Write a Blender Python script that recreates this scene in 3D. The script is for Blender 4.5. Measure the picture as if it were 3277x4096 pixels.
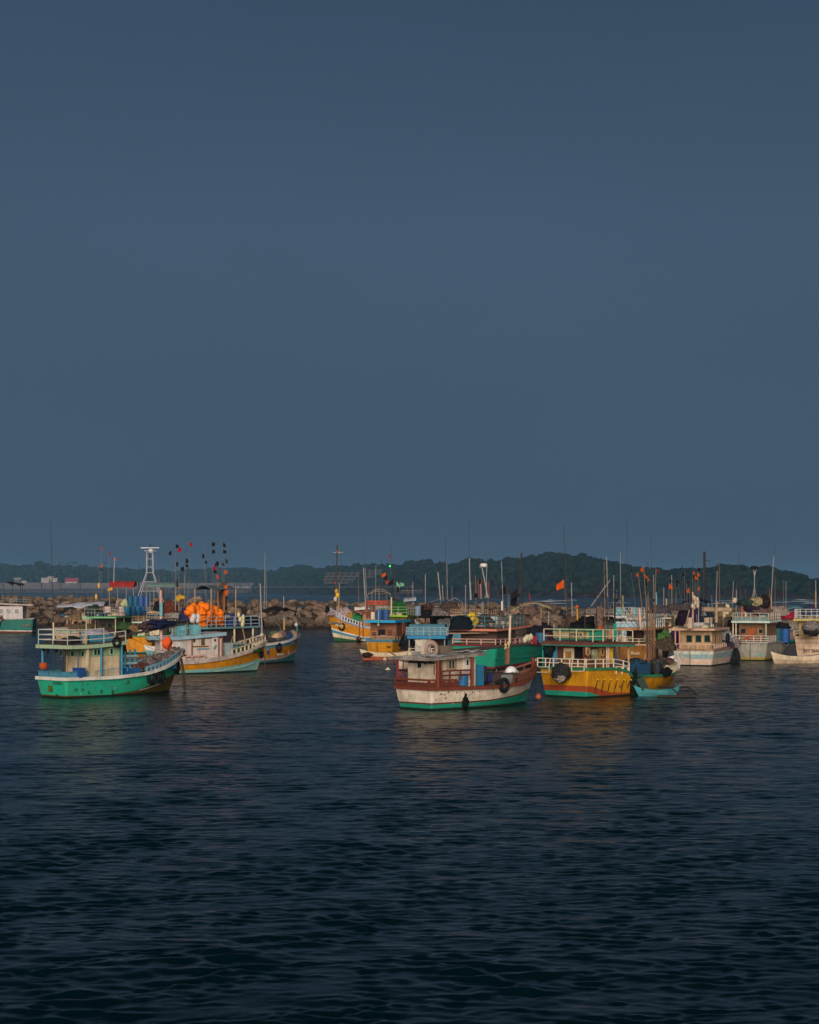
import bpy, math, random
import numpy as np
from mathutils import Vector, Matrix, noise

# ------------------------------------------------------------------ clear
for o in list(bpy.data.objects): bpy.data.objects.remove(o)
SC = bpy.context.scene
COL = SC.collection
R = math.radians
rnd = random.Random(7)

# ------------------------------------------------------------------ camera
EYE = 7.1; FP = 7000.0; PX0 = 1638.5; HY = 2365.0      # photo: eye height, focal length in photo pixels, centre column, horizon row
cam = bpy.data.cameras.new('camera'); camo = bpy.data.objects.new('camera', cam); COL.objects.link(camo)
camo.location = (0, 0, EYE); camo.rotation_euler = (R(90), 0, 0)
cam.sensor_fit = 'HORIZONTAL'; cam.sensor_width = 36; cam.lens = 36 * FP / 3277
cam.shift_y = (HY - 2048) / 3277
cam.clip_start = .5; cam.clip_end = 80000
SC.camera = camo

# ------------------------------------------------------------------ sky, sun, exposure
SUN_EL, SUN_AZ = 16.0, -3.0      # low warm glow behind the camera, a little to the left
world = bpy.data.worlds.new('World'); SC.world = world; world.use_nodes = True
wn = world.node_tree; wn.nodes.clear()
def N(nt, t, **k):
    n = nt.nodes.new(t)
    for a, b in k.items(): setattr(n, a, b)
    return n
wo = N(wn, 'ShaderNodeOutputWorld'); bg = N(wn, 'ShaderNodeBackground')
sky = N(wn, 'ShaderNodeTexSky', sky_type='NISHITA'); sky.sun_disc = False
sky.sun_elevation = R(SUN_EL); sky.sun_rotation = R(180 + SUN_AZ)
sky.dust_density = 4; sky.air_density = 1.5
tc = N(wn, 'ShaderNodeTexCoord'); sp = N(wn, 'ShaderNodeSeparateXYZ'); rp = N(wn, 'ShaderNodeValToRGB')
def lin(r, g, b):
    f = lambda c: (c / 255 / 12.92) if c / 255 <= .04045 else ((c / 255 + .055) / 1.055) ** 2.4
    return (f(r), f(g), f(b), 1)
cr = rp.color_ramp
stops = [(0.0, (10, 15, 22)), (.49, (22, 32, 42)), (.5, (60, 80, 98)), (.535, (64, 84, 105)), (.60, (65, 86, 108)), (.655, (55, 77, 99)), (.70, (45, 66, 85)), (.76, (29, 46, 62)), (.83, (17, 29, 42)), (1.0, (9, 15, 24))]
while len(cr.elements) < len(stops): cr.elements.new(.5)
for e, (p, c) in zip(cr.elements, stops): e.position = p; e.color = lin(*c)
mr = N(wn, 'ShaderNodeMapRange'); mr.inputs[1].default_value = -1; mr.inputs[2].default_value = 1
# faint cloud mottling in the overcast
wnz = N(wn, 'ShaderNodeTexNoise'); wnz.inputs['Scale'].default_value = 3.0; wnz.inputs['Detail'].default_value = 3
wmap = N(wn, 'ShaderNodeMapping'); wmap.inputs['Scale'].default_value = (1, 1, 2.5)
wmr = N(wn, 'ShaderNodeMapRange'); wmr.inputs[3].default_value = .90; wmr.inputs[4].default_value = 1.10
wmul = N(wn, 'ShaderNodeVectorMath', operation='SCALE')
L_ = wn.links.new
L_(tc.outputs['Generated'], sp.inputs[0]); L_(sp.outputs['Z'], mr.inputs[0]); L_(mr.outputs[0], rp.inputs[0])
L_(tc.outputs['Generated'], wmap.inputs[0]); L_(wmap.outputs[0], wnz.inputs['Vector']); L_(wnz.outputs[0], wmr.inputs[0])
L_(rp.outputs[0], wmul.inputs[0]); L_(wmr.outputs[0], wmul.inputs['Scale'])
wadd = N(wn, 'ShaderNodeVectorMath', operation='MULTIPLY_ADD')
wadd.inputs[1].default_value = (.0008, .0008, .0008)
L_(sky.outputs[0], wadd.inputs[0]); L_(wmul.outputs[0], wadd.inputs[2])
L_(wadd.outputs[0], bg.inputs[0]); L_(bg.outputs[0], wo.inputs[0]); bg.inputs[1].default_value = 1.0

sl = bpy.data.lights.new('sun', 'SUN'); sl.energy = 3.9; sl.angle = R(34); sl.color = (1.0, .86, .72)
so = bpy.data.objects.new('sun', sl); COL.objects.link(so)
a = R(SUN_AZ); e = R(SUN_EL)
sdir = Vector((math.sin(a) * math.cos(e), -math.cos(a) * math.cos(e), math.sin(e)))   # towards the sun
so.rotation_euler = (-sdir).to_track_quat('-Z', 'Y').to_euler()
so.location = (0, -50, 60)

SC.render.engine = 'CYCLES'
vs = SC.view_settings; vs.view_transform = 'Standard'; vs.look = 'None'; vs.exposure = 0; vs.gamma = 1; vs.use_curve_mapping = False
SC.cycles.volume_bounces = 0
SC.cycles.max_bounces = 6

# ------------------------------------------------------------------ small helpers
def W(px, py, d):            # the place at distance d that the photo shows at (px, py)
    return Vector(((px - PX0) * d / FP, d, EYE - (py - HY) * d / FP))
def tag(o, label=None, cat=None, group=None, kind=None):
    if label: o['label'] = label
    if cat: o['category'] = cat
    if group: o['group'] = group
    if kind: o['kind'] = kind
    return o
def empty(name, loc=(0, 0, 0), rz=0, parent=None):
    o = bpy.data.objects.new(name, None); COL.objects.link(o); o.location = loc; o.rotation_euler = (0, 0, rz)
    o.empty_display_size = .3
    if parent: o.parent = parent
    return o
def lerp(a, b, t): return a + (b - a) * t
def interp(tab):
    xs = [t[0] for t in tab]; ys = [t[1] for t in tab]
    return lambda u: float(np.interp(u, xs, ys))
def smooth(tab):             # smooth curve through a table
    f = interp(tab)
    return lambda u: (f(u - .08) + 2 * f(u - .03) + 3 * f(u) + 2 * f(u + .03) + f(u + .08)) / 9 if .04 < u < .93 else f(u)

# ------------------------------------------------------------------ materials
MATS = {}
def paint(rgb, dirt=.3, streak=.35, rough=.55, key=None, rust=0.0, sc=1.0, bump=.15, dcol=None):
    k = key or ('p', rgb, dirt, streak, rough, rust, sc)
    if k in MATS: return MATS[k]
    m = bpy.data.materials.new('paint'); m.use_nodes = True; nt = m.node_tree; L = nt.links.new
    b = nt.nodes['Principled BSDF']; b.inputs['Roughness'].default_value = rough; b.inputs['Specular IOR Level'].default_value = .15
    t = N(nt, 'ShaderNodeTexCoord')
    n1 = N(nt, 'ShaderNodeTexNoise'); n1.inputs['Scale'].default_value = 1.3 * sc; n1.inputs['Detail'].default_value = 8; n1.inputs['Roughness'].default_value = .65
    mp = N(nt, 'ShaderNodeMapping'); mp.inputs['Scale'].default_value = (4.5, 4.5, .35)
    n2 = N(nt, 'ShaderNodeTexNoise'); n2.inputs['Scale'].default_value = 1.4 * sc; n2.inputs['Detail'].default_value = 5
    L(t.outputs['Object'], n1.inputs['Vector']); L(t.outputs['Object'], mp.inputs[0]); L(mp.outputs[0], n2.inputs['Vector'])
    r1 = N(nt, 'ShaderNodeMapRange'); r1.inputs[1].default_value = .40; r1.inputs[2].default_value = .64; r1.inputs[4].default_value = dirt * 1.5
    r2 = N(nt, 'ShaderNodeMapRange'); r2.inputs[1].default_value = .48; r2.inputs[2].default_value = .70; r2.inputs[4].default_value = streak
    L(n1.outputs[0], r1.inputs[0]); L(n2.outputs[0], r2.inputs[0])
    dc = dcol or tuple(c * .35 + .02 * w for c, w in zip(rgb, (1.4, 1, .6)))
    x1 = N(nt, 'ShaderNodeMix', data_type='RGBA'); x1.inputs[6].default_value = (*rgb, 1); x1.inputs[7].default_value = (*dc, 1)
    L(r1.outputs[0], x1.inputs[0])
    x2 = N(nt, 'ShaderNodeMix', data_type='RGBA'); x2.inputs[7].default_value = (.09, .055, .03, 1)
    L(x1.outputs[2], x2.inputs[6]); L(r2.outputs[0], x2.inputs[0])
    L(x2.outputs[2], b.inputs['Base Color'])
    bp = N(nt, 'ShaderNodeBump'); bp.inputs['Strength'].default_value = bump; bp.inputs['Distance'].default_value = .05
    L(n1.outputs[0], bp.inputs['Height']); L(bp.outputs[0], b.inputs['Normal'])
    MATS[k] = m; return m
def net(rgb, rgb2=None, sc=1.0):
    k = ('n', rgb, sc)
    if k in MATS: return MATS[k]
    m = bpy.data.materials.new('netting'); m.use_nodes = True; nt = m.node_tree; L = nt.links.new
    b = nt.nodes['Principled BSDF']; b.inputs['Roughness'].default_value = .9; b.inputs['Specular IOR Level'].default_value = .1
    t = N(nt, 'ShaderNodeTexCoord')
    n1 = N(nt, 'ShaderNodeTexNoise'); n1.inputs['Scale'].default_value = 5 * sc; n1.inputs['Detail'].default_value = 6; n1.inputs['Distortion'].default_value = 1.5
    L(t.outputs['Object'], n1.inputs['Vector'])
    cr = N(nt, 'ShaderNodeValToRGB'); cr.color_ramp.elements[0].position = .38; cr.color_ramp.elements[1].position = .66
    c2 = rgb2 or tuple(c * .3 for c in rgb)
    cr.color_ramp.elements[0].color = (*c2, 1); cr.color_ramp.elements[1].color = (*rgb, 1)
    L(n1.outputs[0], cr.inputs[0]); L(cr.outputs[0], b.inputs['Base Color'])
    bp = N(nt, 'ShaderNodeBump'); bp.inputs['Strength'].default_value = .8; bp.inputs['Distance'].default_value = .08
    L(n1.outputs[0], bp.inputs['Height']); L(bp.outputs[0], b.inputs['Normal'])
    MATS[k] = m; return m
def plain(rgb, rough=.6, key=None, emit=0):
    k = ('q', rgb, rough, emit)
    if k in MATS: return MATS[k]
    m = bpy.data.materials.new('plain'); m.use_nodes = True; b = m.node_tree.nodes['Principled BSDF']
    b.inputs['Base Color'].default_value = (*rgb, 1); b.inputs['Roughness'].default_value = rough; b.inputs['Specular IOR Level'].default_value = .5 if rough < .3 else .1
    if emit: b.inputs['Emission Color'].default_value = (*rgb, 1); b.inputs['Emission Strength'].default_value = emit
    MATS[k] = m; return m
C_GREEN = (.010, .27, .18); C_TEAL = (.02, .30, .24); C_OR = (.60, .235, .008); C_LB = (.16, .42, .48); C_WH = (.70, .67, .64); C_CREAM = (.66, .54, .38)
C_BR = (.12, .045, .03); C_RB = (.18, .042, .024); C_BL = (.012, .12, .27); C_DB = (.02, .05, .15); C_BK = (.012, .013, .016); C_GY = (.30, .29, .28)
C_PINK = (.60, .36, .30); C_LGREEN = (.33, .55, .36); C_BLUET = (.06, .24, .36); C_YEL = (.75, .50, .02); C_TAN = (.48, .30, .17)
GLASS = plain((.012, .018, .022), .12)
def windowpane(): return GLASS

# ------------------------------------------------------------------ mesh builder
class MB:
    def __init__(s): s.v = []; s.f = []; s.m = []
    def add(s, v, f, m=0):
        o = len(s.v); s.v += [tuple(p) for p in v]; s.f += [tuple(i + o for i in q) for q in f]; s.m += [m] * len(f)
    def box(s, c, d, rz=0, m=0, tilt=None):
        x, y, z = (k / 2 for k in d); v = [Vector(p) for p in ((-x, -y, -z), (x, -y, -z), (x, y, -z), (-x, y, -z), (-x, -y, z), (x, -y, z), (x, y, z), (-x, y, z))]
        M = Matrix.Rotation(rz, 4, 'Z')
        if tilt is not None: M = M @ Matrix.Rotation(tilt, 4, 'Y')
        s.add([M @ p + Vector(c) for p in v], [(3, 2, 1, 0), (4, 5, 6, 7), (0, 1, 5, 4), (1, 2, 6, 5), (2, 3, 7, 6), (3, 0, 4, 7)], m); return s
    def tube(s, a, b, r, r2=None, n=6, m=0):
        a = Vector(a); b = Vector(b); r2 = r if r2 is None else r2; d = (b - a)
        if d.length < 1e-5: return s
        q = d.to_track_quat('Z', 'Y'); v = []
        for p, rr in ((a, r), (b, r2)):
            for i in range(n):
                t = 2 * math.pi * (i + .5) / n; v.append(p + q @ Vector((math.cos(t) * rr, math.sin(t) * rr, 0)))
        f = [(i, (i + 1) % n, n + (i + 1) % n, n + i) for i in range(n)] + [tuple(range(n))[::-1], tuple(range(n, 2 * n))]
        s.add(v, f, m); return s
    def path(s, pts, r, n=5, m=0):
        for a, b in zip(pts, pts[1:]): s.tube(a, b, r, n=n, m=m)
        return s
    def sweep(s, pts, w, h, m=0, closed=False):      # a flat bar along a path: w horizontal, h vertical
        k = len(pts); P = [Vector(p) for p in pts]; v = []
        for i, p in enumerate(P):
            a = P[(i - 1) % k] if (i > 0 or closed) else P[i]; b = P[(i + 1) % k] if (i < k - 1 or closed) else P[i]
            d = (b - a); d.z = 0; d = d.normalized() if d.length > 1e-6 else Vector((1, 0, 0)); nn = Vector((-d.y, d.x, 0)) * w / 2
            v += [p - nn - Vector((0, 0, h / 2)), p + nn - Vector((0, 0, h / 2)), p + nn + Vector((0, 0, h / 2)), p - nn + Vector((0, 0, h / 2))]
        f = []
        for i in range(k if closed else k - 1):
            a = 4 * i; b = 4 * ((i + 1) % k)
            for j in range(4): f.append((a + j, a + (j + 1) % 4, b + (j + 1) % 4, b + j))
        if not closed: f += [(3, 2, 1, 0), tuple(4 * (k - 1) + j for j in range(4))]
        s.add(v, f, m); return s
    def lathe(s, prof, c=(0, 0, 0), n=14, m=0):
        v = []; f = []; k = len(prof)
        for r_, z in prof:
            for i in range(n):
                t = 2 * math.pi * i / n; v.append((c[0] + r_ * math.cos(t), c[1] + r_ * math.sin(t), c[2] + z))
        for j in range(k - 1):
            for i in range(n): f.append((j * n + i, j * n + (i + 1) % n, (j + 1) * n + (i + 1) % n, (j + 1) * n + i))
        f += [tuple(range(n))[::-1], tuple((k - 1) * n + i for i in range(n))]
        s.add(v, f, m); return s
    def build(s, name, mats, parent=None, smooth=False, loc=None, rz=0):
        me = bpy.data.meshes.new(name); me.from_pydata(s.v, [], s.f)
        for m in (mats if isinstance(mats, (list, tuple)) else [mats]): me.materials.append(m)
        me.polygons.foreach_set('material_index', s.m)
        if smooth: me.polygons.foreach_set('use_smooth', [True] * len(s.f))
        me.update(); o = bpy.data.objects.new(name, me); COL.objects.link(o)
        if parent: o.parent = parent
        if loc is not None: o.location = loc
        if rz: o.rotation_euler = (0, 0, rz)
        return o
def ico(sub=2):
    import bmesh
    bm = bmesh.new(); bmesh.ops.create_icosphere(bm, subdivisions=sub, radius=1)
    v = [tuple(p.co) for p in bm.verts]; f = [tuple(q.index for q in p.verts) for p in bm.faces]; bm.free(); return v, f
ICO = {k: ico(k) for k in (1, 2, 3, 4)}
# ------------------------------------------------------------------ water
def water():
    rs = np.random.RandomState(3)
    # rows tighten with distance so that each stays a few pixels apart
    vv = np.concatenate([np.linspace(4200, 1760, 50), np.linspace(1755, 60, 760), np.linspace(58, 1.5, 60)])
    y = EYE * FP / vv; y = np.concatenate([[-60, -20, 4], y, [60000.]])
    nx = 628; t = np.concatenate([[-7, -4, -2.4, -1.4], np.linspace(-1, 1, 620), [1.4, 2.4, 4, 7]])
    half = np.where(y < 4.5, 60, 14 + .32 * np.abs(y))
    X = t[None, :] * half[:, None]; Y = np.repeat(y[:, None], nx, 1); Z = np.zeros_like(X)
    dy = np.gradient(y); dx = half * 2 / nx
    cell = np.maximum(np.abs(dy), dx)[:, None] * np.where(np.abs(t) > 1, 60, 1)[None, :]
    wind = R(262)
    # wavelets run in groups: each band has its own slowly changing strength, so crests come and go
    def band(n, l0, l1, amp, spread, seed):
        r2 = np.random.RandomState(seed); z = np.zeros_like(X); env = np.zeros_like(X); lm = (l0 * l1) ** .5
        for i in range(n):
            lam = l0 * (l1 / l0) ** r2.rand(); th = wind + r2.normal() * spread; k = 2 * math.pi / lam
            fade = np.clip((lam / cell - 2.0) / 3, 0, 1); ph = k * (X * math.cos(th) + Y * math.sin(th)) + r2.rand() * 6.28
            z += amp * lam ** .9 * (.5 + r2.rand()) * fade * np.sin(ph)
        for i in range(7):
            th = r2.rand() * 6.28; k = 2 * math.pi / (lm * (4 + 9 * r2.rand())); env += np.sin(k * (X * math.cos(th) + 1.6 * Y * math.sin(th)) + r2.rand() * 6.28)
        return z * np.clip(.75 + .32 * env, .12, 1.9)
    Z += band(48, .22, .50, .0044, .65, 1) + band(40, .45, 1.1, .0036, .55, 2) + band(20, 1.1, 3.0, .0015, .5, 3) + band(8, 6, 14, .0008, .4, 4)
    # calmer and rougher patches
    patch = .95 + .30 * np.sin(X * .043 + 1.3 + .9 * np.sin(Y * .021)) * np.sin(Y * .037 + .7 * np.sin(X * .03))
    Z *= patch
    # open-water swell calms inside the harbour, where the boats lie
    Z *= np.interp(Y, [0, 60, 110, 200], [1.0, .95, .85, .85]) * .95
    n0, n1 = X.shape
    co = np.stack([X, Y, Z], -1).reshape(-1, 3).astype(np.float32)
    idx = np.arange(n0 * n1).reshape(n0, n1)
    q = np.stack([idx[:-1, :-1], idx[:-1, 1:], idx[1:, 1:], idx[1:, :-1]], -1).reshape(-1, 4)
    me = bpy.data.meshes.new('water'); me.vertices.add(len(co)); me.vertices.foreach_set('co', co.ravel())
    me.loops.add(q.size); me.loops.foreach_set('vertex_index', q.ravel().astype(np.int32))
    me.polygons.add(len(q)); me.polygons.foreach_set('loop_start', np.arange(0, q.size, 4, dtype=np.int32)); me.polygons.foreach_set('loop_total', np.full(len(q), 4, dtype=np.int32))
    me.polygons.foreach_set('use_smooth', np.ones(len(q), dtype=bool)); me.update(); me.validate()
    m = bpy.data.materials.new('sea_water'); m.use_nodes = True; nt = m.node_tree; L = nt.links.new
    b = nt.nodes['Principled BSDF']; b.inputs['Base Color'].default_value = (.0003, .0085, .0130, 1); b.inputs['IOR'].default_value = 1.33
    b.inputs['Roughness'].default_value = .2; b.inputs['Specular IOR Level'].default_value = .2; b.inputs['Specular Tint'].default_value = (.62, .86, 1, 1)
    t = N(nt, 'ShaderNodeTexCoord')
    # small wavelets the mesh is too coarse for: noise read as a surface slope, at three sizes
    g = N(nt, 'ShaderNodeNewGeometry'); z0 = N(nt, 'ShaderNodeCombineXYZ'); prev = z0.outputs[0]
    sy = N(nt, 'ShaderNodeSeparateXYZ'); L(g.outputs['Position'], sy.inputs[0])
    far = N(nt, 'ShaderNodeMapRange'); far.inputs[1].default_value = 40; far.inputs[2].default_value = 130; far.inputs[3].default_value = .9; far.inputs[4].default_value = 3.6; L(sy.outputs['Y'], far.inputs[0])   # the mesh carries fewer of the waves further out
    gu = N(nt, 'ShaderNodeTexNoise'); gu.inputs['Scale'].default_value = .028; gu.inputs['Detail'].default_value = 3; L(t.outputs['Object'], gu.inputs['Vector'])
    gm = N(nt, 'ShaderNodeMapRange'); gm.inputs[1].default_value = .35; gm.inputs[2].default_value = .65; gm.inputs[3].default_value = .55; gm.inputs[4].default_value = 1.35; L(gu.outputs[0], gm.inputs[0])
    k_ = N(nt, 'ShaderNodeMath', operation='MULTIPLY'); L(far.outputs[0], k_.inputs[0]); L(gm.outputs[0], k_.inputs[1])
    for sc, amp, rot in (((.16, .5), .18, 6), ((.6, 1.8), .42, 16), ((2.0, 5.0), .62, -12)):
        mp = N(nt, 'ShaderNodeMapping'); mp.inputs['Rotation'].default_value = (0, 0, R(rot)); mp.inputs['Scale'].default_value = (sc[0], sc[1], 1)
        n1 = N(nt, 'ShaderNodeTexNoise'); n1.inputs['Scale'].default_value = 1; n1.inputs['Detail'].default_value = 3; n1.inputs['Roughness'].default_value = .6
        L(t.outputs['Object'], mp.inputs[0]); L(mp.outputs[0], n1.inputs['Vector'])
        sb = N(nt, 'ShaderNodeVectorMath', operation='SUBTRACT'); sb.inputs[1].default_value = (.5, .5, .5); L(n1.outputs['Color'], sb.inputs[0])
        sk = N(nt, 'ShaderNodeVectorMath', operation='SCALE'); L(sb.outputs[0], sk.inputs[0]); L(k_.outputs[0], sk.inputs['Scale'])
        ma = N(nt, 'ShaderNodeVectorMath', operation='MULTIPLY_ADD'); ma.inputs[1].default_value = (amp, amp, 0); L(sk.outputs[0], ma.inputs[0]); L(prev, ma.inputs[2]); prev = ma.outputs[0]
    # the breeze comes down the harbour: wavelets have a steep lee face and a long gentle back
    s3 = N(nt, 'ShaderNodeSeparateXYZ'); L(prev, s3.inputs[0])
    mn = N(nt, 'ShaderNodeMath', operation='MINIMUM'); L(s3.outputs['Y'], mn.inputs[0]); mn.inputs[1].default_value = 0
    mx_ = N(nt, 'ShaderNodeMath', operation='MAXIMUM'); L(s3.outputs['Y'], mx_.inputs[0]); mx_.inputs[1].default_value = 0
    sm = N(nt, 'ShaderNodeMath', operation='MULTIPLY_ADD'); L(mx_.outputs[0], sm.inputs[0]); sm.inputs[1].default_value = .2; L(mn.outputs[0], sm.inputs[2])
    c3 = N(nt, 'ShaderNodeCombineXYZ'); L(s3.outputs['X'], c3.inputs['X']); L(sm.outputs[0], c3.inputs['Y'])
    ad = N(nt, 'ShaderNodeVectorMath', operation='ADD'); L(c3.outputs[0], ad.inputs[0]); L(g.outputs['Normal'], ad.inputs[1])
    nm = N(nt, 'ShaderNodeVectorMath', operation='NORMALIZE'); L(ad.outputs[0], nm.inputs[0]); L(nm.outputs[0], b.inputs['Normal'])
    me.materials.append(m)
    o = bpy.data.objects.new('water', me); COL.objects.link(o); tag(o, kind='structure')
water()

# ------------------------------------------------------------------ far land
RIDGE = [(-700, 2290), (-300, 2262), (0, 2266), (85, 2263), (137, 2266), (160, 2252), (193, 2266), (315, 2273), (450, 2276), (560, 2285), (650, 2292), (750, 2290), (825, 2284), (932, 2280), (1000, 2279), (1042, 2286), (1100, 2290), (1130, 2276), (1165, 2274), (1205, 2263), (1267, 2277),
         (1317, 2272), (1375, 2267), (1417, 2263), (1459, 2267), (1492, 2262), (1542, 2270), (1584, 2267), (1620, 2264), (1648, 2248), (1700, 2239), (1728, 2254), (1825, 2259), (1853, 2245), (1885, 2234), (1913, 2241), (1927, 2254), (1997, 2247), (2025, 2238), (2090, 2238), (2145, 2224),
         (2201, 2221), (2303, 2225), (2382, 2238), (2423, 2247), (2500, 2266), (2560, 2279), (2620, 2286), (2723, 2282), (2800, 2287), (2871, 2272), (2951, 2271), (2986, 2277), (3108, 2283), (3146, 2297), (3203, 2303), (3222, 2325), (3277, 2325), (3500, 2335), (3800, 2350), (4300, 2362)]
DIST = [(-700, 4400), (900, 4300), (1050, 3900), (1250, 3300), (1640, 2500), (1900, 2200), (2400, 1900), (2800, 1750), (3277, 1650), (4300, 1650)]
ridge = interp(RIDGE); shore = interp(DIST)
def foliage(name, c1, c2, sc):
    m = bpy.data.materials.new(name); m.use_nodes = True; nt = m.node_tree; L = nt.links.new
    b = nt.nodes['Principled BSDF']; b.inputs['Roughness'].default_value = .8; b.inputs['Specular IOR Level'].default_value = .1
    t = N(nt, 'ShaderNodeTexCoord'); n1 = N(nt, 'ShaderNodeTexNoise'); n1.inputs['Scale'].default_value = sc; n1.inputs['Detail'].default_value = 6; n1.inputs['Roughness'].default_value = .7
    L(t.outputs['Object'], n1.inputs['Vector'])
    cr = N(nt, 'ShaderNodeValToRGB'); cr.color_ramp.elements[0].position = .36; cr.color_ramp.elements[1].position = .66
    cr.color_ramp.elements[0].color = (*c1, 1); cr.color_ramp.elements[1].color = (*c2, 1)
    L(n1.outputs[0], cr.inputs[0]); L(cr.outputs[0], b.inputs['Base Color'])
    bp = N(nt, 'ShaderNodeBump'); bp.inputs['Strength'].default_value = 1; bp.inputs['Distance'].default_value = 3
    L(n1.outputs[0], bp.inputs['Height']); L(bp.outputs[0], b.inputs['Normal'])
    return m
M_CANOPY = foliage('canopy_leaves', (.001, .005, .004), (.017, .038, .020), .22)
M_SCRUB = foliage('hill_scrub', (.014, .013, .014), (.034, .027, .026), .06)
CR = 11.0        # height of the tree layer on the ridge, metres
def land_z(px, s):       # s: 0 at the shore .. 1 at the ridge .. 1.6 behind
    d = shore(px); dd = d * (1 + .16 * s)
    top = EYE + (HY - ridge(px)) * (d * 1.16) / FP - CR * .9
    top = max(top, 3)
    prof = (.04 + .13 * min(s / .12, 1) + .83 * (max(0, min(1, (s - .12) / .88))) ** .8) if s > 0 else .0
    if s > 1: prof = max(0, 1 - (s - 1) * .9)
    return dd, top * prof + (1.2 if s > 0 else -1.5)
def land():
    pxs = list(range(-700, 4301, 25)); ss = [-.02, 0, .03, .12, .25, .4, .55, .7, .85, 1, 1.15, 1.5, 2.2]
    v = []; f = []
    for px in pxs:
        for s in ss:
            d, z = land_z(px, s); z += noise.noise(Vector((px * .02, s * 5, 0))) * 1.5 * (1 if s > 0 else 0)
            v.append(((px - PX0) * d / FP, d, z))
    k = len(ss)
    for i in range(len(pxs) - 1):
        for j in range(k - 1): f.append((i * k + j, (i + 1) * k + j, (i + 1) * k + j + 1, i * k + j + 1))
    me = bpy.data.meshes.new('hill'); me.from_pydata(v, [], f); me.materials.append(M_SCRUB); me.update()
    o = bpy.data.objects.new('hill', me); COL.objects.link(o); tag(o, kind='structure')
land()
def blob_variants(n, sub, seed, amp=.35, fr=1.6):
    out = []
    for i in range(n):
        v, f = ICO[sub]; vv = []
        for p in v:
            p = Vector(p); k = 1 + amp * noise.noise(p * fr + Vector((seed + i * 7.3, 0, 0))) + amp * .5 * noise.noise(p * fr * 2.7 + Vector((0, seed + i * 3.1, 0)))
            vv.append(p * k)
        out.append((np.array([tuple(p) for p in vv]), np.array(f)))
    return out
def scatter_mesh(name, spots, variants, mat, label, cat, seed=1, parent=None):
    rs = np.random.RandomState(seed); V = []; F = []; o = 0
    for (x, y, z, sx, sz) in spots:
        v, f = variants[rs.randint(len(variants))]; a = rs.rand() * 6.28; c, s = math.cos(a), math.sin(a)
        w = np.stack([(v[:, 0] * c - v[:, 1] * s) * sx + x, (v[:, 0] * s + v[:, 1] * c) * sx + y, v[:, 2] * sz + z], -1)
        V.append(w); F.append(f + o); o += len(v)
    V = np.concatenate(V).astype(np.float32); F = np.concatenate(F)
    me = bpy.data.meshes.new(name); me.vertices.add(len(V)); me.vertices.foreach_set('co', V.ravel())
    me.loops.add(F.size); me.loops.foreach_set('vertex_index', F.ravel().astype(np.int32)); me.polygons.add(len(F))
    me.polygons.foreach_set('loop_start', np.arange(0, F.size, 3, dtype=np.int32)); me.polygons.foreach_set('loop_total', np.full(len(F), 3, dtype=np.int32)); me.update()
    me.materials.append(mat); ob = bpy.data.objects.new(name, me); COL.objects.link(ob)
    if parent: ob.parent = parent
    else: tag(ob, label, cat, kind='stuff')
    ob['kind'] = 'stuff'
    return ob
def woods():
    rs = np.random.RandomState(11); var = blob_variants(7, 2, 5.0, .42, 1.5); spots = []
    for px0, px1, n, rmin, rmax in ((1560, 4200, 3400, 5.5, 11), (1020, 1640, 800, 6, 12), (-650, 1060, 1500, 8, 16)):
        for _ in range(n):
            px = px0 + (px1 - px0) * rs.rand(); s = rs.rand() ** .75 * 1.05
            lo = .30 if px > 1900 else .12
            if s < lo and rs.rand() > .12: s = lo + (1.05 - lo) * rs.rand()
            if noise.noise(Vector((px * .01, s * 3, 2))) > .25 and s < .6: continue
            d, z = land_z(px, s); r = rmin + (rmax - rmin) * rs.rand() ** 1.6
            spots.append(((px - PX0) * d / FP, d, z + r * .45, r, r * (.62 + .25 * rs.rand())))
    # an even row along the skyline so that the ridge follows the photo's
    px = -650
    while px < 4200:
        d, z = land_z(px, 1.0); r = (4.5 + 4.5 * rs.rand()) * (d / 2100) ** .5
        zt = EYE + (HY - ridge(px)) * d / FP
        spots.append(((px - PX0) * d / FP, d, zt - r * .72 + rs.normal() * .6, r, r * .8)); px += r * 5200 / d
    scatter_mesh('woodland', spots, var, M_CANOPY, 'dark green tree canopy covering the far hills behind the harbour', 'woodland', 4)
woods()
# ---- distant trees that stand out
def palm(px, ytop, ybase, d, label):
    r = empty('palm_tree', W(px, ybase, d)); h = (ybase - ytop) * d / FP
    tag(r, label, 'palm tree', 'palm trees on the far skyline')
    b = MB(); pts = [(0, 0, -2), (.5, 0, h * .5), (1.0, 0, h * .86)]
    for a, c in zip(pts, pts[1:]): b.tube(a, c, .9, .6)
    b.build('trunk', paint((.06, .045, .035)), r)
    b = MB()
    for i in range(9):
        an = i * .7 + px; ln = h * .42 * (.8 + .3 * rnd.random()); q = Vector((math.cos(an), math.sin(an), 0)); c0 = Vector((1.0, 0, h * .86))
        p1 = c0 + q * ln * .5 + Vector((0, 0, ln * .28)); p2 = c0 + q * ln + Vector((0, 0, -ln * .25)); sd = Vector((-q.y, q.x, 0)) * ln * .14
        b.add([c0, p1 + sd - Vector((0, 0, ln * .1)), p2, p1 - sd - Vector((0, 0, ln * .1)), p1], [(0, 1, 4), (1, 2, 4), (2, 3, 4), (3, 0, 4)])
    b.build('crown', M_CANOPY, r)
for i, (px, yt) in enumerate([(240, 2246), (266, 2252), (277, 2258), (288, 2246), (300, 2246), (345, 2258), (398, 2256), (420, 2248), (447, 2254), (470, 2258)]):
    palm(px, yt, 2278, 5100, 'tiny coconut palm poking above the far left hill skyline')
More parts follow.
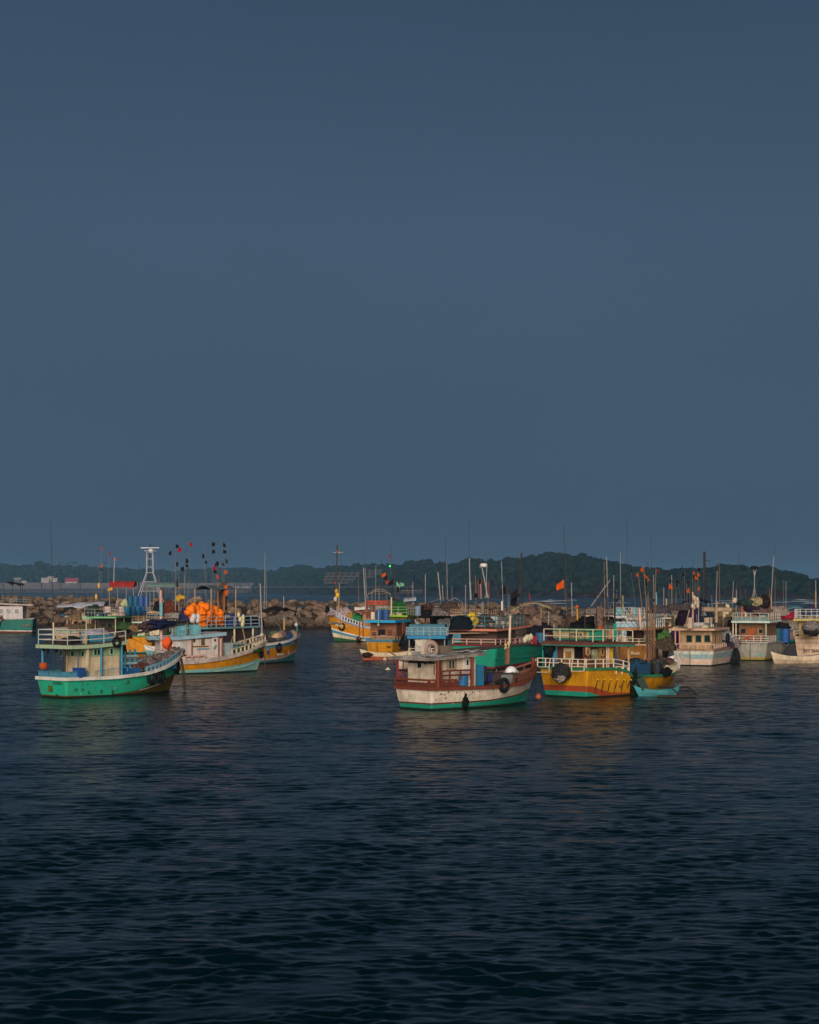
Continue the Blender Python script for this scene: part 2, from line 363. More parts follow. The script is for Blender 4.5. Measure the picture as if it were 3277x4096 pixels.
def round_tree(px, yt, yb, wpx, d, label, group=None, tall=False):
    r = empty('tree', W(px, yb, d)); h = (yb - yt) * d / FP; w = wpx * d / FP / 2; tag(r, label, 'tree', group)
    MB().tube((0, 0, -2), (0, 0, h * .5), w * .12, w * .08).build('trunk', paint((.06, .045, .035)), r)
    b = MB(); rr = random.Random(int(px))
    for i in range(16 if tall else 12):
        k = rr.random(); an = rr.random() * 6.28
        if tall: c = Vector((math.cos(an) * w * .35 * (1 - k), math.sin(an) * w * .3 * (1 - k), h * (.12 + .8 * k))); s = w * (.75 - .5 * k)
        else: c = Vector((math.cos(an) * w * .55 * rr.random(), math.sin(an) * w * .5, h * (.45 + .38 * k))); s = w * (.38 + .2 * rr.random())
        v, f = ICO[2]; b.add([c + Vector(p) * s * (1 + .35 * noise.noise(Vector(p) * 2 + c)) for p in v], f)
    b.build('crown', M_CANOPY, r)
round_tree(160, 2250, 2285, 46, 4700, 'big rounded tree crown breaking the far left skyline')
round_tree(318, 2277, 2318, 12, 4450, 'narrow dark cypress-like tree beside the small red-roofed building', tall=True)
round_tree(845, 2276, 2330, 26, 4600, 'slim tree sticking up on the far shore behind the flag poles')
round_tree(932, 2270, 2330, 24, 4500, 'pointed tree on the far shore left of the long grey shed')
round_tree(1003, 2272, 2330, 22, 4450, 'feathery tree on the far shore above the long grey shed')
round_tree(1122, 2267, 2335, 30, 4100, 'tall tree at the left end of the wooded point')
round_tree(1205, 2256, 2330, 30, 3900, 'tallest tree on the wooded point left of the ruined building')

# ---- far shore buildings
M_WALLC = paint((.42, .36, .32), .5, .3, sc=.1); M_FARGREY = paint((.11, .095, .10), .6, .3, sc=.05)
def house(px0, px1, ytop, ybase, d, label, wall, roofc, storeys=1, depth=14, roofh=.35):
    c = W((px0 + px1) / 2, ybase, d); w = (px1 - px0) * d / FP; h = (ybase - ytop) * d / FP
    r = empty('house', c); tag(r, label, 'building')
    MB().box((0, depth / 2, h * (1 - roofh) / 2), (w, depth, h * (1 - roofh))).build('wall', wall, r)
    z0 = h * (1 - roofh) + .02; e = w * .04
    b = MB(); b.add([(-w / 2 - e, -e, z0), (w / 2 + e, -e, z0), (w / 2 + e, depth + e, z0), (-w / 2 - e, depth + e, z0), (-w / 2 - e, depth / 2, h), (w / 2 + e, depth / 2, h)],
                    [(0, 1, 5, 4), (2, 3, 4, 5), (1, 2, 5), (3, 0, 4), (3, 2, 1, 0)]); b.build('roof', roofc, r)
    n = max(2, int(w / 6))
    for i in range(n):
        MB().box((-w / 2 + w * (i + .5) / n, -.06, h * (1 - roofh) * .55), (w / n * .35, .1, h * (1 - roofh) * .35)).build('window', GLASS, r)
    return r
house(165, 196, 2311, 2330, 4300, 'cream house at the left end of the far beach cluster', M_WALLC, M_WALLC, roofh=.45)
house(190, 212, 2305, 2326, 4350, 'tall pale house, middle of the far beach cluster', M_WALLC, M_WALLC, roofh=.3)
house(206, 228, 2312, 2328, 4300, 'low pale house at the right end of the far beach cluster', M_WALLC, M_WALLC, roofh=.5)
house(261, 310, 2312, 2336, 4250, 'small building with a dull red roof on the far beach', M_WALLC, paint((.25, .03, .05), .2, .2, sc=.1), roofh=.62)
house(56, 82, 2311, 2326, 4300, 'faint pale house at far left behind the beach', M_FARGREY, M_WALLC)
house(86, 106, 2322, 2332, 4280, 'tiny pale hut right of the faint house at far left', M_WALLC, M_WALLC)
house(936, 1030, 2331, 2354, 4050, 'long grey shed with pitched roof at the foot of the far trees', M_FARGREY, paint((.13, .14, .15), .4, .2, sc=.1), roofh=.6, depth=30)
def ruin(px0, px1, ys, ybase, d, label):
    r = empty('unfinished_building', W((px0 + px1) / 2, ybase, d)); w = (px1 - px0) * d / FP
    tag(r, label, 'building')
    mt = paint((.10, .082, .078), .5, .4, sc=.08)
    zs = [(ybase - y) * d / FP for y in ys]; k = len(zs)
    for i, z in enumerate(zs):
        ww = w * (1 - .10 * i); xo = -w * .02 * i
        MB().box((xo, 8, z), (ww, 16, .9)).build('floor_slab', mt, r)
        z0 = 0 if i == 0 else zs[i - 1]
        MB().box((xo, 14, (z0 + z) / 2), (ww * .96, 3, z - z0 - .95)).build('wall', paint((.035, .033, .036), .3, .2, sc=.1), r)
        n = max(3, int(ww / 9)); b = MB()
        for j in range(n): MB().box((xo - ww / 2 + ww * (j + .5) / n, .6, (z0 + z) / 2), (1.1, 1.1, max(.5, z - z0 - .95))).build('column', mt, r)
ruin(1462, 1550, [2322, 2308, 2295, 2281], 2338, 2950, 'unfinished concrete building with open floors on the far hillside')
ruin(1290, 1465, [2318, 2306, 2292], 2336, 3050, 'long low concrete terrace building left of the taller ruin')
def seawall(px0, px1, y, yb, d0, d1, label):
    a = W(px0, yb, d0); b_ = W(px1, yb, d1); h = (yb - y) * d0 / FP
    r = empty('sea_wall', (0, 0, 0)); tag(r, label, 'wall'); n = 14
    for i in range(n):
        p = a.lerp(b_, i / n); q = a.lerp(b_, (i + .96) / n); m = (p + q) / 2; m.z = p.z + h / 2
        MB().box((0, 0, 0), ((q - p).length, 3, h * (.8 + .3 * rnd.random())), math.atan2(q.y - p.y, q.x - p.x)).build('wall_section', M_FARGREY, r, loc=m)
seawall(-60, 1030, 2331, 2356, 4250, 4150, 'pale low sea wall along the far left beach')
MW_ = M_FARGREY; M_FARGREY = paint((.022, .022, .028), .4, .2, sc=.05)
seawall(-60, 1080, 2357, 2373, 4140, 4050, 'dark rocky embankment below the far left beach')
M_FARGREY = MW_
seawall(1020, 1650, 2345, 2352, 3700, 2480, 'low pale wall at the waterline of the wooded point')
def pier(px0, px1, y, yb, d):
    r = empty('pier', W(px0, yb, d)); w = (px1 - px0) * d / FP; h = (yb - y) * d / FP
    tag(r, 'low jetty on legs at the foot of the hill', 'jetty')
    MB().box((w / 2, 2, h), (w, 4, 1)).build('deck', M_FARGREY, r)
    for i in range(9): MB().box((w * (i + .5) / 9, 1, h / 2 - .3), (.8, .8, h)).build('pile', M_FARGREY, r)
pier(1600, 1690, 2362, 2374, 2430)
# surf breaking behind the breakwater
rs_ = random.Random(5)
b = MB()
for i in range(34):
    px = rs_.choice([rs_.uniform(2180, 2300), rs_.uniform(2850, 3250), rs_.uniform(1700, 3277)]); py = rs_.uniform(2399, 2416); d = EYE * FP / (py - HY); c = W(px, py, d); l = rs_.uniform(2, 9); n = 7
    vs_ = [];
    for k in range(n + 1):
        t = k / n; w_ = math.sin(math.pi * t) * rs_.uniform(.8, 2.2) + .1
        x = c.x + (t - .5) * l * 2; vs_ += [(x, c.y - w_, .06), (x, c.y, .06 + .35 * math.sin(math.pi * t)), (x, c.y + w_, .06)]
    fs_ = []
    for k in range(n): q = 3 * k; fs_ += [(q, q + 3, q + 4, q + 1), (q + 1, q + 4, q + 5, q + 2)]
    b.add(vs_, fs_)
o = b.build('surf', paint((.45, .48, .5), .5, .0, rough=.8, key='foam')); tag(o, 'white surf breaking on the open water behind the breakwater', 'surf', kind='stuff')

# ------------------------------------------------------------------ haze
hz = MB().box((0, 2500, 38), (9000, 5600, 79)).build('haze', [], None)
hm = bpy.data.materials.new('haze_air'); hm.use_nodes = True; nt = hm.node_tree; nt.nodes.clear()
ho = N(nt, 'ShaderNodeOutputMaterial'); hv = N(nt, 'ShaderNodeVolumePrincipled'); hv.inputs['Density'].default_value = HAZE = 7.5e-5
hv.inputs['Color'].default_value = (.30, .62, 1, 1); nt.links.new(hv.outputs[0], ho.inputs['Volume'])
hz.data.materials.append(hm); tag(hz, 'faint bluish haze over the harbour and far hills', 'haze', kind='stuff')

# ------------------------------------------------------------------ breakwater
def breakwater():
    root = empty('breakwater', (0, 0, 0)); tag(root, 'breakwater of big brown boulders running behind the boats', 'breakwater')
    BWD = interp([(-200, 376), (0, 370), (600, 352), (1250, 332), (1700, 318), (2400, 292), (3400, 268)]); BWT = interp([(-200, 2376), (0, 2379), (500, 2386), (1000, 2398), (1700, 2408), (2400, 2424), (3400, 2436)])
    m = bpy.data.materials.new('boulder'); m.use_nodes = True; nt = m.node_tree; L = nt.links.new
    b = nt.nodes['Principled BSDF']; b.inputs['Roughness'].default_value = .85; b.inputs['Specular IOR Level'].default_value = .2
    t = N(nt, 'ShaderNodeTexCoord'); n1 = N(nt, 'ShaderNodeTexNoise'); n1.inputs['Scale'].default_value = 1.6; n1.inputs['Detail'].default_value = 9; n1.inputs['Roughness'].default_value = .7
    oi = N(nt, 'ShaderNodeObjectInfo'); L(t.outputs['Object'], n1.inputs['Vector'])
    cr = N(nt, 'ShaderNodeValToRGB'); cr.color_ramp.elements[0].color = (.11, .08, .06, 1); cr.color_ramp.elements[1].color = (.36, .25, .175, 1); e = cr.color_ramp.elements.new(.5); e.color = (.22, .16, .12, 1)
    L(oi.outputs['Random'], cr.inputs[0])
    x = N(nt, 'ShaderNodeMix', data_type='RGBA', blend_type='MULTIPLY'); x.inputs[0].default_value = .85
    c2 = N(nt, 'ShaderNodeValToRGB'); c2.color_ramp.elements[0].position = .3; c2.color_ramp.elements[1].position = .65; c2.color_ramp.elements[0].color = (.22, .19, .17, 1)
    L(n1.outputs[0], c2.inputs[0]); L(cr.outputs[0], x.inputs[6]); L(c2.outputs[0], x.inputs[7])
    g = N(nt, 'ShaderNodeNewGeometry'); sz = N(nt, 'ShaderNodeSeparateXYZ'); L(g.outputs['Position'], sz.inputs[0])
    wet = N(nt, 'ShaderNodeMapRange'); wet.inputs[1].default_value = .3; wet.inputs[2].default_value = 1.3; wet.inputs[3].default_value = .18; wet.inputs[4].default_value = 1; L(sz.outputs['Z'], wet.inputs[0])   # wet, weed-dark tide line
    x2 = N(nt, 'ShaderNodeVectorMath', operation='SCALE'); L(x.outputs[2], x2.inputs[0]); L(wet.outputs[0], x2.inputs['Scale'])
    L(x2.outputs[0], b.inputs['Base Color'])
    bp = N(nt, 'ShaderNodeBump'); bp.inputs['Strength'].default_value = .6; bp.inputs['Distance'].default_value = .25; L(n1.outputs[0], bp.inputs['Height']); L(bp.outputs[0], b.inputs['Normal'])
    # boulder shapes: spheres cut by random planes
    rs = random.Random(21); meshes = []; arr = []
    for i in range(14):
        v, f = ICO[3]; v = [Vector(p) for p in v]
        for _ in range(11):
            nrm = Vector((rs.gauss(0, 1), rs.gauss(0, 1), rs.gauss(0, 1))).normalized(); c = rs.uniform(.42, .78)
            v = [p - nrm * max(0, p.dot(nrm) - c) for p in v]
        v = [p * (1 + .10 * noise.noise(p * 3.5 + Vector((i, 0, 0)))) for p in v]
        me = bpy.data.meshes.new('rock'); me.from_pydata([tuple(p) for p in v], [], f); me.materials.append(m); me.update(); meshes.append(me)
        arr.append((np.array([tuple(p) for p in v]), np.array(f)))
    spots = []
    px = -130
    while px < 3400:
        d = BWD(px); step = 0
        top = EYE - (BWT(px) - HY) * (d + 6) / FP
        row = 0
        for t in (0.0, .17, .34, .5, .67, .84, 1.0, 1.12):
            r = rs.choice((rs.uniform(.6, .9), rs.uniform(.85, 1.35))) * (1.22 if t < .9 else 1.0); pp = px + rs.uniform(-22, 22) + (25 if row % 2 else 0)
            dd = d + t * 6.5 + rs.uniform(-.6, .6) if t <= 1 else d + 9
            z = lerp(-.3, top - .9, min(t, 1)) + rs.uniform(-.25, .3)
            spots.append((pp, (pp - PX0) * dd / FP, dd, z, r)); row += 1
        px += 34 * rs.uniform(.82, 1.08)
    vis = [s for s in spots if s[0] < 2720 and s[2] < BWD(s[0]) + 8]; vis.sort(key=lambda s: -s[4]); keep = set(id(s) for s in vis[:300]); rest = []
    for s in spots:
        sh = (rs.uniform(1.0, 1.45), rs.uniform(.8, 1.1), rs.uniform(.62, .9))
        if id(s) in keep:
            o = bpy.data.objects.new('rock', rs.choice(meshes)); COL.objects.link(o); o.parent = root; o.location = s[1:4]; o.scale = tuple(k * s[4] for k in sh)
            o.rotation_euler = (rs.uniform(-.5, .5), rs.uniform(-.5, .5), rs.uniform(0, 6.28))
        else: rest.append((s[1], s[2], s[3], s[4] * 1.2, s[4] * .8))
    for _ in range(420):     # small stones filling the gaps
        pp = rs.uniform(-150, 3400); t = rs.random(); d = BWD(pp); top = EYE - (BWT(pp) - HY) * (d + 6) / FP; dd = d + t * 6.5 + .6
        rest.append(((pp - PX0) * dd / FP, dd, lerp(-.3, top - .9, t), rs.uniform(.5, .95), rs.uniform(.4, .75)))
    so_ = scatter_mesh('small_rocks', rest, arr, m, '', '', 9, root)
    b = MB(); pxs = list(range(-250, 3500, 60)); v = []; f = []
    for px in pxs:
        d = BWD(px); top = EYE - (BWT(px) - HY) * (d + 6) / FP
        for dd, z in ((d - .5, -1.2), (d + 6, top - 1.5), (d + 11, top - 1.6), (d + 20, -1.5)): v.append(((px - PX0) * dd / FP, dd, z))
    for i in range(len(pxs) - 1):
        for j in range(3): f.append((4 * i + j, 4 * i + 4 + j, 4 * i + 5 + j, 4 * i + 1 + j))
    b.add(v, f); b.build('core', paint((.02, .018, .016), .4, .2, sc=.5), root)
breakwater()
# ------------------------------------------------------------------ boats
def win(B, c, n, w, h, frame, parent=None, two=False, name='window', proud=.03, pane=None):
    """a framed window on a wall: c its centre, n the wall's outward direction (x or y axis of the boat)"""
    n = Vector(n); t = Vector((-n.y, n.x, 0)); c = Vector(c)
    def slab(a, b, z0, z1, d0, d1, mb):
        P = [c + t * q + n * r + Vector((0, 0, z)) for z in (z0, z1) for q, r in ((a, d0), (b, d0), (b, d1), (a, d1))]
        mb.add(P, [(3, 2, 1, 0), (4, 5, 6, 7), (0, 1, 5, 4), (1, 2, 6, 5), (2, 3, 7, 6), (3, 0, 4, 7)])
    f = .05; m = MB()
    slab(-w / 2 - f, w / 2 + f, -h / 2 - f, -h / 2, 0, proud, m); slab(-w / 2 - f, w / 2 + f, h / 2, h / 2 + f, 0, proud, m)
    slab(-w / 2 - f, -w / 2, -h / 2, h / 2, 0, proud, m); slab(w / 2, w / 2 + f, -h / 2, h / 2, 0, proud, m)
    if two: slab(-.025, .025, -h / 2, h / 2, 0, proud, m)
    o = m.build(name, frame, parent or B.root)
    p = MB(); slab(-w / 2, w / 2, -h / 2, h / 2, .002, .012, p); p.build('pane', pane or GLASS, o)
    return o

class Boat:
    def __init__(s, name, label, stern, bow, beam, group='fishing boats moored in the harbour', cat='fishing boat', L=None, th=None, ds=None):
        ds = ds or EYE * FP / (stern[1] - HY)
        p = Vector(((stern[0] - PX0) * ds / FP, ds, 0))
        if bow is not None:
            db = EYE * FP / (bow[1] - HY); q = Vector(((bow[0] - PX0) * db / FP, db, 0)); s.Lw = (q - p).length; s.th = math.atan2(q.y - p.y, q.x - p.x)
            if L: s.Lw = L
        else: s.Lw = L; s.th = R(th)
        s.p = p; s.B = beam; s.Bw = beam * .84; s.tr = .25; s.rake = 1.1; s.dep = .5
        s.f = Vector((math.cos(s.th), math.sin(s.th), 0)); s.n = Vector((-s.f.y, s.f.x, 0))
        s.root = empty(name, p, s.th); tag(s.root, label, cat, group); s.ps = 2.7; s.pw = 1.7; s.t0 = .88
    # photo pixel -> place on one of the boat's own planes (boat coordinates)
    def P(s, px, py, x=None, y=None, z=None):
        dr = Vector(((px - PX0) / FP, 1, -(py - HY) / FP)); o = Vector((0, 0, EYE)) - s.p
        ol = Vector((o.dot(s.f), o.dot(s.n), o.z)); dl = Vector((dr.dot(s.f), dr.dot(s.n), dr.z))
        k = (x - ol.x) / dl.x if x is not None else (y - ol.y) / dl.y if y is not None else (z - ol.z) / dl.z
        return ol + dl * k
    def w(s, l): return s.p + s.f * l[0] + s.n * l[1] + Vector((0, 0, l[2]))
    def fS(s, u): return (s.t0 + (1 - s.t0) * math.sin(math.pi / 2 * u / .45)) if u < .45 else max(.015, 1 - ((u - .45) / .55) ** s.ps)
    def fW(s, u): return (s.t0 + (1 - s.t0) * math.sin(math.pi / 2 * u / .35)) if u < .35 else max(.02, 1 - ((u - .35) / .65) ** s.pw)
    def at(s, u, z, side, out=0.0):
        zs = s.zs(u); bs = s.fS(u) * s.B / 2; bw = s.fW(u) * s.Bw / 2; xs = -s.tr + u * (s.Lw + s.rake + s.tr); xw = u * s.Lw
        if z >= 0:
            h = z / zs; k = min(h, 1) ** .8
            return Vector((lerp(xw, xs, min(h, 1.15)), side * (lerp(bw, bs, k) + out), z))
        k = -z / .6
        return Vector((xw * (1 - .03 * k), side * (bw * (1 - .55 * k) + out), z))
    def hull(s, sheer, bands, inner=None, deckz=-.55, deckm=None, n=30, sharp=False, trim=None, trimh=.17, trimw=.14, capm=None):
        """sheer: [(u, z)], bands: [(upper edge as [(u, z)] or None, material)] from the keel up"""
        s.zs = interp(sheer) if sharp else smooth(sheer); mats = [m for _, m in bands]; ed = [interp(e) if e else None for e, _ in bands]
        us = [i / n for i in range(n + 1)]
        cols = []; rowsm = None
        for side in (-1, 1):
            for u in us:
                zs = s.zs(u); lv = [(-.6, 0), (0.0, 0)]; prev = 0.0
                for bi, e in enumerate(ed):
                    top = min(e(u), zs) if e else zs; top = max(top, prev + .002)
                    k = 2 if bi < len(ed) - 1 else 5
                    for j in range(1, k + 1): lv.append((lerp(prev, top, j / k), bi))
                    prev = top
                cols.append([s.at(u, z, side) for z, _ in lv])
                rowsm = [m for _, m in lv]
        k = len(rowsm); m = MB(); v = [p for c in cols for p in c]; f = []; mi = []
        h = n + 1
        for side in (0, 1):
            for i in range(n):
                a = (side * h + i) * k; b = a + k
                for j in range(k - 1):
                    q = (a + j, b + j, b + j + 1, a + j + 1); f.append(q if side == 0 else q[::-1]); mi.append(rowsm[j + 1])
        for j in range(k - 1):
            a = j; b = h * k + j; f.append((a, a + 1, b + 1, b)); mi.append(rowsm[j + 1])
        m.v = [tuple(p) for p in v]; m.f = f; m.m = mi
        o = m.build('hull', mats, s.root, smooth=False)
        o.data.polygons.foreach_set('use_smooth', [True] * (len(f) - (k - 1)) + [False] * (k - 1))
        # deck, bulwark lining
        dz = lambda u: s.zs(u) + deckz; m = MB(); v = []; f = []
        for u in us: u2 = min(u, .985); v += [s.at(u2, dz(u2), -1, -.07), s.at(u2, dz(u2), 1, -.07)]
        for i in range(n): f.append((2 * i, 2 * i + 2, 2 * i + 3, 2 * i + 1))
        m.add(v, f); m.build('deck', deckm or paint((.16, .13, .10), .5, .1), s.root)
        m = MB()
        for side in (-1, 1):
            v = []; f = []
            for u in us: u2 = min(u, .985); v += [s.at(u2, dz(u2) - .02, side, -.08), s.at(u2, s.zs(u2), side, -.08), s.at(u2, s.zs(u2), side, 0.0)]
            for i in range(n): a = 3 * i; f += [(a, a + 1, a + 4, a + 3), (a + 1, a + 2, a + 5, a + 4)]
            m.add(v, f)
        p0, p1 = s.at(0, dz(0), -1), s.at(0, dz(0), 1); q0, q1 = s.at(0, s.zs(0), -1), s.at(0, s.zs(0), 1); k2 = Vector((.08, 0, 0))
        m.add([p0 + k2, p1 + k2, q1 + k2, q0 + k2, q1, q0], [(0, 1, 2, 3), (3, 2, 4, 5)])
        m.build('bulwark_lining', inner or mats[-1], s.root)
        pts = [s.at(u, .045, -1, .012) for u in us] + [s.at(u, .045, 1, .012) for u in us[::-1]]
        MB().sweep(pts, .03, .13, closed=True).build('weed_line', plain((.012, .018, .010), .9), s.root)
        if trim:
            pts = [s.at(u, s.zs(u) - trimh / 2, -1, trimw / 2 - .03) for u in us] + [s.at(u, s.zs(u) - trimh / 2, 1, trimw / 2 - .03) for u in us[::-1]]
            m = MB(); m.sweep(pts, trimw, trimh, closed=True); m.build('rub_rail', trim, s.root)
        return s
    def balustrade(s, u0, u1, h, n, pm, cm, sides=(-1, 1), capw=.14, caph=.12, pw=.11, h1=None, out=-.04):
        """posts under a cap rail, standing on the gunwale from u0 to u1"""
        h1 = h1 or h
        for sd in sides:
            pts = []
            for i in range(n * 2 + 1):
                t = i / (n * 2); u = lerp(u0, u1, t); z = s.zs(u); p = s.at(u, z, sd, out); hh = lerp(h, h1, t); pts.append(p + Vector((0, 0, hh)))
                if i % 2 == 0:
                    MB().box((0, 0, hh / 2), (pw, pw, hh - .01)).build('bulwark_post', pm, s.root, loc=p, rz=math.atan2(0, 1))
            MB().sweep(pts, capw, caph).build('cap_rail', cm, s.root)
    def cabin(s, x0, x1, wd, z0, z1, mat, stern_cut=0, yc=0, name='cabin', mat2=None, zsplit=None):
        c = ((x0 + x1) / 2, yc, (z0 + z1) / 2)
        o = MB().box((0, 0, 0), (x1 - x0, wd, z1 - z0)).build(name, mat, s.root, loc=c)
        if mat2: MB().box((0, 0, 0), (x1 - x0 + .03, wd + .03, z1 - zsplit)).build('upper_band', mat2, s.root, loc=((x0 + x1) / 2, yc, (z1 + zsplit) / 2 - .003))
        return o
    def roof(s, x0, x1, wd, z, th=.18, top=None, edge=None, rise=.0, sag=.0, bow_round=.0, camber=.06, name='roof', edgeh=None, yc=0):
        nx = 14; ny = 6; top = top or paint(C_WH, .5, .1); edge = edge or top
        def hw(t): return wd / 2 * (1 if t < 1 - bow_round or not bow_round else math.sqrt(max(.08, 1 - ((t - 1 + bow_round) / bow_round) ** 2 * .85)))
        m = MB(); v = []; f = []
        zz = lambda t: z + rise * t ** 1.5 - sag * math.sin(math.pi * t)
        s.roofz = lambda x: zz(max(0, min(1, (x - x0) / (x1 - x0))))
        for i in range(nx + 1):
            t = i / nx
            for j in range(ny + 1):
                q = j / ny * 2 - 1; v.append((lerp(x0, x1, t), yc + q * hw(t), zz(t) + camber * (1 - q * q) + rnd.uniform(-.006, .006)))
        k = len(v)
        for i in range(nx + 1):
            t = i / nx
            for j in range(ny + 1): q = j / ny * 2 - 1; v.append((lerp(x0, x1, t), yc + q * hw(t), zz(t) - th))
        w_ = ny + 1; mi = []
        for i in range(nx):
            for j in range(ny):
                a = i * w_ + j; f.append((a, a + w_, a + w_ + 1, a + 1)); mi.append(0); f.append((k + a, k + a + 1, k + a + w_ + 1, k + a + w_)); mi.append(0)
            a = i * w_; f.append((a, k + a, k + a + w_, a + w_)); mi.append(0); a += ny; f.append((a, a + w_, k + a + w_, k + a)); mi.append(0)
        for j in range(ny): f.append((j, j + 1, k + j + 1, k + j)); mi.append(0); a = nx * w_ + j; f.append((a, k + a, k + a + 1, a + 1)); mi.append(0)
        m.v = v; m.f = f; m.m = mi; o = m.build(name, top, s.root)
        eh = edgeh or th * 1.05
        pts = [Vector((lerp(x0, x1, i / nx), yc - hw(i / nx), zz(i / nx) - th / 2)) for i in range(nx + 1)]; pts += [Vector((p.x, 2 * yc - p.y, p.z)) for p in pts[::-1]]
        MB().sweep(pts, .07, eh, closed=True).build('roof_edge', edge, s.root)
        return o
    def rail(s, pts, hs, mat, post=None, r=.028, every=1.2, parent=None, base=0.0, name='railing'):
        """guard rail along pts (local), rails at heights hs; posts named railing_post under it"""
        top = MB(); P = [Vector(p) for p in pts]
        g = empty(name, (0, 0, 0), 0, s.root) if parent is None else parent
        for h in hs: MB().path([p + Vector((0, 0, h)) for p in P], r, n=5).build('rail', mat, g)
        for a, b in zip(P, P[1:]):
            k = max(1, round((b - a).length / every))
            for i in range(k): q = a.lerp(b, i / k); MB().tube((0, 0, base), (0, 0, max(hs)), r * 1.15, n=5).build('railing_post', post or mat, g, loc=q)
        MB().tube((0, 0, base), (0, 0, max(hs)), r * 1.15, n=5).build('railing_post', post or mat, g, loc=P[-1])
        return g
    def post(s, p, h, mat, r=.055, name='roof_post', lean=(0, 0), n=6):
        return MB().tube((0, 0, 0), (lean[0], lean[1], h), r, n=n).build(name, mat, s.root, loc=p)
    def pole(s, a, b, mat, r=.035, r2=None, name='antenna'):
        a = Vector(a); return MB().tube((0, 0, 0), Vector(b) - a, r, r2 if r2 is not None else r * .5, n=6).build(name, mat, s.root, loc=a)
    # an upright pole seen in the photo from (px, y0) up to (px1, y1), standing on the boat's centre plane
    def mast(s, px, y0, px1, y1, mat, r=.035, r2=None, name='antenna', ly=0.0):
        a = s.P(px, y0, y=ly); k = (s.w(a)).y; b = W(px1, y1, k) - s.p; b = Vector((b.dot(s.f), b.dot(s.n), b.z)); return s.pole(a, b, mat, r, r2, name)
    def text(s, body, c, n, h, mat, sx=1.0, name='lettering'):
        cu = bpy.data.curves.new('lettering', 'FONT'); cu.body = body; cu.size = h * 1.35; cu.extrude = .006; cu.align_x = 'CENTER'; cu.align_y = 'CENTER'; cu.space_character = 1.1; cu.offset = .008
        t = bpy.data.objects.new('tmp', cu); COL.objects.link(t); me = bpy.data.meshes.new_from_object(t); bpy.data.objects.remove(t)
        me.materials.clear(); me.materials.append(mat); o = bpy.data.objects.new(name, me); COL.objects.link(o); o.parent = s.root
        n = Vector(n).normalized(); zax = n; xax = Vector((0, 0, 1)).cross(zax).normalized(); yax = zax.cross(xax)
        M = Matrix((xax * sx, yax, zax)).transposed().to_4x4(); M.translation = Vector(c); o.matrix_basis = M
        return o

# ------------------------------------------------------------------ loose things
def tyre(loc, yaw, label, R0=.34, r=.13, tilt=0.0, group='tyres hung as fenders'):
    n = 22; k = 9; v = []; f = []
    for i in range(n):
        a = 2 * math.pi * i / n
        for j in range(k):
            b = 2 * math.pi * j / k; q = R0 - r * .2 + r * math.cos(b); v.append((q * math.cos(a), r * 1.05 * math.sin(b), q * math.sin(a) * 1.05))
    for i in range(n):
        for j in range(k): f.append((i * k + j, ((i + 1) % n) * k + j, ((i + 1) % n) * k + (j + 1) % k, i * k + (j + 1) % k))
    m = MB(); m.add(v, f); o = m.build('tyre', plain(C_BK, .8), None, smooth=True, loc=loc, rz=yaw); o.rotation_euler = (tilt, 0, yaw)
    return tag(o, label, 'tyre', group)
def drum(loc, r, h, col, label, name='barrel', group='barrels on the boats', lidc=None):
    m = MB(); p = [(r * .96, 0), (r, h * .04)]
    for q in (.3, .62): p += [(r, h * (q - .03)), (r * 1.045, h * q), (r, h * (q + .03))]
    p += [(r, h * .93), (r * .96, h * .97), (r * .9, h * .97), (r * .9, h), (r * .3, h)]
    m.lathe(p, n=18); o = m.build(name, paint(col, .25, .2, .4), None, loc=loc); return tag(o, label, 'barrel', group)
def crate(loc, dims, rz, col, label, name='crate', cat='crate', group=None, m=None):
    r = empty(name, loc, rz); tag(r, label, cat, group); x, y, z = dims; t = .03; mt = m or paint(col, .35, .2)
    b = MB(); b.box((0, 0, t / 2), (x, y, t))
    for c, d in (((0, -y / 2 + t / 2, z / 2), (x, t, z - .01)), ((0, y / 2 - t / 2, z / 2), (x, t, z - .01)), ((-x / 2 + t / 2, 0, z / 2), (t, y - 2.2 * t, z - .01)), ((x / 2 - t / 2, 0, z / 2), (t, y - 2.2 * t, z - .01))): b.box(c, d)
    b.build('box', mt, r); MB().sweep([(-x / 2, -y / 2, z), (x / 2, -y / 2, z), (x / 2, y / 2, z), (-x / 2, y / 2, z)], .06, .06, closed=True).build('rim', mt, r)
    return r
def heap(loc, sx, sy, sz, col, label, name='net_pile', cat='fishing net', rz=0, seed=None, amp=.4, mat=None, group=None, fr=1.8, cut=True):
    sd = seed if seed is not None else loc[0] * 3.1 + loc[1] * .7; v, f = ICO[4]; m = MB(); vv = []
    for p in v:
        p = Vector(p); k = 1 + amp * noise.noise(p * fr + Vector((sd, 0, 0))) + amp * .45 * noise.noise(p * fr * 2.7 + Vector((0, sd, 0))) + amp * .22 * noise.noise(p * fr * 7 + Vector((0, 0, sd)))
        q = Vector((p.x * k * sx, p.y * k * sy, p.z * k * sz)); q.z = max(q.z, -.05 * sz) if cut else q.z; vv.append(q)
    m.add(vv, f); o = m.build(name, mat or net(col), None, smooth=True, loc=loc, rz=rz); return tag(o, label, cat, group)
def ball(loc, r, col, label, name='buoy', cat='buoy', group=None, sz=1.0, mat=None):
    v, f = ICO[3]; m = MB(); m.add([(p[0] * r, p[1] * r, p[2] * r * sz) for p in v], f); m.tube((0, 0, r * sz * .9), (0, 0, r * sz * 1.15), r * .25)
    o = m.build(name, mat or paint(col, .2, .1, .4), None, smooth=True, loc=loc); return tag(o, label, cat, group)
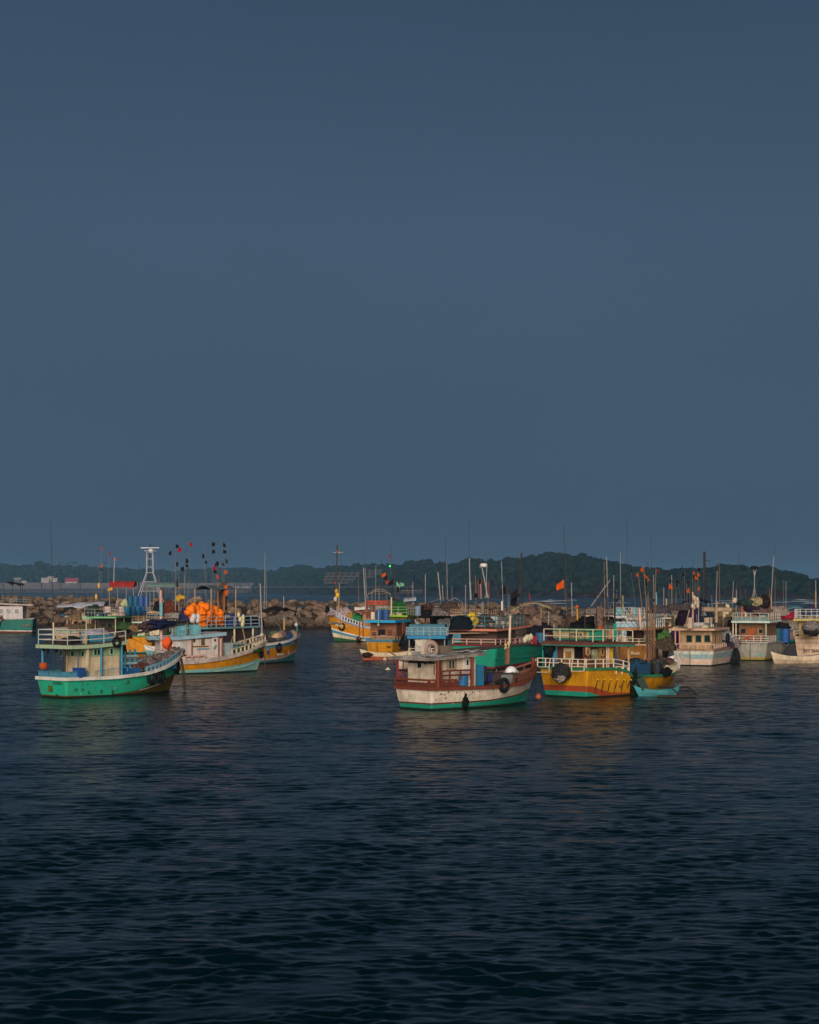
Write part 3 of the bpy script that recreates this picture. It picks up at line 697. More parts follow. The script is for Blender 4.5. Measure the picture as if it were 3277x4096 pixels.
def cloth(corners, mat, thick=.03, nx=18, ny=10, amp=.08, arch=.0, name='canopy', parent=None, seed=0, fold=2.0, sagedge=0.0):
    """a cloth stretched between four corners (a, b, c, d in order)"""
    a, b, c, d = [Vector(p) for p in corners]; v = []; f = []
    for i in range(nx + 1):
        for j in range(ny + 1):
            s, t = i / nx, j / ny; p = a.lerp(b, s).lerp(d.lerp(c, s), t)
            p.z += arch * math.sin(math.pi * t) + amp * noise.noise(Vector((s * fold * 2 + seed, t * fold, seed))) - sagedge * abs(math.sin(s * math.pi * 3)) * (1 - math.sin(math.pi * t))
            v.append(p)
    k = len(v); v += [p - Vector((0, 0, thick)) for p in v]; w = ny + 1
    for i in range(nx):
        for j in range(ny): q = i * w + j; f += [(q, q + w, q + w + 1, q + 1), (k + q, k + q + 1, k + q + w + 1, k + q + w)]
        q = i * w; f += [(q, k + q, k + q + w, q + w)]; q += ny; f += [(q, q + w, k + q + w, k + q)]
    for j in range(ny): f += [(j, j + 1, k + j + 1, k + j)]; q = nx * w + j; f += [(q, k + q, k + q + 1, q + 1)]
    m = MB(); m.add(v, f); return m.build(name, mat, parent, smooth=True)
def rope(pts, label, r=.025, group='mooring lines', col=(.05, .045, .04)):
    o = MB().path([Vector(p) - Vector(pts[0]) for p in pts], r).build('mooring_rope', plain(col, .9), None, loc=pts[0]); return tag(o, label, 'rope', group)
FC = {'orange': (.62, .10, .008), 'black': (.014, .014, .018), 'red': (.38, .01, .02), 'green': (.18, .45, .30)}
def flag(base, top, d, cols, label, group=None, pm=None, size=.75, at=(0.0,), r=.028, flip=1, pc=(.13, .11, .10)):
    """marker pole with cloth flags; base/top are photo pixels at distance d"""
    a = W(*base, d); b = W(*top, d); rt = empty('marker_flag', a); tag(rt, label, 'marker flag', group)
    MB().tube((0, 0, 0), b - a, r, r * .7, n=5).build('pole', plain(pc, .7), rt)
    for i, t in enumerate(at):
        c = (b - a) * (1 - t); s = size * d / 200; k = cols[i % len(cols)]; m = MB(); v = []; f = []
        w_ = s * rnd.uniform(.45, .8); h_ = s * rnd.uniform(.7, 1.1); dr = rnd.uniform(.15, .6); fl = flip * (1 if rnd.random() > .3 or flip < 0 else -1)
        for q in range(6):
            for z in range(5): v.append(c + Vector((fl * w_ * q / 5, .10 * math.sin(q * 1.7 + z), -h_ * z / 4 * (1 - .35 * q / 5) - dr * s * q / 5 + .04 * math.sin(q * 2.2 + z * 2))))
        v2 = [p + Vector((0, .012, 0)) for p in v]
        for q in range(5):
            for z in range(4): g = q * 5 + z; f += [(g, g + 5, g + 6, g + 1), (30 + g, 31 + g, 36 + g, 35 + g)]
        m.add(v + v2, f); m.build('flag', plain(FC[k], .8), rt)
    return rt

def stains(B, n, seed, sides=(-1,), lo=.08):
    """rust and grime runs down the planking, from the rub rail and the fastenings"""
    r_ = random.Random(seed); m = MB()
    for sd in sides:
        for i in range(n):
            u = r_.uniform(.01, .93); zs = B.zs(u) - .2; z0 = zs if r_.random() < .6 else r_.uniform(.4, .9) * zs; ln = r_.uniform(.15, .75) * (z0 - lo); w0 = r_.uniform(.15, .6) / 100; v = []; k = 5
            for j in range(k + 1):
                t = j / k; z = z0 - ln * t; du = w0 * (1 - t * .7) * (.7 + .6 * r_.random()) * .35; sh = .0015 * math.sin(j * 1.3 + i); v += [B.at(max(0, u - du + sh), z, sd, .012), B.at(u + du + sh, z, sd, .012)]
            m.add(v, [(2 * j, 2 * j + 1, 2 * j + 3, 2 * j + 2) for j in range(k)], i % 3)
    o = m.build('grime_runs', [plain((.075, .035, .018), .8), plain((.05, .045, .035), .8), plain((.13, .06, .02), .8)], B.root); o['kind'] = 'stuff'
def scuffs(B, n, seed, cols, zr=(.15, .85)):
    """scraped and repainted patches"""
    r_ = random.Random(seed); m = MB()
    for i in range(n):
        u = r_.uniform(.02, .9); z = B.zs(u) * r_.uniform(*zr); du = r_.uniform(.004, .018); dz = r_.uniform(.03, .12); k = 7; c = [B.at(max(0, u + du * math.cos(a) * r_.uniform(.5, 1.2)), max(.05, z + dz * math.sin(a) * r_.uniform(.5, 1.2)), -1, .009) for a in [2 * math.pi * q / k for q in range(k)]]
        m.add(c, [tuple(range(k))], i % len(cols))
    o = m.build('scuffs', [paint(c, .3, .3) for c in cols], B.root); o['kind'] = 'stuff'
# ------------------------------------------------------------------ palette
mW = paint(C_WH, .35, .35, rust=.2); mCR = paint(C_CREAM, .4, .35); mG = paint(C_GREEN, .25, .12); mT = paint(C_TEAL, .3, .2); mO = paint(C_OR, .3, .3); mLB = paint(C_LB, .35, .3)
mRB = paint(C_RB, .4, .2); mBR = paint(C_BR, .4, .2); mBL = paint(C_BL, .35, .2); mDB = paint(C_DB, .3, .1); mBK = plain(C_BK, .7); mGY = paint(C_GY, .4, .3); mPK = paint(C_PINK, .35, .2)
mLG = paint(C_LGREEN, .35, .3); mOL = paint((.10, .075, .012), .4, .3); mBT = paint(C_BLUET, .3, .2); mYE = paint(C_YEL, .3, .2); mTAN = paint(C_TAN, .4, .3); mMAR = paint((.16, .02, .03), .3, .2)
mCY = paint((.01, .33, .60), .2, .1); mDK = paint((.035, .03, .028), .3, .1); mPOLE = plain((.25, .25, .25), .5); mPOLED = plain((.05, .045, .045), .6); mWOOD = paint((.30, .17, .08), .4, .2); mRED = paint((.40, .05, .02), .3, .3)
TL = 'mooring lines'

# ================================================================== A: green boat, front left
A = Boat('fishing_boat', 'green hulled fishing boat with white rub rail and railed roof, front left', (214, 2791), (675, 2766), 3.5)
A.rake = 1.25
A.hull([(0, 1.40), (.35, 1.38), (.6, 1.55), (.8, 1.98), (1, 2.72)],
       [([(0, .18), (.35, .10), (.6, .30), (.8, .85), (1, 1.3)], mOL), (None, paint((.012, .38, .24), .35, .12, key='ahull', dcol=(.05, .20, .10)))], inner=mBT, trim=paint(C_WH, .5, .15, key='arub', dcol=(.35, .36, .26)), trimh=.22, trimw=.20)
m = MB().sweep([A.at(u, A.zs(u) * lerp(.18, .36, (u - .62) / .26), -1, .02) for u in [.62 + .02 * i for i in range(14)]], .05, .07); m.build('strake', mGY, A.root)
us = [0, .04, .08, .12, .17]
pts = [A.at(u, A.zs(u), -1, -.14) + Vector((0, 0, .15)) for u in us[::-1]]; pts[-1].x += .1; pts += [Vector((p.x, -p.y, p.z)) for p in pts[::-1]]
MB().sweep(pts, .10, .32).build('stern_bulwark', mBT, A.root); MB().sweep([p + Vector((0, 0, .19)) for p in pts], .18, .07).build('stern_cap', paint((.05, .20, .27), .3, .2), A.root)
ax0 = A.P(352, 2700, y=-1.32).x; ax1 = A.P(478, 2690, y=-1.32).x
acab = paint((.62, .50, .33), .35, .35, key='acab'); A.cabin(ax0, ax1, 2.64, .8, 3.38, acab, mat2=paint((.28, .42, .22), .6, .5, key='acab2'), zsplit=2.72)
MB().box((0, 0, 0), (.16, .16, 2.5)).build('corner_post', mCR, A.root, loc=(ax0 - .03, -1.33, 2.1))
for px, py, w_, h_ in ((290, 2615, .30, .28), (332, 2616, .28, .28), (245, 2612, .2, .4)):
    c = A.P(px, py, x=ax0 - .02); win(A, c, (-1, 0, 0), w_, h_, mLG)
for px, py, w_, h_, two in ((388, 2609, .50, .36, True), (446, 2606, .22, .34, False)):
    c = A.P(px, py, y=-1.34); win(A, c, (0, -1, 0), w_, h_, mLG, two=two)
rx0 = A.P(268, 2590, y=-1.72).x; rx1 = A.P(511, 2570, y=-1.72).x
A.roof(rx0, rx1, 3.45, 3.50, .20, top=paint((.16, .14, .12), .5, .1), edge=paint((.30, .46, .30), .4, .3, key='aedge', dcol=(.45, .42, .28)), rise=.22, sag=.05, edgeh=.24)
zr = lambda x: A.roofz(x)
P_ = [Vector((x, y, zr(x) + .03)) for x, y in ((rx1 - .1, 1.62), (rx0 + 2.5, 1.62), (rx0 + .12, 1.62), (rx0 + .12, 0), (rx0 + .12, -1.62), (rx0 + 1.6, -1.62), (rx0 + 3.1, -1.62), (rx1 - .1, -1.62))]
A.rail(P_, [.33, .66], paint((.62, .62, .58), .2, .1, key='railw'), post=paint((.32, .46, .38), .2, .1, key='railg'), r=.03, every=1.1)
MB().path([p + Vector((0, 0, 1.0)) for p in P_[1:7]], .03).build('top_rail', MATS['railw'], A.root)
for i, p in enumerate(P_[1:7]): MB().tube((0, 0, .6), (0, 0, 1.0), .032, n=5).build('railing_post', MATS['railg'], A.root, loc=p)
for px, yb, dx, mt, r_ in ((170, 2680, None, mBT, .075), (214, 2682, None, paint((.01, .05, .09), .2, .1), .05), (258, 2682, None, mDK, .09), (312, 2670, None, paint((.10, .14, .2), .3, .2), .05)):
    p = A.P(px, yb, x=rx0 + .35 if px < 300 else ax0 - .5); p.z = 1.45; A.post(p, zr(p.x) - .2 - p.z, mt, r_)
for px in (405, 487):
    p = A.P(px, 2700, y=-1.60); p.z = A.zs(.3); A.post(p, zr(p.x) - .2 - p.z, mBT, .085)
A.mast(217, 2562, 213, 2488, mCR, .055, .05, 'mast_foot', ly=-.2); A.mast(213, 2490, 203, 2087, mPOLED, .035, .012, ly=-.2)
# side grab rail, transom patch, name, rust
A.rail([A.P(384, 2703, y=-1.62), A.P(455, 2692, y=-1.70), A.P(510, 2686, y=-1.72)], [.30], mBT, r=.025, every=.9)
MB().box((0, 0, 0), (.03, .50, .42)).build('transom_patch', paint((.09, .13, .02), .6, .4), A.root, loc=A.P(202, 2754, x=-.13), rz=0)
A.text('SUSMIA', A.P(229, 2733, x=-.24), (-1, 0, .10), .17, plain((.03, .12, .07)), sx=1.25)
MB().tube((0, 0, 0), (.22, 0, -1.2), .02).build('rudder_chain', mOL, A.root, loc=A.P(194, 2690, x=-.30))
MB().box((0, 0, 0), (.1, .14, .14)).build('exhaust_outlet', mDK, A.root, loc=A.P(228, 2782, x=-.08))
for px, py, w_ in ((405, 2765, .10), (450, 2768, .12), (513, 2722, .16), (331, 2758, .06)):
    c = A.P(px, py, y=-1.62); c.y -= .02
    MB().box((0, 0, 0), (w_, .05, w_ * 2.4), 0).build('hull_patch', paint((.02, .10, .03), .5, .5), A.root, loc=A.P(px, py, y=-1.63 if px > 380 else -1.58))
# foredeck balustrade, bow post and gear
A.balustrade(.60, .985, .30, 11, paint((.14, .30, .40), .3, .2), paint((.10, .28, .40), .4, .1, key='acap', dcol=(.3, .4, .45)), h1=.34, capw=.16, pw=.14)
p = A.P(727, 2610, y=0); MB().tube((0, 0, 0), (.15, 0, 1.1), .10, .08).build('bow_post', paint((.45, .58, .55), .3, .2), A.root, loc=(A.Lw + A.rake - .35, 0, 2.35))
for i, (px, yt) in enumerate(((500, 2606), (520, 2600), (540, 2596))):
    q = A.P(px, 2660, y=-.9 + .1 * i); q.z = 1.2; A.post(q, A.P(px, yt, y=q.y).z - q.z, paint((.02, .22, .38), .3, .1), .07, 'rack_post')
for z in (2.15, 2.65): 
    a_ = A.P(492, 2640, y=-.9); b_ = A.P(545, 2635, y=-.7); MB().box((0, 0, 0), ((b_ - a_).length, .05, .14)).build('rack_board', paint((.30, .46, .50), .4, .2), A.root, loc=((a_.x + b_.x) / 2, -.86, z))
hx0 = A.P(480, 2690, y=-1.45).x; hx1 = A.P(570, 2670, y=-1.45).x
MB().box((0, 0, 0), (hx1 - hx0, 2.6, 1.0)).build('fish_hold', paint((.012, .10, .26), .3, .15), A.root, loc=((hx0 + hx1) / 2, 0, 1.35))
MB().box((0, 0, 0), (1.5, 1.8, .5)).build('hatch', paint((.012, .10, .22), .3, .15), A.root, loc=(A.P(640, 2650, y=0).x, 0, 1.9))
# mast with light-blue band and its boom
mx = A.P(645, 2600, y=.2)
A.mast(646, 2600, 643, 2360, mPK, .11, .10, 'mast', ly=.2)
MB().tube((0, 0, 0), (0, 0, .95), .118).build('mast_band', mLB, A.root, loc=mx + Vector((0, 0, lerp(0, 1, 0) + (2600 - 2465) * A.w(mx).y / FP)))
a_ = A.P(500, 2540, y=.6); b_ = A.P(742, 2496, y=-.6); A.pole(a_, b_, mPOLED, .09, .06, 'boom')
blue_net = net((.02, .03, .10), (.006, .008, .02))
c_ = A.w(A.P(640, 2497, y=0)); heap(c_, 1.25, .5, .32, None, 'dark blue net bundled along the boom over the green boat', rz=A.th, mat=blue_net, cut=False)
c_ = A.w(A.P(585, 2507, y=.2)); heap(c_, .6, .4, .35, None, 'brown and navy rag bundle at the inner end of the dark boom', 'rag_bundle', 'rags', rz=A.th, mat=net((.12, .07, .06), (.01, .012, .03), 1.2), cut=False)
c_ = A.P(605, 2640, y=-.55); c_.z = 1.85; heap(A.w(c_), .85, .6, .62, (.17, .14, .14), 'grey fishing net heap behind the blue balustrade of the green boat', rz=A.th)
c_ = A.P(662, 2625, y=-.1); c_.z = 2.15; heap(A.w(c_), 1.05, .7, .62, (.22, .17, .17), 'mauve grey net heap in the bow of the green boat', rz=A.th)
c_ = A.P(560, 2650, y=-.9); c_.z = 1.8; heap(A.w(c_), .6, .5, .36, (.14, .06, .04), 'red-brown net coil beside the blue fish hold', rz=A.th)
c_ = A.P(705, 2600, y=0); c_.z = 2.5; heap(A.w(c_), .7, .5, .6, (.24, .19, .16), 'tangle of thick rope and driftwood at the bow of the green boat', 'rope_tangle', 'rope', rz=A.th, amp=.6)
heap(A.w(A.P(667, 2572, y=.1)), .40, .30, .42, None, 'bright orange oilskin bundle hung over the bow of the green boat', 'oilskin', 'oilskin', rz=A.th, cut=False, amp=.42, fr=1.2, mat=paint((.72, .09, .012), .35, .25, .7))
c_ = A.w(A.P(174, 2675, x=.05)); c_.z = 1.86
m = MB(); m.lathe([(.20, 0), (.27, .12), (.29, .42), (.26, .42), (.2, .05)], n=14); o = m.build('bucket', paint((.45, .08, .02), .4, .3), None, loc=c_); tag(o, 'orange plastic bucket on the stern corner of the green boat', 'bucket')
c_ = A.P(316, 2700, x=ax0 - .8); c_.z = 1.35; crate(A.w(c_), (.5, .75, .62), A.th, (.012, .07, .25), 'blue plastic fish basket on the aft deck of the green boat', 'fish_basket', 'basket', 'fish baskets')
# roof load
def onroof(B, px, py, y, dz=.03): c = B.P(px, py, y=y); c.z = B.roofz(c.x) + dz; return c
c_ = onroof(A, 388, 2560, .2); crate(A.w(c_), (1.9, 1.2, .45), A.th, (.02, .10, .20), 'low blue box under the lilac sacks on the green boat roof', 'deck_box', 'box', m=mBT)
c_.z += .46; heap(A.w(c_), 1.0, .6, .42, (.42, .38, .50), 'lilac sack bundle piled on the green boat roof', 'sack_bundle', 'sacks', rz=A.th, amp=.3, mat=paint((.34, .31, .42), .3, .2, .8))
c_ = onroof(A, 340, 2565, -.3); MB_ = MB().box((0, 0, .33), (.10, .42, .66)); o = MB_.build('board', mTAN, None, loc=A.w(c_), rz=A.th); tag(o, 'tan upright board leaning behind the roof rail of the green boat', 'board')
c_ = onroof(A, 240, 2565, .3); heap(A.w(c_), .9, .9, .42, (.07, .055, .055), 'dark net heap behind the stern railing on the green boat roof', rz=A.th)
c_ = onroof(A, 290, 2565, .6); heap(A.w(c_), .6, .7, .5, (.03, .03, .035), 'black net heap in the middle of the green boat roof', rz=A.th)
c_ = onroof(A, 470, 2560, .5); crate(A.w(c_), (1.1, 1.0, .36), A.th, (.13, .06, .05), 'brown crate at the front of the green boat roof', m=mBR)
c_ = onroof(A, 512, 2560, -.8); heap(A.w(c_ + Vector((0, 0, .1))), .28, .25, .34, (.10, .05, .03), 'small brown rope coil at the front edge of the green boat roof', 'rope_coil', 'rope', rz=A.th)
for i, (px, py, k) in enumerate(((174, 2594, .16), (190, 2598, .3), (226, 2596, .26))):
    c_ = A.w(A.P(px, py, x=rx0 + .3)); heap(c_, .10, .1, k, (.02, .02, .025), ('small black glove', 'long black rag', 'dark rag')[i] + ' hanging under the stern eave of the green boat', 'hanging_rag', 'rag', cut=False, amp=.5)
def side_tyre(B, px, py, label, R0=.36, out=.12, side=-1):
    y = -B.B / 2; p = None
    for _ in range(12):
        p = B.P(px, py, y=y); u = max(0, min(.98, (p.x + B.tr) / (B.Lw + B.rake + B.tr))); z = max(.05, min(p.z, B.zs(u)))
        for __ in range(3):
            q = B.at(u, z, side); u = max(0, min(.98, u + (p.x - q.x) / B.Lw))
        q = B.at(u, z, side); y = q.y + side * out
    q2 = B.at(min(u + .04, .99), z, side); yaw = math.atan2(q2.y - q.y, q2.x - q.x)
    return tyre(B.w((p.x, y, p.z)), B.th + yaw, label, R0)
side_tyre(A, 606, 2710, 'round black tyre, leftmost of the three on the green bow', .37)
side_tyre(A, 643, 2703, 'black tyre, middle of the three on the green bow', .38)
side_tyre(A, 708, 2671, 'black tyre tucked under the tip of the green bow', .36)
tyre(A.w(A.P(467, 2568, y=-1.80)), A.th, 'black tyre hung from the roof edge of the green boat', .30, .10)
bx = A.Lw + A.rake - .2
rope([A.w((bx, -.1, 2.3)), W(737, 2700, 124.5), W(742, 2762, 124.6)], 'thick dark mooring line hanging from the green bow into the water', .09)
rope([A.w((bx - .2, -.1, 2.2)), W(728, 2700, 124), W(734, 2760, 124.2)], 'thin mooring line left of the thick one under the green bow', .04)

# ================================================================== B: orange and light blue boat behind it
B = Boat('fishing_boat', 'orange and light blue fishing boat with white wheelhouse, just behind the green boat', (620, 2697), (1026, 2684), 3.5)
B.hull([(0, 1.15), (.3, 1.2), (.55, 1.5), (.8, 2.05), (1, 2.75)], [([(0, .28), (.5, .42), (.8, .75), (1, 1.15)], paint(C_LB, .4, .3, key='blb', dcol=(.3, .45, .2))), (None, mO)],
       inner=mCR, trim=paint((.50, .42, .38), .5, .2, key='brub'), trimh=.34, trimw=.14)
MB().sweep([B.at(u, B.zs(u) * lerp(.10, .30, (u - .5) / .4), -1, .02) for u in [.5 + .03 * i for i in range(15)]], .05, .07).build('strake', paint((.40, .58, .55), .3, .2), B.root)
bs = -1.45
b0 = B.P(735, 2620, y=bs).x; b1 = B.P(892, 2600, y=bs).x
B.cabin(b0 - 1.2, b1, 2.9, .7, 3.0, paint((.60, .52, .48), .35, .4, key='bcab'))
bx0 = B.P(690, 2552, y=-1.7).x; bx1 = B.P(905, 2535, y=-1.7).x
B.roof(bx0 - .6, bx1, 3.4, 3.16, .20, top=paint((.55, .55, .58), .35, .1), edge=paint((.30, .48, .58), .3, .2), rise=.34, edgeh=.28)
MB().box((0, 0, 0), (.34, .05, .72)).build('window_shutter', paint((.12, .10, .03), .5, .3), B.root, loc=B.P(812, 2564, y=bs - .03))
win(B, B.P(777, 2561, y=bs - .01), (0, -1, 0), .20, .34, mCR)
for a_, b_, y_, mt, h_ in ((768, 835, 2587, paint((.25, .12, .03), .3, .2), .12), (790, 838, 2597, mBT, .10)):
    c0 = B.P(a_, y_, y=bs - .02); c1 = B.P(b_, y_ - 2, y=bs - .02); MB().box((0, 0, 0), (c1.x - c0.x, .04, h_)).build('wall_stripe', mt, B.root, loc=((c0.x + c1.x) / 2, bs - .02, (c0.z + c1.z) / 2))
c0 = B.P(860, 2582, y=bs - .03); d_ = MB().box((0, 0, 0), (.62, .05, 1.6)).build('door', paint((.62, .56, .50), .3, .2), B.root, loc=c0)
MB().box((.0, -.03, .45), (.18, .02, .22)).build('door_window', GLASS, d_); MB().box((.02, -.03, -.15), (.16, .02, .42), tilt=.5).build('door_emblem', mBT, d_)
for px, r_ in ((768, .06), (875, .06), (889, .06)):
    p = B.P(px, 2612, y=bs - .1); p.z = 1.3; B.post(p, B.roofz(p.x) - .2 - p.z, paint((.26, .08, .05), .3, .2), r_)
p = B.P(907, 2600, y=-.9); MB().box((0, 0, 0), (1.0, 1.6, 1.35)).build('engine_casing', paint((.36, .44, .45), .5, .4), B.root, loc=(p.x + .2, 0, 1.9))
MB().box((0, 0, 0), (2.1, 1.7, .18)).build('shelf', mGY, B.root, loc=(p.x + 1.3, .5, 2.5)); MB().box((0, 0, 0), (1.9, 1.5, .3)).build('hatch_box', mBT, B.root, loc=(p.x + 1.4, .4, 2.15))
B.balustrade(.60, .97, .42, 9, mCR, paint((.42, .36, .30), .5, .2), h1=.55, pw=.12)
B.balustrade(.20, .36, .34, 3, mPK, mPK, sides=(-1,))
c_ = B.P(992, 2585, y=-.5); c_.z = 1.75; heap(B.w(c_), 1.35, .75, .62, (.03, .12, .03), 'green fishing net spread inside the bow rail of the orange and light blue boat', rz=B.th, amp=.28)
p = B.P(1050, 2560, y=0); B.mast(1050, 2580, 1041, 2334, mPOLE, .085, .06, 'bow_mast')
MB().lathe([(.13, 0), (.16, .1), (.13, .25)], n=8).build('mast_collar', mCR, B.root, loc=B.P(1048, 2545, y=0))
B.rail([onroof(B, 690, 2540, 1.5), onroof(B, 690, 2540, -1.5), onroof(B, 742, 2540, -1.55)], [.5, 1.0], mLB, every=.8)
c_ = onroof(B, 723, 2530, -.9); crate(B.w(c_), (.7, .7, .95), B.th, C_LB, 'tall light blue tub near the rail on the white roof', 'tub', 'tub', 'blue tubs')
c_ = onroof(B, 780, 2530, -.9); crate(B.w(c_), (.75, .75, .85), B.th, C_LB, 'light blue tub holding white floats on the white roof', 'tub', 'tub', 'blue tubs')
for i, (px, py) in enumerate(((770, 2480), (790, 2480), (775, 2468), (792, 2468))):
    ball(B.w(B.P(px, py, y=-.9 + .15 * (i % 2))), .24, (.62, .58, .58), 'white net float heaped in the light blue roof tub', 'float', 'net float', 'white floats in the blue tub', sz=1.2)
for i, (px, py) in enumerate(((955, 2460), (961, 2478), (972, 2487), (970, 2498), (973, 2470))):
    ball(B.w(B.P(px, py, y=.3)), .16, (.60, .55, .32), 'cream float tied to the leaning pole over the orange and blue boat', 'float', 'net float', 'cream floats on the leaning pole', sz=1.6)
B.mast(985, 2580, 955, 2440, mWOOD, .07, .05, 'gaff_pole', ly=.3)
side_tyre(B, 1046, 2620, 'dark rope fender at the stem of the orange and light blue boat', .20)
rope([B.w((B.Lw + .6, -.1, 2.2)), W(1060, 2640, 155.5), W(1060, 2683, 155.6)], 'dark double mooring line dropping from the light blue bow', .05)

# ================================================================== C: orange boat with lettering, bow right
C = Boat('fishing_boat', 'orange fishing boat with white lettering and teal bottom, third from the left', (850, 2661), (1174, 2646), 3.9)
C.rake = .9
C.hull([(0, 1.9), (.4, 1.95), (.7, 2.2), (1, 2.8)], [([(0, .3), (.5, .3), (.75, .42), (1, .95)], paint((.03, .18, .20), .3, .2)), ([(0, .55), (.5, .55), (.75, .68), (1, 1.2)], mPK), ([(0, 1.35), (.5, 1.42), (.7, 1.6), (1, 2.15)], mO), (None, paint((.10, .28, .33), .3, .2))],
       inner=mW, trim=paint((.62, .62, .64), .3, .2), trimh=.24, trimw=.12)
cs = -1.5
cb0 = C.P(900, 2540, y=cs).x; cb1 = C.P(1010, 2540, y=cs).x; C.cabin(cb0 - 1.8, cb1, 3.0, 1.3, 3.5, mDK)
cx0 = C.P(830, 2505, y=-1.8).x; cx1 = C.P(1043, 2508, y=-1.8).x
C.roof(cx0, cx1, 3.7, 3.68, .16, top=paint((.10, .12, .13), .3, .1), edge=paint((.12, .30, .33), .3, .3), rise=.05)
for px in (938, 1012): p = C.P(px, 2560, y=-1.75); p.z = 2.0; C.post(p, C.roofz(p.x) - .16 - p.z, mCR, .09)
C.rail([(x, y, C.roofz(x)) for x, y in ((cx1 - .1, 1.7), (cx1 - .1, -1.7), ((cx0 + cx1) / 2, -1.75), (cx0, -1.75))], [.25, .6, .95], paint((.35, .45, .52), .2, .1), every=1.1)
c_ = C.P(930, 2495, y=0); c_.z = C.roofz(c_.x); crate(C.w(c_), (2.0, 1.6, 1.15), C.th, (.02, .05, .20), 'blue tank on the roof beside the orange floats', 'water_tank', 'tank')
c_ = C.P(1000, 2497, y=0); c_.z = C.roofz(c_.x); heap(C.w(c_), 1.6, 1.2, .95, (.012, .014, .03), 'black net behind the dark rail right of the blue tank', rz=C.th, amp=.2)
c_ = C.P(905, 2450, y=0); c_.z = C.roofz(c_.x) + 1.05; cloth([C.w(c_ + Vector(k)) for k in ((-1.3, -.7, 0), (.3, -.7, 0), (.3, .7, 0), (-1.3, .7, 0))], mGY, .3, name='tank_cover', arch=.12); bpy.context.scene.collection.objects[-1]
tag(bpy.data.objects['tank_cover'], 'pale folded cover lying above the blue roof tank', 'cover')
fl = random.Random(3)
FLT = paint((.95, .20, .004), .08, .0, .45, key='float')
for i, (px, py, r_) in enumerate(((765, 2440, .42), (778, 2432, .42), (790, 2447, .42), (770, 2458, .42), (808, 2428, .42), (822, 2430, .40), (806, 2448, .42), (820, 2455, .42), (836, 2446, .40), (812, 2472, .42), (828, 2482, .40), (846, 2462, .40), (862, 2444, .42), (875, 2452, .40), (862, 2466, .42), (876, 2474, .42), (850, 2482, .42), (868, 2488, .40), (882, 2488, .36), (815, 2490, .40), (840, 2436, .36), (832, 2468, .42), (800, 2462, .4), (756, 2446, .36))):
    c_ = C.w(C.P(px, py, y=-.55 + .5 * fl.random())); v, f = ICO[3]; m = MB(); m.add([(Vector(p) * r_ * 1.14 * (1 + .34 * noise.noise(Vector(p) * 1.7 + Vector((i, 0, 0))))).to_tuple() for p in v], f)
    o = m.build('float', FLT, None, smooth=True, loc=c_); tag(o, 'bright orange float in the big heap on the railed roof behind the white wheelhouse', 'net float', 'orange floats heaped on the roof')
C.rail([C.P(808, 2497, y=-1.2), C.P(888, 2497, y=-1.2)], [.3, .6, .9], mDK, r=.022, every=.55, name='float_cage')
# canopy over the roof
pz = [C.P(a_, b_, y=y_) for a_, b_, y_ in ((845, 2356, -1.1), (943, 2356, -1.1))]
q0, q1 = pz; C_can = [q0, q1, Vector((q1.x, 1.1, q1.z)), Vector((q0.x, 1.1, q0.z))]
cloth(C_can, paint((.09, .13, .15), .3, .2, .5), .05, 14, 12, .04, .35, name='canopy', parent=C.root)
for q in C_can:
    C.post((q.x, q.y, C.roofz(q.x)), q.z - C.roofz(q.x), mTAN, .06, 'canopy_post')
for px, top in ((872, 2330), (897, 2340)): C.mast(px, 2450, px, top, mWOOD, .07, .06, 'stanchion', ly=-.6)
c_ = C.w(C.P(893, 2400, y=-.2)); heap(c_, .35, .3, 1.5, (.17, .08, .05), 'brown rope hanks hanging under the small grey canopy', 'rope_hank', 'rope', cut=False, amp=.5)
c_ = C.w(C.P(905, 2365, y=-.9)); heap(c_, .22, .15, .5, (.75, .16, .05), 'orange rag hanging under the small grey canopy', 'hanging_rag', 'rag', cut=False, amp=.4)
# lettering and swallow mark on the orange side
def sidept(B, px, py, out=.04, side=-1):
    y = side * B.B / 2
    for _ in range(14):
        p = B.P(px, py, y=y); u = max(0, min(.99, (p.x + B.tr) / (B.Lw + B.rake + B.tr)))
        for __ in range(4): q = B.at(u, max(0.02, p.z), side); u = max(0, min(.99, u + (p.x - q.x) / B.Lw))
        y = .5 * y + .5 * (q.y + side * out)
    q2 = B.at(min(.995, u + .03), p.z, side); q3 = B.at(u, p.z + .2, side); t = (q2 - q).normalized(); up = (q3 - q).normalized(); nn = t.cross(up)
    if nn.y * side < 0: nn = -nn
    return Vector((p.x, y, p.z)), nn
mLET = plain((.68, .66, .62), .6)
p_, n_ = sidept(C, 1123, 2617, .10); C.text('sandaru', p_, n_, .30, mLET)
p_, n_ = sidept(C, 1154, 2610, .09)
m = MB(); m.add([(-.08, 0, 0), (.12, 0, .1), (.1, 0, .55), (.0, 0, .3), (-.05, 0, .5)], [(0, 1, 2, 3, 4)]); o = m.build('bow_emblem', mLET, C.root, loc=p_ - Vector((0, .02, .25))); o.rotation_euler = (0, 0, math.atan2(n_.x, -n_.y))
p_, n_ = sidept(C, 1073, 2612, .06)
m = MB(); m.add([(-.22, 0, .35), (.0, 0, .2), (.28, 0, .5), (.2, 0, .05), (.05, 0, -.25), (-.1, 0, -.2)], [(0, 1, 2, 3, 4, 5)]); o = m.build('painted_crest', plain((.02, .05, .2), .5), C.root, loc=p_); o.rotation_euler = (0, 0, math.atan2(n_.x, -n_.y))
m = MB(); m.add([(-.2, -.012, .34), (-.02, -.012, .21), (-.04, -.012, .38)], [(0, 1, 2)]); o = m.build('crest_white', mLET, C.root, loc=p_); o.rotation_euler = (0, 0, math.atan2(n_.x, -n_.y))  # white part of the painted blue and white crest
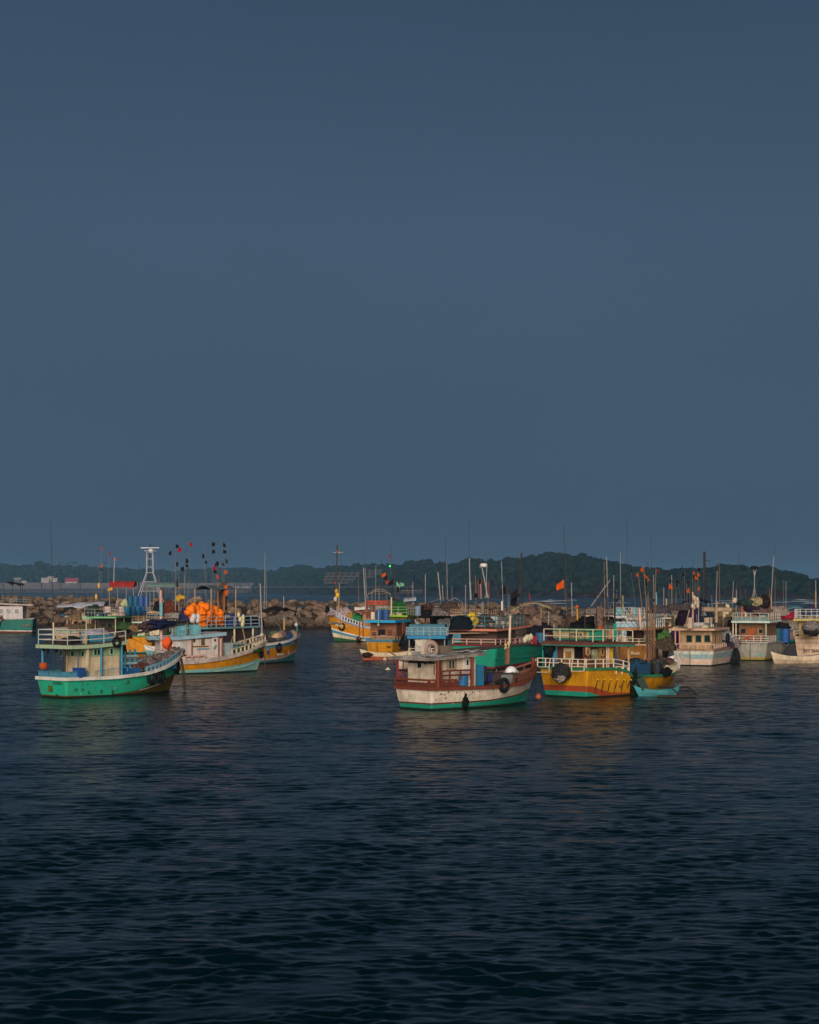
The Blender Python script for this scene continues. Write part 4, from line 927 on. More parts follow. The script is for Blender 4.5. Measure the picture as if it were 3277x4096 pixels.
side_tyre(C, 1116, 2590, 'black tyre on the orange bow with white lettering', .36)
for k, (px, py, sx, sy, sz, col, lb) in enumerate(((1092, 2535, .75, .6, .55, (.20, .22, .13), 'green grey net heap on the foredeck left of the blue box'), (1128, 2535, .8, .6, .6, (.20, .13, .13), 'mauve net heap on the foredeck above the tan sack'), (1080, 2552, .6, .5, .7, (.10, .07, .10), 'dark purple net heap at the left of the lettered boat foredeck'), (1150, 2530, .5, .4, .5, (.06, .06, .10), 'dark blue net behind the blue box on the lettered boat'), (1178, 2540, .55, .5, .72, (.40, .32, .26), 'beige net heap filling the bow tip of the lettered boat'))):
    c_ = C.P(px, py, y=-.1); c_.z = max(C.P(px, py + 12, y=-.1).z, 1.9); heap(C.w(c_), sx, sy, sz, col, lb, rz=C.th)
c_ = C.P(1112, 2550, y=-.75); heap(C.w(c_), .75, .4, .48, (.48, .34, .2), 'tan sack lying on the foredeck of the lettered orange boat', 'sack', 'sack', rz=C.th, amp=.2, mat=paint((.48, .33, .19), .3, .1, .8))
c_ = C.P(1150, 2550, y=-.6); c_.z -= .1; crate(C.w(c_), (.7, .6, .45), C.th, (.015, .08, .22), 'blue box on the foredeck of the lettered orange boat', 'deck_box', 'box')
p = Vector((C.Lw + C.rake - .35, 0, 2.7)); C.post(p, .8, mT, .07, 'bow_post'); ball(C.w(p + Vector((-.1, 0, 1.0))), .20, (.6, .62, .65), 'white ball on top of the bow post of the lettered boat', 'buoy', 'buoy')
C.mast(1137, 2520, 1135, 2385, mPOLE, .075, .05, 'bow_mast'); C.mast(1137, 2520, 1137, 2478, paint((.5, .3, .1), .2, .1), .085, .085, 'mast_sleeve')
a_ = C.P(1060, 2478, y=0); b_ = C.P(1172, 2462, y=0); C.pole(a_, b_, mGY, .06, .05, 'boom'); C.pole(C.P(1088, 2470, y=0), C.P(1122, 2508, y=0), mGY, .04, .03, 'stay')
q0 = C.P(1072, 2452, y=-.9); q1 = C.P(1192, 2446, y=-.9); o = cloth([q0, q1, q1 + Vector((0, 1.4, .1)), q0 + Vector((0, 1.4, .1))], net((.035, .03, .028), None, .6), .06, 16, 8, .25, .1, name='net_awning', parent=C.root, seed=4)
for v_ in o.data.vertices: v_.co.z += .32 * math.sin(math.pi * (v_.co.x - q0.x) / (q1.x - q0.x))
for q in (q0, q1): C.post((q.x, q.y, 2.0), q.z - 2.0, mDK, .04, 'awning_post')
C.mast(940, 2475, 938, 2300, mPOLED, .03, .02, ly=.6); C.mast(1005, 2480, 1004, 2410, mPOLED, .05, .04, 'stanchion', ly=.4)
C.mast(1057, 2450, 1060, 2210, mPOLE, .04, .02); C.mast(1066, 2450, 1064, 2280, mPOLE, .03, .02)

# ================================================================== M: white boat, centre front
M = Boat('fishing_boat', 'white hulled fishing boat with red-brown rails and green bottom, centre front', (1662, 2838), (2098, 2811), 3.5)
mm = paint((.74, .64, .52), .38, .22, key='mhull', dcol=(.24, .18, .12))
M.hull([(0, 1.40), (.45, 1.33), (.7, 1.42), (.85, 1.68), (1, 2.30)], [([(0, .34), (.5, .36), (.8, .56), (1, .9)], mG), ([(0, .44), (.5, .46), (.8, .66), (.9, .80), (1, .92)], mBR), (None, mm)],
       inner=mBR, trim=mRB, trimh=.20, trimw=.18)
us = [0, .05, .1, .15, .2]
pts = [M.at(u, M.zs(u), -1, -.05) for u in us[::-1]]; pts[-1].x -= .02; pts += [Vector((p.x, -p.y, p.z)) for p in pts[::-1]]
pts = [p + Vector((0, 0, .14)) for p in pts]
pa = paint((.14, .03, .022), .4, .2)
MB().sweep(pts, .08, .24).build('stern_bulwark', pa, M.root); MB().sweep([p + Vector((0, 0, .27)) for p in pts], .14, .11).build('stern_cap', mRB, M.root)
for i, p in enumerate(pts):
    MB().box((0, 0, .17), (.14, .14, .14)).build('cap_block', pa, M.root, loc=p)
p0 = M.at(.10, M.zs(.1), -1, -.05); p1 = M.at(.21, M.zs(.21), -1, -.05)
MB().sweep([p0 + Vector((0, 0, .40)), M.at(.17, 1.38, -1, -.05) + Vector((0, 0, .40)), M.at(.205, 1.36, -1, -.05) + Vector((0, 0, .28)), p1], .12, .10).build('rail_scroll', mRB, M.root)
mx0 = M.P(1662, 2700, x=1.2)
ms = -1.25
mc0 = M.P(1745, 2712, y=ms).x; mc1 = M.P(1903, 2700, y=ms).x
M.cabin(mc0, mc1, 2.5, .8, 3.02, paint((.66, .55, .42), .45, .3, key='mcab'))
rx0 = M.P(1712, 2625, y=-1.72).x; rx1 = M.P(1940, 2604, y=-1.72).x
M.roof(rx0, rx1, 3.45, 3.14, .16, top=paint((.36, .34, .33), .6, .2, key='mroof'), edge=paint((.34, .30, .27), .6, .4, key='medge'), rise=.22, camber=.10)
MB().box((0, 0, 0), (.05, 2.3, .13)).build('dark_band', mDK, M.root, loc=(mc0 - .03, 0, 2.82))  # dark strip across the back wall, above the windows
for px, py, w_, h_ in ((1679, 2659, .36, .36), (1703, 2653, .22, .17), (1722, 2650, .30, .17)): win(M, M.P(px, py, x=mc0 - .01), (-1, 0, 0), w_, h_, MATS['mcab'], proud=.025)
win(M, M.P(1806, 2658, y=ms - .01), (0, -1, 0), .46, .44, paint((.34, .24, .15), .3, .2), two=True, proud=.06, pane=plain((.02, .05, .06), .15))
for dx in (-.36, .36): MB().box((0, 0, 0), (.10, .06, .66)).build('window_casing', paint((.34, .24, .15), .3, .2), M.root, loc=M.P(1806, 2658, y=ms - .02) + Vector((dx, 0, 0)))
for dz in (-.32, .32): MB().box((0, 0, 0), (.62, .06, .10)).build('window_casing', paint((.34, .24, .15), .3, .2), M.root, loc=M.P(1806, 2658, y=ms - .02) + Vector((0, 0, dz)))
d_ = MB().box((0, 0, 0), (.62, .05, 1.75)).build('door', paint((.64, .58, .52), .3, .2), M.root, loc=M.P(1869, 2675, y=ms - .02)); MB().box((0, -.035, .38), (.15, .03, .30)).build('door_window', GLASS, d_)
MB().path([(0, 0, 0), (-.05, -.06, .1), (-.05, -.06, .5), (0, 0, .6)], .03).build('grab_handle', mRB, M.root, loc=M.P(1737, 2700, x=mc0 - .05))
for px, yb, y_, r_, mt in ((1752, 2728, -1.60, .13, mRB), (1889, 2722, -1.60, .10, mRB), (1765, 2722, -1.5, .05, mBR)):
    p = M.P(px, yb, y=y_); p.z = 1.25; M.post(p, M.roofz(p.x) - .15 - p.z, mt, r_)
for px, yt in ((1591, None), (1611, 2684)):
    p = M.P(px, 2712, x=rx0 + .3 if yt is None else .5); p.z = 1.75; h_ = (M.roofz(p.x) - .16 - p.z) if yt is None else .5; M.post(p, h_, paint((.24, .015, .03), .3, .2), .07)
# side rail between posts
M.rail([M.P(1768, 2722, y=-1.58), M.P(1800, 2720, y=-1.6), M.P(1885, 2716, y=-1.62)], [.28, .55], pa, r=.05, every=.9)
for px, py in ((1777, 2779), (1795, 2770), (1827, 2770), (1859, 2770), (1891, 2768), (1919, 2765), (1974, 2758), (1745, 2800)):
    p_, n_ = sidept(M, px, py, .0); MB().box((0, 0, 0), (.07, .05, .07)).build('scupper', mDK, M.root, loc=p_)
p_, n_ = sidept(M, 1862, 2805, .08)
heap(M.w(p_ - Vector((0, 0, .05))), .20, .12, .36, (.012, .02, .012), 'black weed-covered fender hanging at the waterline of the white boat', 'fender', 'fender', rz=M.th, cut=False, amp=.7, fr=2.6)
c_ = M.P(1850, 2735, y=-1.25); c_.z = 1.38; drum(M.w(c_), .35, .72, (.015, .14, .33), 'wide blue barrel on the side deck of the white boat')
c_ = M.P(1914, 2712, y=-1.0); MB().box((0, 0, 0), (.55, .6, 1.25)).build('locker', paint((.02, .17, .33), .3, .2), M.root, loc=(c_.x, -.9, 1.95))
c_ = M.P(1931, 2700, y=-.8); c_.z = 1.5; drum(M.w(c_), .26, 1.0, (.02, .025, .04), 'black drum in front of the blue locker on the white boat')
c_ = M.P(1957, 2702, y=-.4); c_.z = 1.5; crate(M.w(c_), (.7, .8, .45), M.th, (.015, .03, .14), 'navy blue box on the foredeck of the white boat', 'deck_box', 'box')
c_ = M.P(1985, 2712, y=-1.1); c1_ = M.P(2090, 2690, y=-1.1)
MB().box((0, 0, 0), ((c1_.x - c_.x), 1.9, .75)).build('fish_hold', paint((.07, .05, .045), .5, .2), M.root, loc=((c_.x + c1_.x) / 2, .1, 1.60))
MB().box((0, 0, 0), (.95, .04, .55)).build('hold_panel', paint((.22, .24, .25), .5, .3), M.root, loc=(M.P(2030, 2690, y=-.9).x, -.87, 1.62))
c_ = M.P(2045, 2660, y=-.3); m = MB(); m.add([(p[0] * .42, p[1] * .36, max(0, p[2]) * .40) for p in ICO[3][0]], ICO[3][1]); m.box((-.36, -.1, .03), (.4, .5, .05))
o = m.build('cover', paint((.70, .72, .76), .1, .05, .5), None, smooth=True, loc=M.w((c_.x, -.3, 1.99)), rz=M.th); tag(o, 'white domed cover on the dark hold of the white boat', 'cover')
M.balustrade(.66, .985, .36, 7, mBR, paint((.18, .06, .045), .4, .2), h1=.34, pw=.10, capw=.13)
bl = paint((.20, .055, .03), .4, .2); 
for sd in (-1, 1):
    us_ = [.80 + .02 * i for i in range(10)]; v = []; f = []
    for i, u in enumerate(us_): p = M.at(u, M.zs(u), sd, -.10); v += [p, p + Vector((0, 0, .02 + .30 * (i / 9) ** .8))]
    for i in range(9): f.append((2 * i, 2 * i + 2, 2 * i + 3, 2 * i + 1))
    if sd == 9: m = MB(); m.add(v, f); m.build('bow_board', bl, M.root)
for px in (2072, 2122): p = M.P(px, 2690, y=-.7); p.z = M.zs(.8) - .1; M.post(p, .62, mGY, .05, 'bitt')
p = Vector((M.Lw + M.rake - .3, 0, 2.1)); M.post(p, .75, mRB, .12, 'stem_post')
side_tyre(M, 2017, 2741, 'black tyre with blue sheen on the side of the white boat', .36)
M.mast(2031, 2655, 2031, 2583, paint((.20, .10, .06), .4, .3), .17, .16, 'mast', ly=.2); M.mast(2038, 2590, 2042, 2462, mCR, .09, .07, 'topmast', ly=.2)
a_ = M.P(1785, 2608, y=.4); b_ = M.P(2120, 2574, y=.0); M.pole(a_, b_, paint((.06, .05, .045), .3, .1), .13, .09, 'boom')
for i, (px, py, lb) in enumerate(((2108, 2552, 'a'), (2116, 2552, 'b'), (2124, 2548, 'c'), (2100, 2560, 'd'))):
    ball(M.w(M.P(px, py, y=.0)), .15, (.58, .54, .38), 'cream float in the cluster at the end of the dark boom', 'float', 'net float', 'cream floats at the boom end', sz=1.35)
for i, (px, py) in enumerate(((2022, 2586), (2034, 2580))): ball(M.w(M.P(px, py, y=.1)), .11, (.55, .42, .22), 'small yellow float lashed to the brown mast', 'float', 'net float', 'yellow floats on the brown mast', sz=1.9)
# things on its roof
c_ = onroof(M, 1690, 2606, .3, .1); crate(M.w(c_), (.65, .6, .48), M.th, (.60, .56, .46), 'white fish box, lower of two on the white boat roof', 'fish_box', 'box', 'fish boxes on the roof')
c_ = c_ + Vector((.02, .0, .5)); crate(M.w(c_), (.66, .6, .36), M.th + .1, (.66, .62, .50), 'white fish box, upper of two on the white boat roof', 'fish_box', 'box', 'fish boxes on the roof')
c_ = onroof(M, 1725, 2606, -.2, .42); tyre(M.w(c_), 0.05, 'upright pink-grey ring buoy on the white boat roof', .36, .13, group=None)
o = bpy.context.scene.collection.objects[-1]; o.name = 'ring_buoy'; o['category'] = 'ring buoy'; o.data.materials.clear(); o.data.materials.append(paint((.36, .25, .22), .5, .3)); o.scale.z = 1.15
c_ = onroof(M, 1775, 2604, .2, .08); crate(M.w(c_), (.9, .7, .40), M.th, (.20, .16, .13), 'grey-brown crate beside the ring buoy on the white boat roof', m=paint((.18, .15, .12), .5, .2))
c_ = onroof(M, 1660, 2606, .2, .06); crate(M.w(c_), (.5, .4, .22), M.th, (.25, .2, .18), 'small wire basket at the left of the fish boxes', 'wire_basket', 'basket', m=mGY)
c_ = onroof(M, 1640, 2600, .2, .04); ball(M.w(c_ + Vector((0, 0, .15))), .16, (.55, .52, .36), 'cream float left of the fish boxes on the white boat roof')
c_ = onroof(M, 1730, 2612, -1.1, .08); o = cloth([M.w(c_ + Vector(k)) for k in ((-.9, -.3, 0), (.9, -.3, 0), (.9, .4, .05), (-.9, .4, .05))], paint((.40, .46, .55), .3, .1, .4), .02, 12, 8, .12, name='metal_sheet', seed=9); tag(o, 'crumpled bluish metal sheet on the edge of the white boat roof', 'metal sheet')
c_ = onroof(M, 1900, 2600, -.9, .10); o = cloth([M.w(c_ + Vector(k)) for k in ((-1.5, -.4, 0), (.9, -.3, 0), (.9, .5, .0), (-1.5, .4, .0))], paint((.50, .50, .52), .3, .1, .5), .02, 12, 8, .16, name='metal_sheet', seed=3); tag(o, 'pale dented metal sheet at the front of the white boat roof', 'metal sheet')
rope([M.w((M.Lw + .75, -.1, 2.1)), W(2150, 2760, 112.6), W(2152, 2800, 112.7)], 'dark anchor line under the white boat bow', .03)
rope([M.w((M.Lw + .95, -.05, 2.2)), W(2166, 2790, 112.9), W(2170, 2800, 113)], 'thin line right of the orange buoy under the white boat bow', .025)
ball(W(2154, 2787, 112.5), .19, (.45, .10, .05), 'orange mooring buoy floating between the white and yellow boats')

# ================================================================== R: yellow boat, right front
Rb = Boat('fishing_boat', 'yellow hulled fishing boat with green gunwale and railed roof, front right', (2262, 2789), (2680, 2760), 4.5)
Rb.rake = .8
yl = paint((.56, .255, .008), .35, .30, key='rhull', dcol=(.30, .12, .01))
Rb.hull([(0, 2.02), (.20, 1.99), (.26, 1.90), (.325, 1.75), (.36, 1.38), (.8, 1.35), (1, 1.6)], [([(0, .42), (.04, .36), (.14, .05), (1, .04)], mG), ([(0, .80), (.05, .76), (.2, .30), (.5, .14), (1, .1)], paint((.36, .06, .02), .4, .3)), (None, yl)],
       inner=paint((.02, .20, .10), .3, .2), trim=paint((.015, .20, .10), .4, .2), trimh=.17, trimw=.12, n=44, sharp=True)
rs0 = -1.6
rc0 = Rb.P(2335, 2640, y=rs0 - .3).x + .5; rc1 = Rb.P(2455, 2640, y=rs0).x
rcab = paint((.30, .13, .06), .6, .5, key='rcab', dcol=(.08, .03, .02)); Rb.cabin(1.1, rc1, 3.2, 1.4, 3.48, rcab)
qx = Rb.P(2375, 2577, y=-2.2).x; qx1 = Rb.P(2540, 2578, y=-2.2).x
Rb.roof(min(qx, .2), qx1, 4.4, 3.72, .26, top=paint((.10, .05, .04), .4, .1), edge=paint((.16, .05, .04), .4, .3), rise=-.12, edgeh=.16)
rq0 = min(qx, .2)
MB().sweep([(rq0 + .02, 2.2, 3.50), (rq0 + .02, -2.2, 3.50), (qx1, -2.2, 3.40)], .10, .15).build('eave_trim', paint((.03, .22, .16), .4, .2), Rb.root)
rr_ = paint((.66, .56, .38), .25, .2, key='rrail')
Rb.rail([(qx1 - .1, 2.1, 3.6), (rq0 + .1, 2.1, 3.74), (rq0 + .1, -2.1, 3.74), ((rq0 + qx1) / 2, -2.1, 3.72), (qx1 - .1, -2.1, 3.62)], [.35, .80], rr_, every=1.35, r=.032)
# name board and green house on the roof
b0_ = Rb.P(2215, 2560, x=rq0 + .5); b1_ = Rb.P(2356, 2560, x=rq0 + .5)
yb0, yb1 = sorted((b0_.y, b1_.y)); MB().box((0, 0, 0), (.06, yb1 - yb0, .46)).build('name_board', paint((.46, .40, .22), .4, .3), Rb.root, loc=(rq0 + .5, (yb0 + yb1) / 2, 3.74 + .42))
MB().box((0, 0, 0), (1.2, yb1 - yb0 + .6, .14)).build('board_top', mG, Rb.root, loc=(rq0 + 1.05, (yb0 + yb1) / 2 - .3, 3.74 + .78))
MB().box((0, 0, 0), (1.0, yb1 - yb0 + .5, .6)).build('roof_locker', paint((.02, .28, .18), .3, .2), Rb.root, loc=(rq0 + 1.1, (yb0 + yb1) / 2 - .3, 3.74 + .38))
Rb.text('ENA', Rb.P(2306, 2542, x=rq0 + .44), (-1, 0, 0), .26, plain((.01, .01, .02)), sx=1.5)
c_ = Rb.P(2403, 2537, y=-1.7); o = tyre(Rb.w(c_), Rb.th, 'orange oval life ring standing at the roof rail of the yellow boat', .26, .11, group=None); o.name = 'life_ring'; o['category'] = 'life ring'; o.scale = (1, 1, 1.7); o.data.materials.clear(); o.data.materials.append(paint((.42, .07, .02), .3, .2))
c_ = Rb.P(2398, 2500, y=-1.2); heap(Rb.w(c_), .30, .25, 1.25, (.20, .14, .11), 'brown rope hanks hanging above the orange life ring', 'rope_hank', 'rope', cut=False, amp=.5)
Rb.mast(2460, 2560, 2460, 2494, mG, .12, .12, 'green_pipe', ly=-1.5); Rb.mast(2460, 2494, 2460, 2398, mDK, .07, .07, 'exhaust_pipe', ly=-1.5)
c_ = Rb.P(2462, 2400, y=-1.5); MB().tube((-.12, 0, 0), (.2, 0, .0), .10).build('exhaust_cap', mDK, Rb.root, loc=c_)
c_ = Rb.P(2345, 2525, y=.3); heap(Rb.w(c_), 1.5, .9, .95, (.012, .013, .016), 'black net heap on the roof of the yellow boat', rz=Rb.th, amp=.45)
c_ = Rb.P(2286, 2523, y=.8); heap(Rb.w(c_), .45, .5, 1.0, (.14, .085, .06), 'brown net column left of the yellow pole on the yellow boat roof', rz=Rb.th, amp=.3)
Rb.mast(2312, 2530, 2309, 2435, paint((.65, .35, .05), .1, .1), .05, .04, 'light_pole', ly=.5); ball(Rb.w(Rb.P(2309, 2427, y=.5)), .10, (.9, .12, .02), 'small orange ball topping the yellow pole on the yellow boat', 'pole_ball', 'ball')
# canopy hoops over the roof
for k, yy in enumerate((-1.3, .9)):
    a_ = Rb.P(2278, 2390, y=yy); b_ = Rb.P(2432, 2390, y=yy); hp = [a_.lerp(b_, t / 10) + Vector((0, 0, .28 * math.sin(math.pi * t / 10))) for t in range(11)]; MB().path(hp, .03).build('canopy_hoop', mPOLED, Rb.root)
    for t in (0, 4, 7, 10): Rb.post((hp[t].x, yy, 3.7), hp[t].z - 3.7, mPOLED, .03, 'canopy_post')
Rb.pole(Rb.P(2365, 2425, y=.0), Rb.P(2440, 2322, y=.0), mGY, .05, .04, 'boom')
# deckhouse face: posts, panels, doorway, blue panel
X = 1.08
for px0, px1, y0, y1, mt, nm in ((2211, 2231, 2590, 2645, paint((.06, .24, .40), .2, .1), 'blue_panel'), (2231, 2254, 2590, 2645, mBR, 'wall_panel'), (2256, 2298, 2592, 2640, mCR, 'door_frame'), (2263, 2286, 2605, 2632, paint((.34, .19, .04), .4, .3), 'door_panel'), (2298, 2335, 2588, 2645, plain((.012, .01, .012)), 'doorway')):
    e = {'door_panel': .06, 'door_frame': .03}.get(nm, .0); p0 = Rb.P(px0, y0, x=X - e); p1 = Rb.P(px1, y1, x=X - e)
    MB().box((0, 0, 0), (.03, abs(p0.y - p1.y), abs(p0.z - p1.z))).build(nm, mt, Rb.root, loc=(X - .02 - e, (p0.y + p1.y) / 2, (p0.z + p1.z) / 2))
for px0, px1, y0, y1, mt, nm in ((2343, 2362, 2590, 2618, mTAN, 'wall_panel'), (2368, 2392, 2598, 2640, paint((.36, .40, .22), .6, .6), 'wall_panel'), (2400, 2418, 2592, 2625, paint((.40, .24, .05), .5, .4), 'wall_panel'), (2436, 2452, 2590, 2650, mYE, 'wall_panel')):
    p0 = Rb.P(px0, y0, y=rs0 - .02); p1 = Rb.P(px1, y1, y=rs0 - .02); MB().box((0, 0, 0), (abs(p0.x - p1.x), .04, abs(p0.z - p1.z))).build(nm, mt, Rb.root, loc=((p0.x + p1.x) / 2, rs0 - .02, (p0.z + p1.z) / 2))
for px in (2352, 2410): win(Rb, Rb.P(px, 2608, y=rs0 - .03), (0, -1, 0), .16, .36, mTAN)
for px, mt, r_ in ((2172, mT, .05), (2336, mBR, .08)): p = Rb.P(px, 2650, x=rq0 + .3); p.z = 1.9; Rb.post(p, 1.65, mt, r_)
for px, mt, r_ in ((2434, mPK, .09), (2427, mCR, .04), (2478, mBR, .06), (2515, mTAN, .07)): p = Rb.P(px, 2660, y=-1.9); p.z = 1.5; Rb.post(p, 3.40 - p.z, mt, r_)
c_ = Rb.w(Rb.P(2196, 2598, x=rq0 + .4)); heap(c_, .35, .3, .5, (.012, .03, .03), 'black sheet hanging under the stern eave of the yellow boat', 'hanging_sheet', 'sheet', cut=False, amp=.5)
# rails round the stern, and the hung frames
us = [.20, .12, .06, 0]
sp_ = [Rb.at(u, Rb.zs(u), -1, .10) for u in us]; sp_[-1].x -= .15; pp_ = [Rb.at(.33, Rb.zs(.33), -1, .05), Rb.at(.28, Rb.zs(.28), -1, .08)] + sp_ + [Vector((sp_[-1].x, 0, sp_[-1].z)), Vector((sp_[-1].x, -sp_[-1].y, sp_[-1].z))]
Rb.rail(pp_, [.28, .56], paint((.66, .58, .48), .25, .2, key='rrail2'), r=.04, every=.75)
for px0, px1, y0, y1 in ((2140, 2197, 2668, 2689), (2287, 2337, 2667, 2685)):
    P4 = [Rb.P(a_, b_, x=-.55) for a_, b_ in ((px0, y0), (px1, y0), (px1, y1), (px0, y1))]; MB().path(P4 + [P4[0]], .035).build('hung_frame', rr_, Rb.root)
    for q in P4[:2]: Rb.pole(q, q + Vector((.12, 0, .55)), rr_, .035, .035, 'frame_arm')
c_ = Rb.P(2245, 2692, x=-.75); heap(Rb.w(c_), .70, .55, .62, None, 'big dark net bag hung over the stern of the yellow boat', 'net_bag', 'net bag', rz=Rb.th + R(90), cut=False, amp=.22, mat=net((.045, .045, .045), (.01, .012, .012), 1.4))
c_ = Rb.P(2242, 2712, x=-1.0); heap(Rb.w(c_), .42, .30, .28, None, 'tan sacking at the bottom of the dark net bag', 'sacking', 'sacking', rz=Rb.th + R(90), cut=False, amp=.3, mat=net((.34, .28, .22), (.16, .14, .12), 1.4))
c_ = Rb.w(Rb.P(2240, 2668, x=-.55)); rope([c_, c_ + Vector((0.05, -.2, -.4))], 'short lashing holding the net bag to the yellow stern', .04, group=None)
mRUST = paint((.05, .022, .01), .3, .4)
for i in range(7):
    px = 2390 + i * 26.2; p_, n_ = sidept(Rb, px, 2717, .03); MB().tube((0, 0, 0), (0, -.14, -.06), .045, n=7).build('drain_spout', mYE, Rb.root, loc=p_)
    v = []; f = []
    for k in range(7): q, _ = sidept(Rb, px - k * 1.8, 2722 + k * (8 if i < 5 else 5), .006); w_ = .02 + .05 * math.sin(k * .45); v += [q + Vector((-w_, 0, 0)), q + Vector((w_, 0, 0))]
    for k in range(6): f.append((2 * k, 2 * k + 1, 2 * k + 3, 2 * k + 2))
    m = MB(); m.add(v, f); m.build('rust_streak', mRUST, Rb.root)
# blue tarped gear, foredeck balustrade, bow
c_ = Rb.P(2540, 2695, y=-1.0); c_.z = 1.2; crate(Rb.w(c_), (1.7, 1.4, .95), Rb.th, (.012, .07, .15), 'dark blue tank amidships on the yellow boat', 'water_tank', 'tank', m=paint((.012, .07, .14), .4, .3))
c_.z = 2.15; heap(Rb.w(c_), 1.0, .8, .28, (.03, .07, .10), 'dark netting thrown over the blue tank on the yellow boat', rz=Rb.th)
Rb.rail([Rb.P(2465, 2697, y=-2.15), Rb.P(2512, 2697, y=-2.18)], [.5], rr_, r=.05, every=.6)
Rb.balustrade(.70, .93, .50, 6, mCR, mCR, h1=.5, pw=.20, capw=.16, caph=.16)
Rb.balustrade(.93, .99, .55, 2, mW, mW, h1=.8, pw=.3, capw=.2, caph=.2)
c_ = Vector((Rb.Lw + .35, -.1, 1.5)); heap(Rb.w(c_), .38, .35, .75, None, 'pale worn fairlead and rope pile at the tip of the yellow bow', 'rope_pile', 'rope', mat=net((.50, .44, .38), (.25, .22, .2)), amp=.4)
MB().path([(Rb.Lw + .55, -.25, 2.6), (Rb.Lw + .95, -.25, 2.0), (Rb.Lw + .95, -.1, 1.5), (Rb.Lw + .6, 0, 1.25)], .06).build('bow_hoop', mW, Rb.root)
c_ = Rb.P(2665, 2642, y=0); c_.z = 1.9; heap(Rb.w(c_), .9, .6, .42, (.16, .08, .08), 'reddish net bundle behind the bow of the yellow boat', rz=Rb.th)
c_ = Rb.P(2640, 2655, y=0); c_.z = 1.6; heap(Rb.w(c_), .9, .7, .75, (.07, .065, .05), 'dark net on the foredeck of the yellow boat', rz=Rb.th)
c_ = Rb.P(2625, 2665, y=-.3); c_.z = 1.35; drum(Rb.w(c_), .42, .62, (.02, .02, .025), 'squat black drum on the foredeck of the yellow boat')
c_ = Rb.P(2643, 2615, y=.4); m = MB(); m.tube((-.12, 0, 0), (.12, 0, 0), .34, n=18); m.tube((0, 0, 0), (0, 0, -1.0), .07); m.build('winch_wheel', paint((.16, .14, .13), .4, .2), Rb.root, loc=c_, rz=-R(60))
p_, n_ = sidept(Rb, 2665, 2688, .12); heap(Rb.w(p_ + Vector((0, -.05, 0))), .55, .22, .32, (.012, .013, .017), 'black bundled fender on the yellow bow', 'fender', 'fender', rz=Rb.th, cut=False, amp=.3)
p_, n_ = sidept(Rb, 2535, 2735, .10); heap(Rb.w(p_ + Vector((0, -.05, -.1))), .32, .18, 1.05, (.012, .018, .013), 'tall black net fender on the side of the yellow boat', 'fender', 'fender', rz=Rb.th, cut=False, amp=.4)
# masts and poles of the yellow boat
Rb.mast(2277, 2560, 2255, 2097, mPOLED, .045, .014, ly=1.6); Rb.mast(2290, 2480, 2286, 2330, mPOLE, .04, .03, 'stanchion', ly=1.2)
Rb.mast(2434, 2480, 2427, 2226, mPOLE, .045, .03, ly=.6)

# ---- light blue outrigger canoe in front of it
def canoe(label, p0, p1, d0, d1, hullm, topm, w_=.9, h_=.55, lift=.4, group=None, outr=1, sides=1):
    a = W(p0[0], p0[1], d0); b = W(p1[0], p1[1], d1); a.z = b.z = 0; L = (b - a).length; th = math.atan2(b.y - a.y, b.x - a.x)
    rt = empty('outrigger_canoe', a, th); tag(rt, label, 'canoe', group); n = 22; v = []; f = []; mi = []
    for i in range(n + 1):
        t = i / n; w = w_ / 2 * math.sin(math.pi * min(max(t, .02), .98)) ** .55; z = h_ + lift * (abs(2 * t - 1)) ** 2.5; x = lerp(-.35, L + .35, t) if True else 0
        xb = lerp(.1, L - .1, t)
        v += [(x, -w, z), (lerp(x, xb, .5), -w * .92, z * .45), (xb, -w * .5, -.1), (xb, w * .5, -.1), (lerp(x, xb, .5), w * .92, z * .45), (x, w, z), (x, w * .7, z - .02), (x, -w * .7, z - .02)]
    for i in range(n):
        for j in range(5): f.append((8 * i + j, 8 * i + 8 + j, 8 * i + 9 + j, 8 * i + 1 + j)); mi.append(0 if j in (0, 4) else 1)
        for j in (5, 6, 7): f.append((8 * i + j, 8 * i + 8 + j, 8 * i + 8 + (j + 1) % 8, 8 * i + (j + 1) % 8)); mi.append(2 if j == 6 else 0)
    f += [tuple(range(8)), tuple(8 * n + j for j in range(8))[::-1]]; mi += [0, 0]
    m = MB(); m.v = v; m.f = f; m.m = mi; m.build('hull', [topm, hullm, paint((.10, .07, .05), .4, .1)], rt)
    if outr:
        s_ = outr; rf = MB(); MB().tube((L * .15, s_ * 2.0, .08), (L * .95, s_ * 2.0, .08), .12, .09, n=8).build('outrigger_float', paint((.05, .05, .05), .4, .1), rt)
        for t in (.3, .72): MB().path([(L * t, -s_ * .3, h_ + .1), (L * t, s_ * 1.0, h_ + .42), (L * t, s_ * 2.0, .12)], .05).build('outrigger_boom', mPOLED, rt)
    return rt, L
rt, L = canoe('light blue outrigger canoe tied against the side of the yellow boat', (2552, 2783), (2705, 2781), 118.6, 119.2, paint((.05, .28, .32), .35, .2), paint((.05, .30, .34), .35, .2), .75, .42, .32, outr=0)
MB().tube((L * .3, -1.6, .06), (L * 1.25, -1.9, .06), .09, n=8).build('outrigger_float', mDK, rt)
for t in (.55, 1.02): MB().path([(L * t, .2, .55), (L * t + .5, -.9, .62), (L * t + .9, -1.7, .1)], .05).build('outrigger_boom', mDK, rt)
MB().path([(L * .8, 0, .6), (L + 1.0, .4, .5), (L + 1.5, .3, .1)], .045).build('outrigger_boom', mDK, rt)
MB().tube((L + .35, .8, .90), (L + .85, .8, .95), .10).build('paddle_blade', mDK, rt); MB().tube((L * .6, .5, .6), (L + .4, .8, .90), .03).build('paddle_shaft', mDK, rt)
